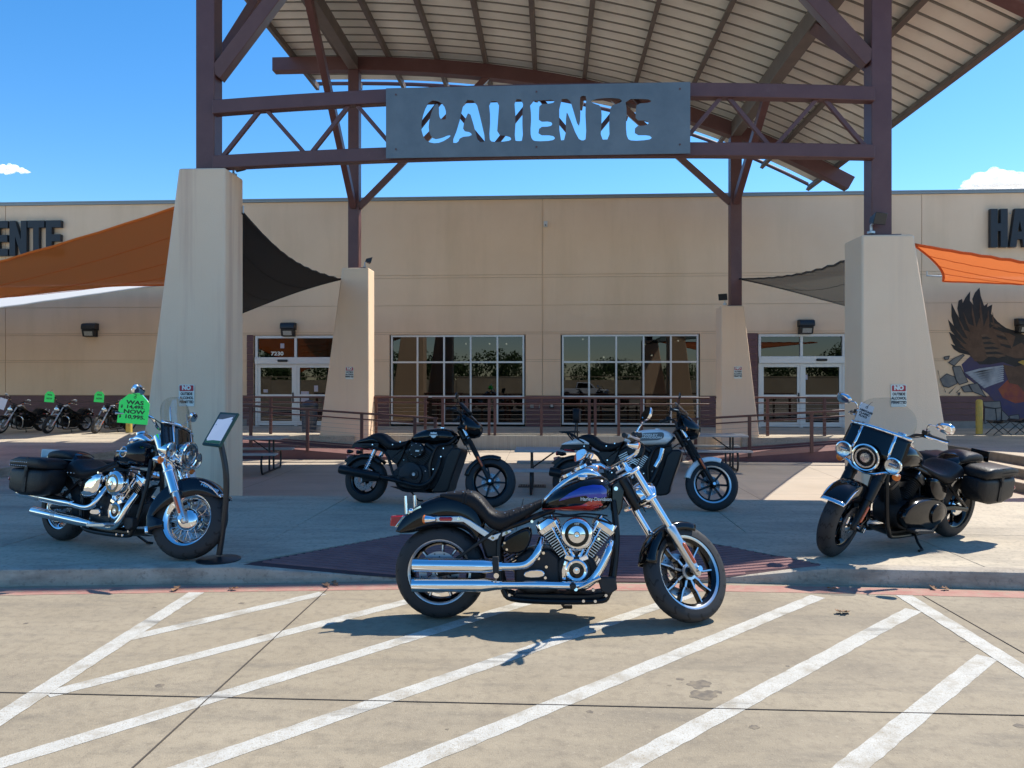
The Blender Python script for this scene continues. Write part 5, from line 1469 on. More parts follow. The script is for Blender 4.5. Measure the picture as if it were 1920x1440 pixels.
# ---- two lighter roadsters with radiator, twin rear shocks and small nose cowl
def kq(zx, zy): return ((zx - 310) / 700, (1020 + 60 * (zx - 310) / 1090 - zy) / 700)
def kqs(*p): return [kq(*a) for a in p]
def roadster(label, loc, heading, lean, steer, o, scale=.965):
    root = thing('motorcycle', label, 'motorcycle', loc, (0, 0, 0), None, scale)
    root.rotation_mode = 'QUATERNION'
    root.rotation_quaternion = (Matrix.Rotation(heading, 3, 'Z') @ Matrix.Rotation(-lean, 3, 'X')).to_quaternion()
    paint, white = o.get('paint', gloss_black), o.get('white', False)
    def part(n, mb, m, p=None, **k): return mb.build(n, m, p or root, **k)
    Rtr, Rrr, wr, Rtf, Rrf, wf = .285, .19, .15, .31, .222, .115
    H = Vector((1.245, 0, .90)); d = Vector((.50, 0, -.866)); nn = Vector((.866, 0, .50))
    S = Matrix.Translation(H) @ Matrix.Rotation(steer, 4, -d) @ Matrix.Translation(-H)
    sax = (H.z + nn.z * .045 - Rtf) / .866; fax = H + d * sax + nn * .045
    wheel(root, Matrix.Translation((0, 0, Rtr)), Rtr, Rrr, wr, 'cast7', gloss_black, alum_b if white else None, -1, .13)
    wheel(root, S @ Matrix.Translation(fax), Rtf, Rrf, wf, 'cast7', gloss_black, alum_b if white else None, 1, .115)
    for s in (-1, 1):
        def at(t): return H + d * t + nn * .045 + Vector((0, s * .105, 0))
        part('fork_tube', MB(S).cyl(at(-.06), at(.22), .0215, n=14), chrome)
        m = MB(S); n = 15
        m.tube([at(.12 + .22 * k / (2 * n)) for k in range(2 * n + 1)], [.033 if k % 2 else .026 for k in range(2 * n + 1)], 14); part('fork_gaiter', m, rubber)
        m = MB(S); m.tube([at(.33), at(.36), at(sax - .03), at(sax + .03)], [.03, .029, .026, .02], 14); sl = part('fork_slider', m, semi_black)
        m = MB(S); a, b = at(.37) + Vector((0, s * .028, 0)), at(.51) + Vector((0, s * .026, 0)); m.tube([a, a.lerp(b, .06), a.lerp(b, .94), b], [.004, .012, .012, .004], 8); part('reflector', m, orange_ref, sl)
        part('axle_nut', MB(S).cyl(at(sax), at(sax) + Vector((0, s * .04, 0)), .017, n=12), chrome, sl)
    for t in (-.05, .10):
        c = H + d * t + nn * .025; part('triple_clamp', MB(S).bar(c + Vector((0, -.14, 0)), c + Vector((0, .14, 0)), .09, .03, d), semi_black, bevel=.01)
    part('steering_head', MB().cyl(H + d * -.04, H + d * .16, .04, n=14), semi_black)
    df = arc_fender((0, 0, 0), Rtf + .022, .066, 70, 168, .05); part('front_fender', MB(S @ Matrix.Translation(fax)).add(df.v, df.f), paint, thick=.004)
    # nose cowl: egg-shaped shell round the lamp with a short dark screen
    c = H + nn * .15 + d * -.005
    st = [(.13, .055, .07, .05), (.10, .10, .12, .09), (.04, .15, .14, .125), (-.03, .185, .14, .14), (-.08, .20, .12, .145)]
    rg = []
    for x, up, dn, hw in st:
        rg.append([c + Vector((x - .06 * max(0, math.sin(t)), hw * math.cos(t), (up if math.sin(t) > 0 else dn) * math.sin(t))) for t in [2 * math.pi * k / 24 for k in range(24)]])
    cw = part('nose_cowl', MB(S).rings(rg, caps=False), gloss_black, thick=.005, smooth=60)
    m = MB(S); m.lathe([(.085, -.02), (.085, .03), (.08, .04), (.05, .055), (0, .06)], c + Vector((.06, 0, -.02)), (1, 0, -.1), 24); part('headlight', m, lamp_glass, cw)
    m = MB(S); m.strip([[c + Vector((.0 - .13 * v - .5 * (u * .11) ** 2 / .1, u * .11 * (1 - .35 * v), .17 + .13 * v)) for u in (-1, -.6, -.2, .2, .6, 1)] for v in (0, .5, 1)]); part('cowl_screen', m, screen_m if white else semi_black, cw, thick=.004)
    # bars
    hb = H + nn * .04 + d * -.09
    def bp(s): return [Vector(p) for p in ((hb.x, 0, hb.z + .04), (hb.x, s * .10, hb.z + .05), (hb.x + .0, s * .19, hb.z + .11), (hb.x - .07, s * .28, hb.z + .135), (hb.x - .14, s * .39, hb.z + .125))]
    m = MB(S)
    for s in (-1, 1): m.tube(spline(bp(s), 5), .012, 10); m.cyl(hb + Vector((0, s * .04, -.02)), hb + Vector((0, s * .04, .05)), .016, n=10)
    part('handlebar', m, semi_black)
    for s in (-1, 1):
        p = bp(s); g0, g1 = p[3], p[4]; dg = (g1 - g0).normalized()
        go = part('grip', MB(S).tube([g0, g0 + dg * .005, g1, g1 + dg * .006], [.012, .018, .018, .010], 12), rubber)
        part('lever', MB(S).tube(spline([g0 + Vector((.03, 0, 0)), g0 + dg * .06 + Vector((.05, 0, 0)), g1 + Vector((.035, 0, 0))], 4), .007, 7), satin if white else semi_black)
        part('switch_housing', MB(S).cbox(g0 + Vector((.01, 0, .01)), (.06, .05, .05)), semi_black, go, bevel=.008)
        ms = g0 + Vector((.01, 0, .03)); mp_ = ms + Vector((.02, s * .07, .13))
        part('mirror_stem', MB(S).tube(spline([ms, ms + Vector((.03, s * .02, .07)), mp_], 4), .005, 7), semi_black)
        fc = Vector((-1, -s * .1, .05)).normalized(); u = fc.cross(Vector((0, 0, 1))).normalized(); w = u.cross(fc)
        def ov(k_, off): return [mp_ + fc * off + u * (.06 * k_ * math.cos(t)) + w * (.038 * k_ * math.sin(t) * (1 + .3 * s * math.cos(t))) for t in [2 * math.pi * i / 18 for i in range(18)]]
        mo = part('mirror', MB(S).rings([ov(.4, -.02), ov(.9, -.014), ov(1, 0)]), semi_black)
        part('mirror_glass', MB(S).rings([ov(.94, .001), ov(.94, .002)]), mirror_m, mo)
        bul(part, S, H + nn * .06 + d * .02 + Vector((0, s * .16, .03)), Vector((1, 0, 0)), .026, .06, semi_black, amber, 'turn_signal')
    m = MB(S)
    for s in (-1, 1): m.tube(spline([bp(s)[3], bp(s)[1] + Vector((.1, 0, .06)), H + Vector((.03, s * .06, -.02)), H + d * .3 + Vector((-.03, s * .06, 0))], 5), .0045, 6)
    part('control_cable', m, rubber)
    # tank, seat, tail
    tank = [(.60, .825, .80, .05), (.66, .885, .77, .10), (.78, .935, .755, .125), (.92, .955, .755, .14), (1.05, .955, .76, .135), (1.14, .93, .77, .11), (1.19, .88, .80, .06)]
    tk = part('fuel_tank', MB().rings(loft(tank, 2.4, 24, 4)), paint, smooth=60)
    part('fuel_cap', MB().lathe([(.034, -.01), (.034, .008), (.026, .014), (0, .015)], (1.0, 0, .957), (0, 0, 1), 18), chrome if not white else satin, tk)
    if white:
        for s in (-1, 1):
            pts = [(.93 + .155 * math.copysign(abs(math.cos(t)) ** .5, math.cos(t)), .862 + .047 * math.copysign(abs(math.sin(t)) ** .6, math.sin(t)) + .02 * math.cos(t)) for t in [2 * math.pi * k / 28 for k in range(28)]]
            part('tank_panel', MB().prism(pts, s * .128, s * .1415), graph_p, tk, bevel=.003)
        text('tank_lettering', 'HARLEY', .034, satin, tk, Matrix.Translation((.92, -.1425, .88)) @ FACE, .0008, .0006, sx=1.5)
        text('tank_lettering', 'DAVIDSON', .034, satin, tk, Matrix.Translation((.93, -.1425, .85)) @ FACE, .0008, .0006, sx=1.5)
    else:
        sh = [(-.055, .01), (-.04, .01), (-.04, .03), (-.015, .025), (0, .034), (.015, .025), (.04, .03), (.04, .01), (.055, .01), (.055, -.012), (.038, -.012), (.03, -.03), (0, -.045), (-.03, -.03), (-.038, -.012), (-.055, -.012)]
        for s in (-1, 1): part('tank_badge', MB().prism([(.93 + x, .868 + z) for x, z in sh], s * .13, s * .1415), satin, tk, bevel=.002)
        part('badge_bar', MB().box(.875, .985, -.1435, -.1405, .862, .878), graph_p, tk)
    seat = [(.02, .835, .80, .085), (.10, .875, .79, .105), (.18, .885, .745, .11), (.25, .862, .70, .115), (.33, .800, .66, .13), (.42, .775, .665, .135), (.52, .785, .70, .115), (.60, .81, .755, .075)]
    part('seat', MB().rings(loft(seat, 3, 24, 4)), leather, smooth=60)
    tail = [(-.17, .755, .74, .06), (-.10, .79, .735, .085), (.0, .825, .735, .10), (.10, .845, .74, .105), (.18, .80, .735, .10)]
    tl = part('tail_cowl', MB().rings(loft(tail, 3, 20, 3)), paint, smooth=60)
    part('rear_fender', arc_add((0, 0, Rtr), Rtr + .05, .085, 45, 165, .05), semi_black, thick=.004)
    for s in (-1, 1):
        m = MB().prism(kqs((180, 535), (330, 540), (440, 545), (440, 500), (200, 495)), s * .095, s * .11); st_ = part('fender_rail', m, semi_black, bevel=.006)
        x, z = kq(255, 545); part('reflector', MB().tube([(x - .05, s * .112, z + .006), (x - .045, s * .114, z + .006), (x + .045, s * .114, z), (x + .05, s * .112, z)], [.003, .012, .012, .003], 8), red_lens, st_)
        x, z = kq(130, 565); bul(part, None, Vector((x + .05, s * .13, z)), Vector((-1, 0, 0)), .027, .07, semi_black, amber if 0 else red_lens, 'turn_signal')
        # shock with coil
        a, b = Vector((kq(420, 560)[0], s * .125, kq(420, 560)[1])), Vector((.0, s * .125, Rtr + .05))
        sk = part('rear_shock', MB().cyl(a, b, .012, n=10).cyl(a, a.lerp(b, .22), .027, n=14), chrome)
        u, w = frame_of(b - a); n = 90
        m = MB(); m.tube([a.lerp(b, .2 + .7 * k / n) + u * (.028 * math.cos(k * .628 * 1.1)) + w * (.028 * math.sin(k * .628 * 1.1)) for k in range(n + 1)], .005, 6); part('spring', m, chrome, sk)
    part('tail_light', MB().prism(kqs((118, 600), (170, 590), (175, 630), (125, 645)), -.05, .05), red_lens, bevel=.008)
    part('plate_bracket', MB().prism(kqs((105, 650), (165, 600), (215, 600), (150, 670)), -.08, .08), semi_black, bevel=.006)
    # engine
    part('crankcase', MB().prism(chaikin(kqs((600, 720), (800, 690), (920, 720), (960, 850), (900, 930), (680, 905), (590, 830)), 1), -.13, .15), engine_black, bevel=.02)
    part('engine_block', MB().prism(chaikin(kqs((640, 560), (1120, 510), (1150, 600), (1060, 860), (930, 930), (700, 890), (620, 760)), 1), -.085, .085), engine_black, bevel=.02)
    cx, cz = kq(790, 790)
    cv = part('clutch_cover', MB().lathe([(.155, 0), (.15, .035), (.10, .05), (0, .052)], (cx - .03, -.13, cz), (0, -1, 0), 32), engine_black)
    part('cover_ring', MB().lathe([(.062, .05), (.06, .066), (.03, .07), (0, .07)], (cx + .03, -.13, cz + .01), (0, -1, 0), 24), semi_black, cv)
    part('cover_badge', MB().lathe([(.022, .069), (.02, .074), (.008, .074), (0, .072)], (cx + .03, -.13, cz + .01), (0, -1, 0), 16), satin, cv)
    for i, ang in enumerate((-28, 32)):
        ax = Vector((math.sin(R(ang)), 0, math.cos(R(ang)))); a = Vector((cx + .03, 0, cz + .10)); sd = Vector((ax.z, 0, -ax.x))
        cyo = part('cylinder', MB().bar(a, a + ax * .27, .2, .15, sd), engine_black, bevel=.02)
        m = MB()
        for k in range(7):
            c = a + ax * (.07 + .024 * k); m.bar(c + sd * -.085, c + sd * .085, .225, .008, ax)
        part('cooling_fins', m, semi_black, cyo)
        if white:
            m = MB()
            for k in range(7):
                c = a + ax * (.07 + .024 * k) + Vector((0, -.1135, 0)); m.bar(c + sd * -.08, c + sd * .08, .003, .008, ax)
            part('fin_edges', m, alum_b, cyo)
        hdm = MB().bar(a + ax * .26, a + ax * .33, .19, .17, sd); part('head_cover', hdm, semi_black, bevel=.025)
    ac = kq(818, 577)
    if not white:
        ao = part('air_cleaner', MB().lathe([(.095, 0), (.095, .05), (.08, .065), (.0, .068)], (ac[0], -.12, ac[1]), (0, -1, 0), 32), semi_black)
        m = MB()
        for k in range(8): m.ball((ac[0] + .08 * math.cos(k * .785), -.186, ac[1] + .08 * math.sin(k * .785)), .006, 8, 6)
        part('casing_bolts', m, chrome, ao)
        part('air_cleaner_badge', MB().cbox((ac[0] + .02, -.189, ac[1] - .01), (.05, .004, .02)), satin, ao)
    else:
        part('air_cleaner', MB().prism(chaikin(kqs((760, 530), (900, 520), (930, 590), (860, 640), (770, 620)), 2), -.16, -.06), semi_black, bevel=.02)
        m = MB().tube(spline([(1.07, -.16, .72), (1.04, -.175, .60), (.99, -.18, .50)], 5), [.03] * 6 + [.034] * 5, 14); part('heat_shield', m, chrome)
    part('side_panel', MB().prism(chaikin(kqs((480, 560), (680, 570), (740, 500), (730, 480), (640, 700), (590, 680)), 1), -.115, .115), semi_black, bevel=.012)
    part('radiator_cover', MB().prism(chaikin(kqs((1105, 570), (1215, 570), (1215, 620), (1130, 860), (1120, 925), (1080, 948), (950, 945), (1000, 880), (1050, 760)), 1), -.15, .15), semi_black, bevel=.02)
    m = MB()
    for s in (-1, 1): m.tube(spline([(1.20, s * .05, .86), (1.12, s * .12, .76), (.98, s * .13, .72), (.90, s * .13, .50), (.88, s * .12, .22), (.55, s * .12, .18), (.42, s * .12, .36), (.30, s * .11, .62), (.10, s * .10, .70), (-.1, s * .09, .72)], 5), .0185, 9)
    part('frame', m, semi_black)
    m = MB()
    for s in (-1, 1): m.bar((.48, s * .12, .34), (.0, s * .125, Rtr), .03, .05)
    part('swingarm', m, semi_black, bevel=.005)
    part('belly_pan', MB().prism(kqs((560, 880), (900, 925), (960, 950), (700, 930)), -.1, .1), semi_black, bevel=.01)
    # exhaust low on the right
    a, b = Vector((*([kq(500, 800)[0], -.19, kq(500, 800)[1]]),)), Vector((*([kq(112, 722)[0], -.19, kq(112, 722)[1]]),))
    mo = part('muffler', MB().tube([a, a.lerp(b, .06), a.lerp(b, .97), b, b, b.lerp(a, .1)], [.040, .055, .058, .052, .045, .044], 24), semi_black, smooth=30)
    part('exhaust_header', MB().tube(spline([a + Vector((0, 0, 0)), (.55, -.18, .28), (.78, -.17, .24), (.92, -.16, .30), (1.0, -.15, .45), (1.02, -.12, .60)], 5), .027, 12), semi_black)
    fp = part('footpeg', MB().tube([(.56, -.14, .33), (.56, -.24, .33)], .012, 8), semi_black)
    part('peg_rubber', MB().tube([(.56, -.2, .33), (.56, -.3, .33)], .018, 10), rubber, fp)
    part('kickstand', MB().tube([(.52, .12, .2), (.58, .2, .1), (.62, .25, .25 * math.tan(lean) + .012), (.68, .255, .25 * math.tan(lean) + .012)], .011, 8), semi_black)
    m = MB()
    for c in ((600, 640), (700, 660), (905, 760), (930, 840), (640, 745), (560, 700), (975, 745), (1040, 640), (1060, 570), (660, 500), (590, 520), (400, 515)):
        x, z = kq(*c); m.cyl((x, -.13, z), (x, -.158, z), .008, n=8)
    part('fasteners', m, chrome)
    if white:
        for s in (-1, 1):
            part('rack_side', MB().tube(spline([(.12, s * .118, .77), (.02, s * .118, .83), (-.06, s * .11, .885), (-.16, s * .10, .90)], 4), .009, 8).tube([(-.02, s * .118, .80), (-.1, s * .11, .89)], .009, 8), semi_black)
            part('backrest_upright', MB().tube([(.0, s * .11, .86), (.0, s * .06, .97), (.005, s * .05, 1.06)], .008, 8), semi_black)
        m = MB()
        for k in range(5): m.bar((-.20, -.10 + .05 * k, .905), (.03, -.10 + .05 * k, .915), .012, .012)
        m.bar((-.19, -.11, .905), (-.19, .11, .905), .012, .012); m.bar((.02, -.11, .912), (.02, .11, .912), .012, .012)
        part('luggage_rack', m, semi_black)
        part('backrest_pad', MB().rings([[(x, y * f, 1.02 + zz) for y, zz in [(.085 * math.copysign(abs(math.cos(t)) ** .6, math.cos(t)), .09 + .09 * math.copysign(abs(math.sin(t)) ** .6, math.sin(t))) for t in [2 * math.pi * k / 20 for k in range(20)]]] for x, f in ((-.035, .8), (-.02, 1), (.03, 1), (.045, .85))]), leather, smooth=50)
    return root
def arc_add(c, *a):
    f = arc_fender(c, *a); return f
loc, hd_ = bike_at((-.84, 8.74, .13), (-2.27, 9.03, .13))
roadster('small all-black roadster parked at the left of the plaza edge', loc, hd_, R(7), R(14), {})
loc, hd_ = bike_at((1.71, 8.64, .13), (.28, 8.93, .13))
roadster('white tank roadster with luggage rack and backrest pad', loc, hd_, R(7), R(14), dict(paint=white_p, white=True))
# ---- three cruisers parked nose-out against the building on the left
for i, (fx, px, hdg, lab, opt) in enumerate(((-1, 188, 262, 'black cruiser by the wall nearest the yellow post', {}), (0, 98, 261, 'black cruiser by the wall with a chrome engine guard', dict(guard=1)), (1, 10, 260, 'black cruiser by the wall at the left edge of the picture', dict(guard=1)))):
    p = on_level(px - 8, 813, Z_DECK)
    h = R(hdg)
    rear = p - Vector((math.cos(h), math.sin(h), 0)) * 1.29
    softail(lab, (rear.x, rear.y, Z_DECK), h, R(9), R(12), dict(det=0, wheel='laced', rim=satin, face=None, slider=satin, fork=satin, black=1, bright=semi_black, cover=semi_black, rise=.12, front=(.335, .245, .115), **opt), .76)
# ================================================================ SIGNS, CARDS AND SMALL THINGS
def alcohol_sign(label, p0, p1, Y, dy=.012):
    a, b = on_plane(*p0, Y), on_plane(*p1, Y)
    w, h = b.x - a.x, a.z - b.z
    t = thing('notice_sign', label, 'sign', ((a.x + b.x) / 2, Y - dy, b.z), group='notice signs on the pylons')
    def rr(hw, z0, z1, r):
        pts = []
        for cx, cz, a0 in ((hw - r, z0 + r, -90), (hw - r, z1 - r, 0), (-hw + r, z1 - r, 90), (-hw + r, z0 + r, 180)):
            for k in range(5): pts.append((cx + r * math.cos(R(a0 + 22.5 * k)), cz + r * math.sin(R(a0 + 22.5 * k))))
        return pts
    MB().prism(rr(w / 2, 0, h, .02), -.002, .006).build('board', white_m, t, smooth=20)
    MB().prism(rr(w / 2 - .012, h * .70, h - .012, .012), -.004, -.002).build('red_panel', red_m, t, smooth=20)
    text('lettering', 'NO', h * .26, white_m, t, Matrix.Translation((0, -.0045, h * .845)) @ FACE, .0004, .006)
    for i, s in enumerate(('OUTSIDE', 'ALCOHOL', 'PERMITTED')):
        text('lettering', s, h * .165, ink_m, t, Matrix.Translation((0, -.0025, h * (.57 - .185 * i))) @ FACE, .0004, .003, sx=.82 if i < 2 else .78)
    for z in (.012, h - .02): MB().cyl((0, -.006, z), (0, -.003, z), .006, n=8).build('screw', galv, t)
    return t
alcohol_sign('red and white notice on the tall pylon behind the sign stand', (336, 721), (365, 762), 11.0)
alcohol_sign('red and white notice on the pylon behind the right touring cruiser', (1670, 721), (1699, 763), 11.0)
alcohol_sign('small red and white notice on the pylon near the left doors', (648, 688), (663, 711), 19.6)
alcohol_sign('small red and white notice on the pylon near the right doors', (1376, 687), (1391, 710), 19.6)

def price_card(label, c, w, h, lines, m, rot=0, ink=ink_m, tiny=False):
    t = thing('price_card', label, 'price card', c, (0, 0, 0))
    t.rotation_euler = (R(-4), R(rot), R(4))
    k = .28 * h if m is green_tag else 0
    pts = [(-w / 2, -h / 2), (w / 2, -h / 2), (w / 2, h / 2 - k), (w * .22 if k else w / 2, h / 2), (-w * .22 if k else -w / 2, h / 2), (-w / 2, h / 2 - k)]
    MB().prism(pts, -.0015, .0015).build('card', m, t, bevel=.0 if tiny else .004, smooth=0)
    MB().lathe([(.007, -.002), (.011, -.002), (.011, .002), (.007, .002)], (0, 0, h * .40), (0, 1, 0), 14, closed=True).build('eyelet', ink_m if not tiny else m, t)
    for s, size, z, x, sx in lines:
        text('lettering', s, size * h, ink, t, Matrix.Translation((x * w, -.0022, z * h)) @ FACE, .0003, .006 * h, sx=sx)
    MB().tube(spline([(0, 0, h * .40), (.012, -.004, h * .5), (.03, .01, h * .62), (.05, .03, h * .66)], 4), .0022, 6).build('tie', ink_m, t)
    return t
price_card('big neon green price card hung from the left touring cruiser', on_plane(251, 767, 6.0), .25, .243, (('WAS', .18, .215, .02, 1.5), ('14,495.', .155, .065, .05, 1.4), ('$', .13, .065, -.40, 1), ('NOW', .18, -.10, .02, 1.5), ('10,995.', .17, -.275, .06, 1.4), ('$', .13, -.275, -.42, 1)), green_tag, 5)
for px, py, lab in ((93, 744, 'small green price card on the cruiser with the engine guard'), (186, 744, 'small green price card on the cruiser nearest the yellow post')):
    c = on_plane(px, py, on_level(px, 818, Z_DECK).y + .25)
    price_card(lab, c, .26, .29, (('WAS', .2, .17, 0, 1), ('NOW', .2, -.17, 0, 1)), green_tag, 4, tiny=True)
price_card('small white price card on the cruiser at the left edge', on_plane(4, 757, on_level(12, 818, Z_DECK).y + .2), .2, .3, (), tag_white, 18, tiny=True)
c = on_plane(1617, 786, 6.62)
price_card('white paper tag hung from the right touring cruiser', c, .125, .275, (('HERITAGE', .085, .27, .06, 1.1), ('CLASSIC', .085, .18, .0, 1.1), ('FLHCS', .085, .09, -.05, 1.1)), tag_white, 22)

# ---- slim sign stand with tilted frame
bs = on_level(410, 1050, Z_WALK)
t = thing('sign_stand', 'slim black sign stand with tilted framed sheet beside the left cruiser', 'sign stand', bs)
def lp(v): return Vector(v) - bs
MB().lathe([(0, .0), (.175, 0), (.175, .008), (.15, .016), (.05, .024), (.03, .03), (0, .03)], (0, 0, 0), (0, 0, 1), 36).build('base', black_metal, t)
yb = bs.y
pts = [lp(on_plane(411, 1040, yb)), lp(on_plane(418, 990, yb)), lp(on_plane(424, 930, yb)), lp(on_plane(423, 880, yb)), lp(on_plane(414, 832, yb + .02))]
MB().tube(spline(pts, 5), .024, 10).build('pole', black_metal, t)
cs = [lp(on_plane(380, 834, yb - .06)), lp(on_plane(413, 838, yb - .10)), lp(on_plane(448, 776, yb + .06)), lp(on_plane(414, 774, yb + .12))]
nrm = (cs[1] - cs[0]).cross(cs[3] - cs[0]).normalized()
def quad_on(f0, f1, g0, g1, off):
    P = lambda u, v: cs[0] * (1 - u) * (1 - v) + cs[1] * u * (1 - v) + cs[2] * u * v + cs[3] * (1 - u) * v + nrm * off
    return [P(f0, g0), P(f1, g0), P(f1, g1), P(f0, g1)]
fr_m = mat('dark_green_frame', (.018, .05, .045), .35)
MB().rings([quad_on(0, 1, 0, 1, -.012), quad_on(0, 1, 0, 1, .010)]).build('frame', fr_m, t, smooth=0)
MB().rings([quad_on(.09, .91, .06, .94, .0105), quad_on(.09, .91, .06, .94, .0115)]).build('sheet', tag_white, t, smooth=0)
MB().rings([quad_on(.09, .91, .78, .94, .0117), quad_on(.09, .91, .78, .94, .0122)]).build('sheet_header', graph_p, t, smooth=0)
MB().rings([quad_on(.09, .91, .06, .15, .0117), quad_on(.09, .91, .06, .15, .0122)]).build('sheet_footer', mat('green_print', (.03, .12, .07), .5), t, smooth=0)
for v, a, b in ((.72, .3, .7), (.66, .25, .75), (.60, .15, .85)):
    MB().rings([quad_on(a, b, v, v + .014, .0117), quad_on(a, b, v, v + .014, .0121)]).build('text_line', graph_p, t, smooth=0)

# ---- wall lights, floodlights, camera
def wall_light(label, px, py, Y=WY):
    p = on_plane(px, py, Y)
    t = thing('wall_light', label, 'wall light', p, group='box lights on the store wall')
    MB().prism([(0, 0)] * 0 or [(-.0, 0)], 0, 0) if 0 else None
    m = MB(); rows = []
    prof = [(0, .24), (-.16, .24), (-.235, .21), (-.26, .14), (-.26, .03), (0, .0)]
    m.rings([[(x, y, z) for y, z in prof] for x in (-.24, .24)]); m.build('housing', black_metal, t, bevel=.02)
    m = MB(); m.rings([[(x, y, z) for y, z in ((0, -.005), (-.25, .022), (-.19, -.2), (0, -.22))] for x in (-.22, .20)]); m.build('visor', black_metal, t, bevel=.012)
    m = MB(); m.rings([[(x, y, z) for y, z in ((-.236, -.04), (-.246, -.04), (-.205, -.18), (-.195, -.18))] for x in (-.14, .14)]); m.build('lens', mat('prism_lens', (.30, .30, .27), .3, var=(.42, .42, .38), vscale=30), t)
    return t
wall_light('black box light on the wall above the left parked cruisers', 173, 620)
wall_light('black box light on the wall above the left glass doors', 543, 619)
wall_light('black box light on the wall above the right glass doors', 1509, 614)
wall_light('black box light on the wall beside the painted eagle', 1916, 612)
def flood(label, p, yaw):
    t = thing('floodlight', label, 'floodlight', p, (0, 0, yaw), group='floodlights on the pylons')
    MB().box(-.04, .04, -.04, .04, 0, .04).build('junction_box', galv, t, bevel=.006)
    MB().tube([(0, 0, .04), (0, 0, .12), (.0, -.05, .16)], .018, 10).build('knuckle', galv, t)
    m = MB(); m.rings([[(x, -.02 + y * .94 - z * .3, .19 + z + y * .0) for x, z in ((-a, -b), (a, -b), (a, b), (-a, b))] for y, a, b in ((0, .06, .04), (-.12, .10, .07), (-.16, .12, .085))]); m.build('lamp_head', black_metal, t, bevel=.01)
    return t
flood('black floodlight on top of the right front pylon', (4.66, 11.15, 3.77), R(25))
flood('black floodlight on top of the pylon by the left doors', (-4.98, 19.75, 4.70), R(110))
flood('small floodlight on top of the pylon by the right doors', (4.52, 19.72, 3.64), R(-30))
flood('small floodlight at the inner top corner of the tall left pylon', (-4.99, 11.5, 4.85), R(150))
t = thing('wall_sensor', 'small pale sensor box high on the middle wall joint', 'sensor box', on_plane(1023, 421, WY) - Vector((0, .05, 0)))
MB().box(-.06, .06, -.05, .05, -.09, .09).build('case', mat('pale_plastic', (.55, .55, .53), .5), t, bevel=.012)
MB().lathe([(.02, 0), (.02, .015), (0, .018)], (0, -.05, -.04), (0, -1, 0), 12).build('eye', black_metal, t)

# ---- raised letters on the wall
def block(ch):
    w = .17
    return {'E': [[(0, 0), (.52, 0), (.52, .2), (.2, .2), (.2, .4), (.50, .4), (.50, .6), (.2, .6), (.2, .8), (.52, .8), (.52, 1), (0, 1)]],
            'N': [[(0, 0), (.2, 0), (.2, .55), (.40, 0), (.6, 0), (.6, 1), (.4, 1), (.4, .45), (.2, 1), (0, 1)]],
            'T': [[(.17, 0), (.37, 0), (.37, .8), (.56, .8), (.56, 1), (-.02, 1), (-.02, .8), (.17, .8)]],
            'I': [[(0, 0), (.2, 0), (.2, 1), (0, 1)]],
            'H': [[(0, 0), (.21, 0), (.21, .42), (.30, .42), (.30, 0), (.51, 0), (.51, 1), (.30, 1), (.30, .62), (.21, .62), (.21, 1), (0, 1)]],
            'A': [[(0, 0), (.2, 0), (.23, .2), (.24, .4), (.30, .68), (.36, .4), (.24, .4), (.23, .2), (.37, .2), (.40, 0), (.60, 0), (.44, 1), (.16, 1)]],
            'R': [[(0, 0), (.2, 0), (.2, .38), (.32, 0), (.54, 0), (.40, .42), (.5, .55), (.5, .88), (.40, 1), (0, 1)]]}[ch]
def wall_word(label, word, x, z, h, gap=.07):
    t = thing('wall_lettering', label, 'letter sign', (x, WY, z))
    cx = 0
    for c in word:
        for poly in block(c):
            wd = max(p[0] for p in poly)
            MB().prism([(cx + px * h * .85, pz * h) for px, pz in poly], -.17, -.04).build('letter', letter_m, t, smooth=0)
        for px_, pz_ in ((.08, .1), (.08, .9)):
            MB().cyl((cx + px_ * h, -.04, pz_ * h), (cx + px_ * h, 0, pz_ * h), .02, n=8).build('stand_off', galv, t)
        cx += (wd * .85 + gap * .7) * h
    return t
wall_word('black raised letters on the wall above the left orange sail', 'IENTE', -18.86, 5.86, 1.16)
wall_word('black raised letters on the wall above the painted eagle', 'HAR', 13.66, 5.84, 1.19)

# ---- eagle painted on the wall (flat paint, each colour field a sheet)
mt = thing('wall_mural', 'painted eagle breaking through stones on the right wall', 'mural', (13.6, WY, .42))
def mp(zx, zy): return on_plane(1740 + zx / 3.428, 520 + zy / 3.428, WY)
def field(name, pts, m, k):
    mb = MB()
    o = Vector(mt.location)
    ps = [mp(*p) - o for p in pts]
    y = -.006 - .0022 * k
    mb.add([(p.x, y, p.z) for p in ps], [tuple(range(len(ps)))])
    return mb.build(name, m, mt, smooth=0)
def pm(n, c, v=None): return mat('mural_' + n, c, .75, var=v, vscale=3.5, detail=5) if v else mat('mural_' + n, c, .75)
m_dark, m_brown, m_tan, m_pur, m_whi, m_ora, m_rock, m_rockd, m_gold = pm('dark', (.022, .019, .019), (.035, .029, .026)), pm('brown', (.085, .045, .027), (.135, .075, .045)), pm('tan', (.15, .09, .055), (.10, .058, .036)), pm('purple', (.055, .045, .125), (.08, .06, .10)), pm('white', (.42, .43, .46), (.28, .30, .34)), pm('orange', (.34, .09, .03), (.22, .05, .05)), pm('rock', (.24, .22, .20), (.15, .15, .155)), pm('rockline', (.04, .04, .045)), pm('gold', (.42, .27, .05))
field('sky_patch', [(215, 560), (300, 480), (420, 520), (620, 520), (620, 905), (520, 900), (380, 745), (240, 640)], m_pur, 0)
field('glow_patch', [(450, 720), (520, 650), (620, 640), (620, 800), (560, 810), (480, 775)], m_ora, 1)
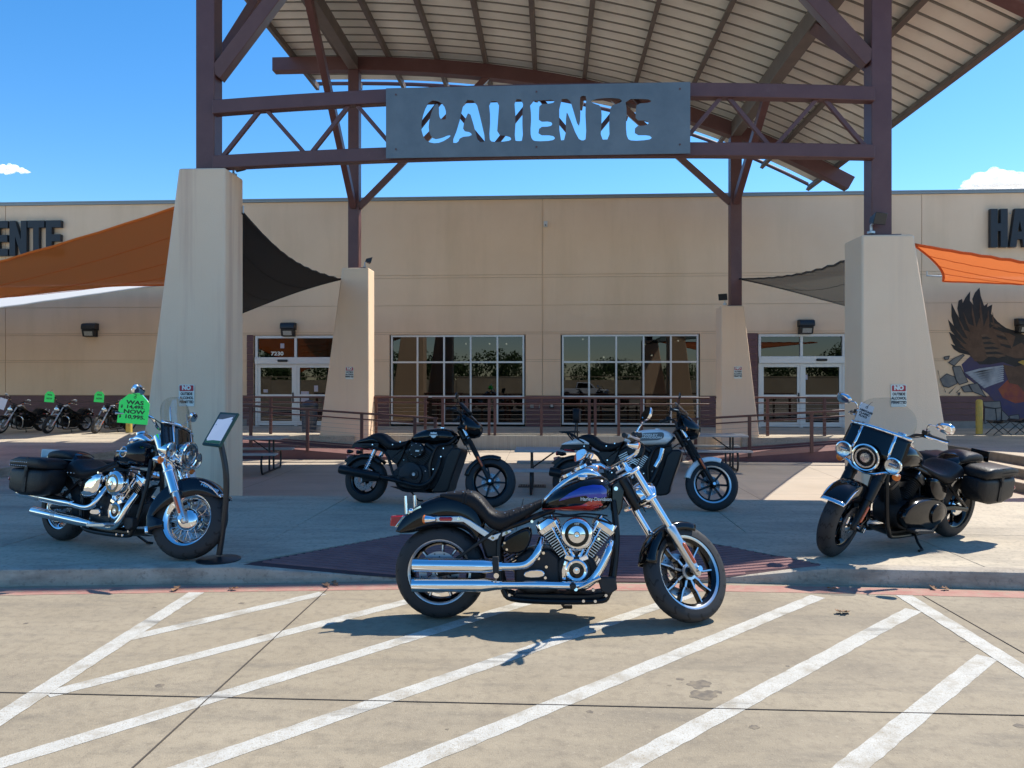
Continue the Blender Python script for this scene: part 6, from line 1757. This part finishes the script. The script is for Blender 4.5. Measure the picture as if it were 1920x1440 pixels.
wing = [(265, 500), (200, 485), (165, 462), (145, 428), (175, 440), (160, 420), (133, 350), (170, 372), (145, 340), (127, 270), (165, 312), (150, 250), (150, 165), (178, 225), (200, 262), (188, 200), (196, 150), (218, 138), (222, 165), (240, 130), (270, 90), (268, 150), (290, 178), (284, 140), (300, 100), (330, 66), (338, 120), (360, 185), (384, 165), (378, 192), (412, 175), (405, 235), (450, 290), (500, 325), (560, 345), (600, 362), (620, 372), (620, 560), (560, 575), (480, 545), (400, 560), (330, 560)]
field('wing', wing, m_dark, 2)
field('wing_coverts', [(300, 540), (250, 470), (200, 420), (250, 430), (205, 380), (270, 400), (215, 330), (290, 360), (240, 290), (310, 320), (330, 260), (352, 330), (380, 255), (395, 330), (430, 300), (470, 350), (520, 360), (560, 380), (540, 450), (600, 420), (620, 440), (620, 520), (560, 520), (500, 500), (450, 520), (400, 500), (350, 540)], m_brown, 3)
for k in range(9):
    a = 338 + k * 4; y = 370 + k * 16
    field('covert_feather', [(a, y), (a + 26 + k * 6, y - 6), (a + 60 + k * 9, y + 10), (a + 30 + k * 8, y + 12), (a + 8, y + 12)], m_dark if k % 2 else m_tan, 4)
for k in range(7):
    a, y = 388 + k * 12, 262 + k * 27
    field('covert_feather', [(a, y), (a + 45 + k * 4, y + 14), (a + 75, y + 36), (a + 40, y + 26), (a + 5, y + 14)], m_tan if k % 2 else m_dark, 5)
for tip, base, w in (((150, 172), (262, 400), 7), ((198, 156), (290, 380), 9), ((266, 98), (310, 350), 11), ((326, 76), (352, 330), 12), ((130, 276), (250, 420), 6), ((137, 354), (255, 450), 6), ((150, 432), (270, 478), 5), ((384, 172), (390, 300), 7), ((409, 182), (425, 320), 7)):
    d_ = Vector((base[0] - tip[0], base[1] - tip[1])).normalized(); n_ = Vector((-d_.y, d_.x)) * w
    mid = (tip[0] * .45 + base[0] * .55, tip[1] * .45 + base[1] * .55); st_ = (tip[0] * .72 + base[0] * .28, tip[1] * .72 + base[1] * .28)
    field('primary_feather', [st_, (mid[0] + n_.x, mid[1] + n_.y), (base[0] + n_.x * .8, base[1] + n_.y * .8), (base[0] - n_.x * .4, base[1] - n_.y * .4), (mid[0] - n_.x * .2, mid[1] - n_.y * .2)], m_brown, 6)
field('body', [(480, 560), (560, 575), (620, 560), (620, 740), (575, 690), (520, 680)], m_brown, 4)
field('beak', [(575, 545), (600, 535), (620, 532), (620, 568), (600, 558)], m_gold, 5)
for k in range(8):
    y = 612 + k * 13
    field('tail_feather', [(234 + k * 16, y), (330 + k * 8, y - 26 + k), (480, 566 + k * 13), (486, 574 + k * 13), (350 + k * 6, y - 4), (250 + k * 16, y + 10)], m_whi, 6)
for pts in ([(75, 655), (118, 620), (170, 640), (186, 682), (130, 708), (96, 700)], [(130, 548), (165, 570), (232, 500), (222, 495), (165, 520)], [(155, 575), (205, 570), (255, 672), (200, 690), (178, 660)], [(255, 690), (315, 680), (372, 770), (330, 752), (285, 735)], [(210, 705), (262, 690), (285, 735), (232, 738)], [(350, 800), (460, 796), (468, 838), (430, 842), (360, 830)], [(362, 838), (430, 844), (438, 915), (360, 940)], [(432, 842), (470, 838), (468, 915), (440, 922)], [(520, 890), (580, 880), (585, 912), (522, 908)], [(100, 512), (136, 505), (128, 528), (104, 528)], [(190, 745), (205, 740), (196, 760)], [(470, 850), (520, 900), (500, 925), (470, 918)]):
    field('stone', pts, m_rock, 7)
    c = (sum(p[0] for p in pts) / len(pts), sum(p[1] for p in pts) / len(pts))
    for a, b in zip(pts, pts[1:] + pts[:1]):
        d = Vector((b[0] - a[0], b[1] - a[1])).normalized(); n = Vector((-d.y, d.x)) * 2.4
        field('stone_outline', [(a[0] - n.x, a[1] - n.y), (b[0] - n.x, b[1] - n.y), (b[0] + n.x, b[1] + n.y), (a[0] + n.x, a[1] + n.y)], m_rockd, 8)
for pts in ([(75, 655), (60, 600), (64, 598)], [(96, 700), (110, 740), (114, 738)], [(186, 690), (130, 745), (136, 748)], [(215, 705), (178, 740), (184, 742)]):
    field('crack', pts, m_rockd, 6)

# ---- bollards, bins, cone, grate
def bollard(label, px, py, h=.9, r=.085):
    p = on_level(px, py, Z_DECK)
    t = thing('bollard', label, 'bollard', p, group='yellow posts by the wall')
    MB().lathe([(r, 0), (r, h), (r * .92, h + .03), (r * .6, h + .055), (0, h + .065)], (0, 0, 0), (0, 0, 1), 22).build('post', yellow_m, t)
    MB().lathe([(r + .02, 0), (r + .02, .012), (r, .014)], (0, 0, 0), (0, 0, 1), 22).build('collar', plinth, t)
bollard('yellow steel post in front of the painted eagle', 1836, 815, .9)
bollard('yellow steel post behind the green price card', 242, 812, .9)
p = on_plane(580, 800, 21.4)
t = thing('litter_bin', 'dark blue litter bin by the left doors', 'bin', (p.x, 21.4, Z_DECK))
bin_m = mat('bin_blue', (.03, .05, .085), .45)
MB().lathe([(0, 0), (.2, 0), (.24, .72), (.25, .74), (.25, .78), (.23, .80), (.1, .9), (0, .92)], (0, 0, 0), (0, 0, 1), 24).build('drum', bin_m, t)
MB().lathe([(.252, .70), (.258, .72), (.252, .74)], (0, 0, 0), (0, 0, 1), 24).build('rim', black_metal, t)
p = on_level(245, 905, .1); p = Vector((-7.05, 10.4, .045))
t = thing('tub_planter', 'black round tub standing behind the left touring cruiser', 'tub', p)
MB().lathe([(0, 0), (.28, 0), (.34, .38), (.36, .40), (.36, .46), (.33, .46), (.31, .40), (0, .38)], (0, 0, 0), (0, 0, 1), 28).build('tub', semi_black, t)
MB().lathe([(.345, .30), (.352, .31), (.345, .32)], (0, 0, 0), (0, 0, 1), 28).build('hoop', black_metal, t)
p = on_plane(350, 900, 9.2)
t = thing('traffic_cone', 'orange traffic cone with white band behind the left touring cruiser', 'cone', (p.x, 9.2, Z_WALK))
cone_m = mat('cone_orange', (.72, .12, .03), .5)
MB().box(-.19, .19, -.19, .19, 0, .035).build('base', cone_m, t, bevel=.01)
MB().lathe([(.15, .03), (.045, .68), (.035, .70), (0, .70)], (0, 0, 0), (0, 0, 1), 24).build('cone_body', cone_m, t)
for z0, z1 in ((.24, .34), (.46, .55)):
    f = lambda z: .15 - (z - .03) * .105 / .65 + .002
    MB().lathe([(f(z0), z0), (f(z1), z1)], (0, 0, 0), (0, 0, 1), 24).build('band', mat('band_white', (.7, .7, .7), .4), t)
p = on_level(998, 912, Z_PLAZA)
t = thing('drain_grate', 'dark drain grate in the plaza floor by the middle table', 'drain grate', (p.x, p.y, Z_PLAZA + .002))
MB().box(-.25, .25, -.14, .14, 0, .004).build('pan', ink_m, t, smooth=0)
for k in range(11): MB().box(-.235 + .045 * k, -.215 + .045 * k, -.12, .12, .004, .012).build('bar', black_metal, t, smooth=0)
MB().box(-.26, .26, -.15, -.125, 0, .014).box(-.26, .26, .125, .15, 0, .014).box(-.26, -.24, -.125, .125, 0, .014).box(.24, .26, -.125, .125, 0, .014).build('frame', black_metal, t, smooth=0)

# ---- picnic tables
def picnic_table(label, p, rz, L=1.85):
    t = thing('picnic_table', label, 'picnic table', p, (0, 0, rz), group='grey picnic tables on the plaza')
    for y in (-.27, -.09, .09, .27):
        MB().box(-L / 2, L / 2, y - .085, y + .085, .715, .755).build('table_plank', table_m, t, bevel=.006)
    for s in (-1, 1):
        MB().box(-L / 2, L / 2, s * .68 - .125, s * .68 + .125, .415, .455).build('seat_plank', table_m, t, bevel=.006)
    for x in (-L / 2 + .3, L / 2 - .3):
        f = MB()
        pts = spline([(x, -.68, .41), (x, -.74, .30), (x, -.72, .10), (x, -.66, .022), (x, -.56, .022)], 4) + spline([(x, .56, .022), (x, .66, .022), (x, .72, .10), (x, .74, .30), (x, .68, .41)], 4)
        f.tube(pts, .022, 8); f.build('end_frame', black_metal, t)
        for s in (-1, 1): MB().tube([(x, s * .16, .715), (x, s * .16, .022)], .022, 8).build('leg', black_metal, t)
        MB().tube([(x, -.68, .40), (x, .68, .40)], .018, 8).build('seat_bearer', black_metal, t)
        MB().tube([(x, 0, .40), (x + (.42 if x < 0 else -.42), 0, .70)], .014, 8).build('brace', black_metal, t)
pz = Z_PLAZA
picnic_table('grey picnic table beside the tall left pylon', (-6.7, 15.9, plaza_z(15.9)), R(5))
picnic_table('grey picnic table between the two roadsters', (.3, 13.6, pz), R(0), 1.9)
picnic_table('grey picnic table behind the front wheel of the white roadster', (3.35, 16.95, plaza_z(16.95)), R(-3), 1.95)

# ---- folding stools by the mural
def stool(label, px, py):
    p = on_level(px, py, Z_DECK)
    t = thing('folding_chair', label, 'folding chair', p, group='folding chairs under the mural', scale=.85)
    for s in (-1, 1):
        MB().tube([(-.28, s * .22, .012), (.24, s * .22, .46)], .013, 7).build('leg', black_metal, t)
        MB().tube([(.28, s * .22, .012), (-.24, s * .22, .46)], .013, 7).build('leg', black_metal, t)
    MB().strip([[(-.24, y, .46 - .06 * math.cos(math.pi * y / .5)) for y in (-.24, -.12, 0, .12, .24)], [(0, y, .42 - .06 * math.cos(math.pi * y / .5)) for y in (-.24, -.12, 0, .12, .24)], [(.24, y, .46 - .06 * math.cos(math.pi * y / .5)) for y in (-.24, -.12, 0, .12, .24)]]).build('seat', semi_black, t, thick=.01)
    MB().tube([(-.24, -.24, .46), (-.24, .24, .46)], .012, 7).build('seat_bar', black_metal, t)
    MB().tube([(.24, -.24, .46), (.24, .24, .46)], .012, 7).build('seat_bar', black_metal, t)
stool('black folding chair under the mural beside the yellow post', 1872, 816)
stool('black folding chair under the mural at the right edge', 1912, 814)

# ---- dry leaves and spots on the lot
leaf_m = mat('dry_leaf', (.24, .12, .06), .8, var=(.32, .18, .09), vscale=30)
leaf_lab = {(1560, 1104): 'dry leaf at the kerb foot right of the big bike', (1748, 1102): 'curled dry leaf in front of the right kerb', (1772, 1104): 'dry leaf at the right end of the kerb', (612, 1097): 'dry leaf at the kerb foot left of the big bike', (628, 1094): 'second dry leaf left of the rear wheel', (330, 1104): 'dry leaf on the faded red edge at left', (438, 1104): 'dark dry leaf on the red edge near the stand', (1572, 1147): 'pale dry leaf lying on the painted lot at right', (1585, 1148): 'crumpled pale leaf beside another on the lot'}
for i, ((px, py), lab) in enumerate(leaf_lab.items()):
    p = on_level(px, py, .012)
    rnd = random.Random(i)
    t = thing('dry_leaf', lab, 'leaf', (p.x, p.y, .012), (rnd.uniform(-.3, .3), rnd.uniform(-.3, .3), rnd.uniform(0, 6)), 'dry leaves on the lot')
    s = rnd.uniform(.035, .055)
    MB().add([(-s, 0, 0), (-s * .4, s * .55, .012), (s * .1, s * .35, .004), (s * .5, s * .6, .016), (s, 0, .006), (s * .45, -s * .55, .014), (0, -s * .3, .002), (-s * .5, -s * .5, .012)], [(0, 1, 2, 7), (2, 3, 4), (2, 4, 5, 6), (2, 6, 7)]).build('blade', leaf_m, t, smooth=0, thick=.0015)
    MB().cyl((-s * 1.5, 0, .002), (-s * .6, 0, .004), .0015, n=5).build('stalk', leaf_m, t)
stain_m = mat('lot_stain', (.215, .175, .122), .85, var=(.135, .113, .088), vscale=22, detail=8, lo=.4, hi=.58)
for px, py, r in ((1312, 1282, .05), (1318, 1302, .06), (1345, 1296, .02), (1276, 1272, .018), (1414, 1362, .022), (559, 1360, .024), (300, 1284, .02), (487, 1189, .016), (1105, 1333, .016), (1255, 1284, .01), (453, 1130, .018), (48, 1168, .014), (290, 1138, .012), (1805, 1202, .014), (1912, 1360, .022), (838, 1366, .008), (1640, 1394, .01), (1476, 1248, .012), (640, 1438, .01)):
    p = on_level(px, py, .0038); rnd = random.Random(px)
    n = 40; f = [1 + .55 * rnd.uniform(-1, 1) for _ in range(n)]
    f = [(f[k - 2] + 2 * f[k - 1] + f[k] * 3 + 2 * f[(k + 1) % n] + f[(k + 2) % n]) / 9 for k in range(n)]
    MB().add([(p.x + r * 1.2 * f[k] * math.cos(2 * math.pi * k / n), p.y + r * f[k] * math.sin(2 * math.pi * k / n), .0006 + .00012 * (px % 5)) for k in range(n)], [tuple(range(n))]).build('stain', stain_m, lot, smooth=0)

# ================================================================ ACROSS THE LOT, behind the camera (seen in glass and chrome)
bw_m = mat('far_wall_tan', (.50, .40, .27), .9, var=(.44, .34, .22), vscale=.6)
t = thing('boundary_wall', 'long low tan wall across the lot, mirrored in the windows', 'wall', (0, -46, -.02))
for k in range(14): MB().box(-84 + 12 * k + .02, -72 + 12 * k - .02, -.2, .2, 0, 2.1 + .35 * (k % 3 == 0)).build('wall_panel', bw_m, t, smooth=0)
MB().box(-84, 84, -.26, .26, 2.46, 2.56).build('coping', bw_m, t, smooth=0)
bark = mat('bark', (.10, .075, .055), .9, bump=.5, bscale=20)
leafm = mat('tree_leaf', (.045, .085, .022), .75, var=(.075, .12, .03), vscale=1.2)
def crown_mesh(seed, n=2600):
    rnd = random.Random(seed); m = MB()
    lobes = [(Vector((rnd.uniform(-2.4, 2.4), rnd.uniform(-2.2, 2.2), 4.2 + rnd.uniform(-1.2, 2.0))), rnd.uniform(1.0, 1.9)) for _ in range(11)]
    for _ in range(n):
        c, r = rnd.choice(lobes)
        d = Vector((rnd.gauss(0, 1), rnd.gauss(0, 1), rnd.gauss(0, .8))).normalized() * r * rnd.uniform(.55, 1.05)
        p = c + d; a = Vector((rnd.gauss(0, 1), rnd.gauss(0, 1), rnd.gauss(0, 1))).normalized(); b = a.cross(Vector((rnd.gauss(0, 1), rnd.gauss(0, 1), .3))).normalized()
        s = rnd.uniform(.09, .2)
        m.add([p - a * s, p + b * s * .7, p + a * s, p - b * s * .7], [(0, 1, 2, 3)])
    return m.mesh('crown', leafm, 0, False)
def trunk_mesh(seed):
    rnd = random.Random(seed); m = MB()
    m.tube(spline([(0, 0, -.2), (.08, .03, 1.2), (-.04, .08, 2.4), (.05, 0, 4.0)], 4), [.24 - .012 * k for k in range(13)], 9)
    for _ in range(6):
        a = rnd.uniform(0, 6.28); z = rnd.uniform(1.8, 3.2)
        m.tube([(0, 0, z), (.9 * math.cos(a), .9 * math.sin(a), z + .9), (1.9 * math.cos(a), 1.9 * math.sin(a), z + 1.7)], [.1, .06, .025], 7)
    return m.mesh('trunk', bark)
crowns = [crown_mesh(s) for s in (1, 2, 3)]; trunks = [trunk_mesh(s) for s in (1, 2, 3)]
for i in range(21):
    x = -60 + 6.0 * i + random.uniform(-1.5, 1.5); sc = random.uniform(.9, 1.2)
    t = thing('oak_tree', ('leafy tree beyond the boundary wall, mirrored in the windows'), 'tree', (x, -51 - random.uniform(0, 6), -1.2 - random.uniform(0, .8)), (0, 0, random.uniform(0, 6)), 'trees beyond the boundary wall', sc)
    for nm, me in (('trunk', trunks[i % 3]), ('crown', crowns[i % 3])):
        o = bpy.data.objects.new(nm, me); C.objects.link(o); o.parent = t
for x, lab in ((9.5, 'tall lamp post across the lot, mirrored in the right window'), (-22, 'tall lamp post across the lot, mirrored at the left')):
    t = thing('lamp_post', lab, 'lamp post', (x, -24, 0))
    MB().lathe([(.3, 0), (.3, .7), (.0, .71)], (0, 0, 0), (0, 0, 1), 18).build('footing', plinth, t)
    MB().cyl((0, 0, .7), (0, 0, 8.5), .08, .06, 12).build('pole', black_metal, t)
    MB().cbox((0, .4, 8.5), (.35, .8, .12)).build('lamp_head', black_metal, t, bevel=.03)
# white pickup parked across the lot
t = thing('pickup_truck', 'white pickup truck parked across the lot, mirrored in the right window', 'truck', (3.5, -36, 0))
wp = mat('truck_white', (.7, .7, .7), .25, coat=1)
MB().prism([(-2.8, .45), (2.7, .45), (2.75, .95), (1.5, 1.08), (-2.8, 1.08)], -.95, .95).build('body', wp, t, bevel=.06)
MB().prism([(-.75, 1.08), (1.5, 1.08), (.85, 1.75), (-.6, 1.78)], -.85, .85).build('cab', wp, t, bevel=.06)
for s in (-1, 1): MB().prism([(-.6, 1.14), (1.25, 1.14), (.78, 1.66), (-.5, 1.68)], s * .86, s * .875).build('window', gloss_black, t)
for x in (-1.75, 1.75):
    for s in (-1, 1): MB().lathe([(0, -.12), (.25, -.12), (.38, -.11), (.38, .11), (.25, .12), (0, .12)], (x, s * .86, .38), (0, 1, 0), 22).build('wheel', rubber, t)
# ---- two small fair weather clouds far behind the store
cl_m = bpy.data.materials.new('cloud'); cl_m.use_nodes = True
nt = cl_m.node_tree; b = nt.nodes['Principled BSDF']; b.inputs['Base Color'].default_value = (.95, .95, .95, 1); b.inputs['Roughness'].default_value = 1; b.inputs['Specular IOR Level'].default_value = 0
b.inputs['Emission Color'].default_value = (1, 1, 1, 1); b.inputs['Emission Strength'].default_value = .45  # glow added to whiten the clouds' grey, self-shadowed undersides
tr = nt.nodes.new('ShaderNodeBsdfTranslucent'); tr.inputs[0].default_value = (.97, .97, .97, 1)
mx = nt.nodes.new('ShaderNodeMixShader'); mx.inputs[0].default_value = .5
nt.links.new(b.outputs[0], mx.inputs[1]); nt.links.new(tr.outputs[0], mx.inputs[2])
tp = nt.nodes.new('ShaderNodeBsdfTransparent'); m2 = nt.nodes.new('ShaderNodeMixShader'); m2.inputs[0].default_value = .72    # thin vapour: many layers add up
nt.links.new(mx.outputs[0], m2.inputs[1]); nt.links.new(tp.outputs[0], m2.inputs[2]); nt.links.new(m2.outputs[0], nt.nodes['Material Output'].inputs[0])
def cloud(label, px, py, w, h, seed):
    c = on_plane(px, py, 900); rnd = random.Random(seed)
    m = MB()
    for k in range(150):
        u = rnd.uniform(-1, 1); e = math.sqrt(1 - u * u)
        r = rnd.uniform(.10, .30) * h * (1.1 - .5 * abs(u))
        z = rnd.uniform(-.1, .75) * h * e * (.6 + .4 * math.sin(3 * u + seed)) 
        m.ball((u * w / 2, rnd.uniform(-.3, .3) * w, z), (r * 1.5, r, r), 9, 6)
    t = thing('cloud', label, 'cloud', c)
    m.build('vapour', cl_m, t, smooth=180)
cloud('small white cloud in the sky at the left edge', 18, 320, 40, 9, 1)
cloud('white cloud just above the roof edge at the right', 1880, 350, 78, 26, 4)
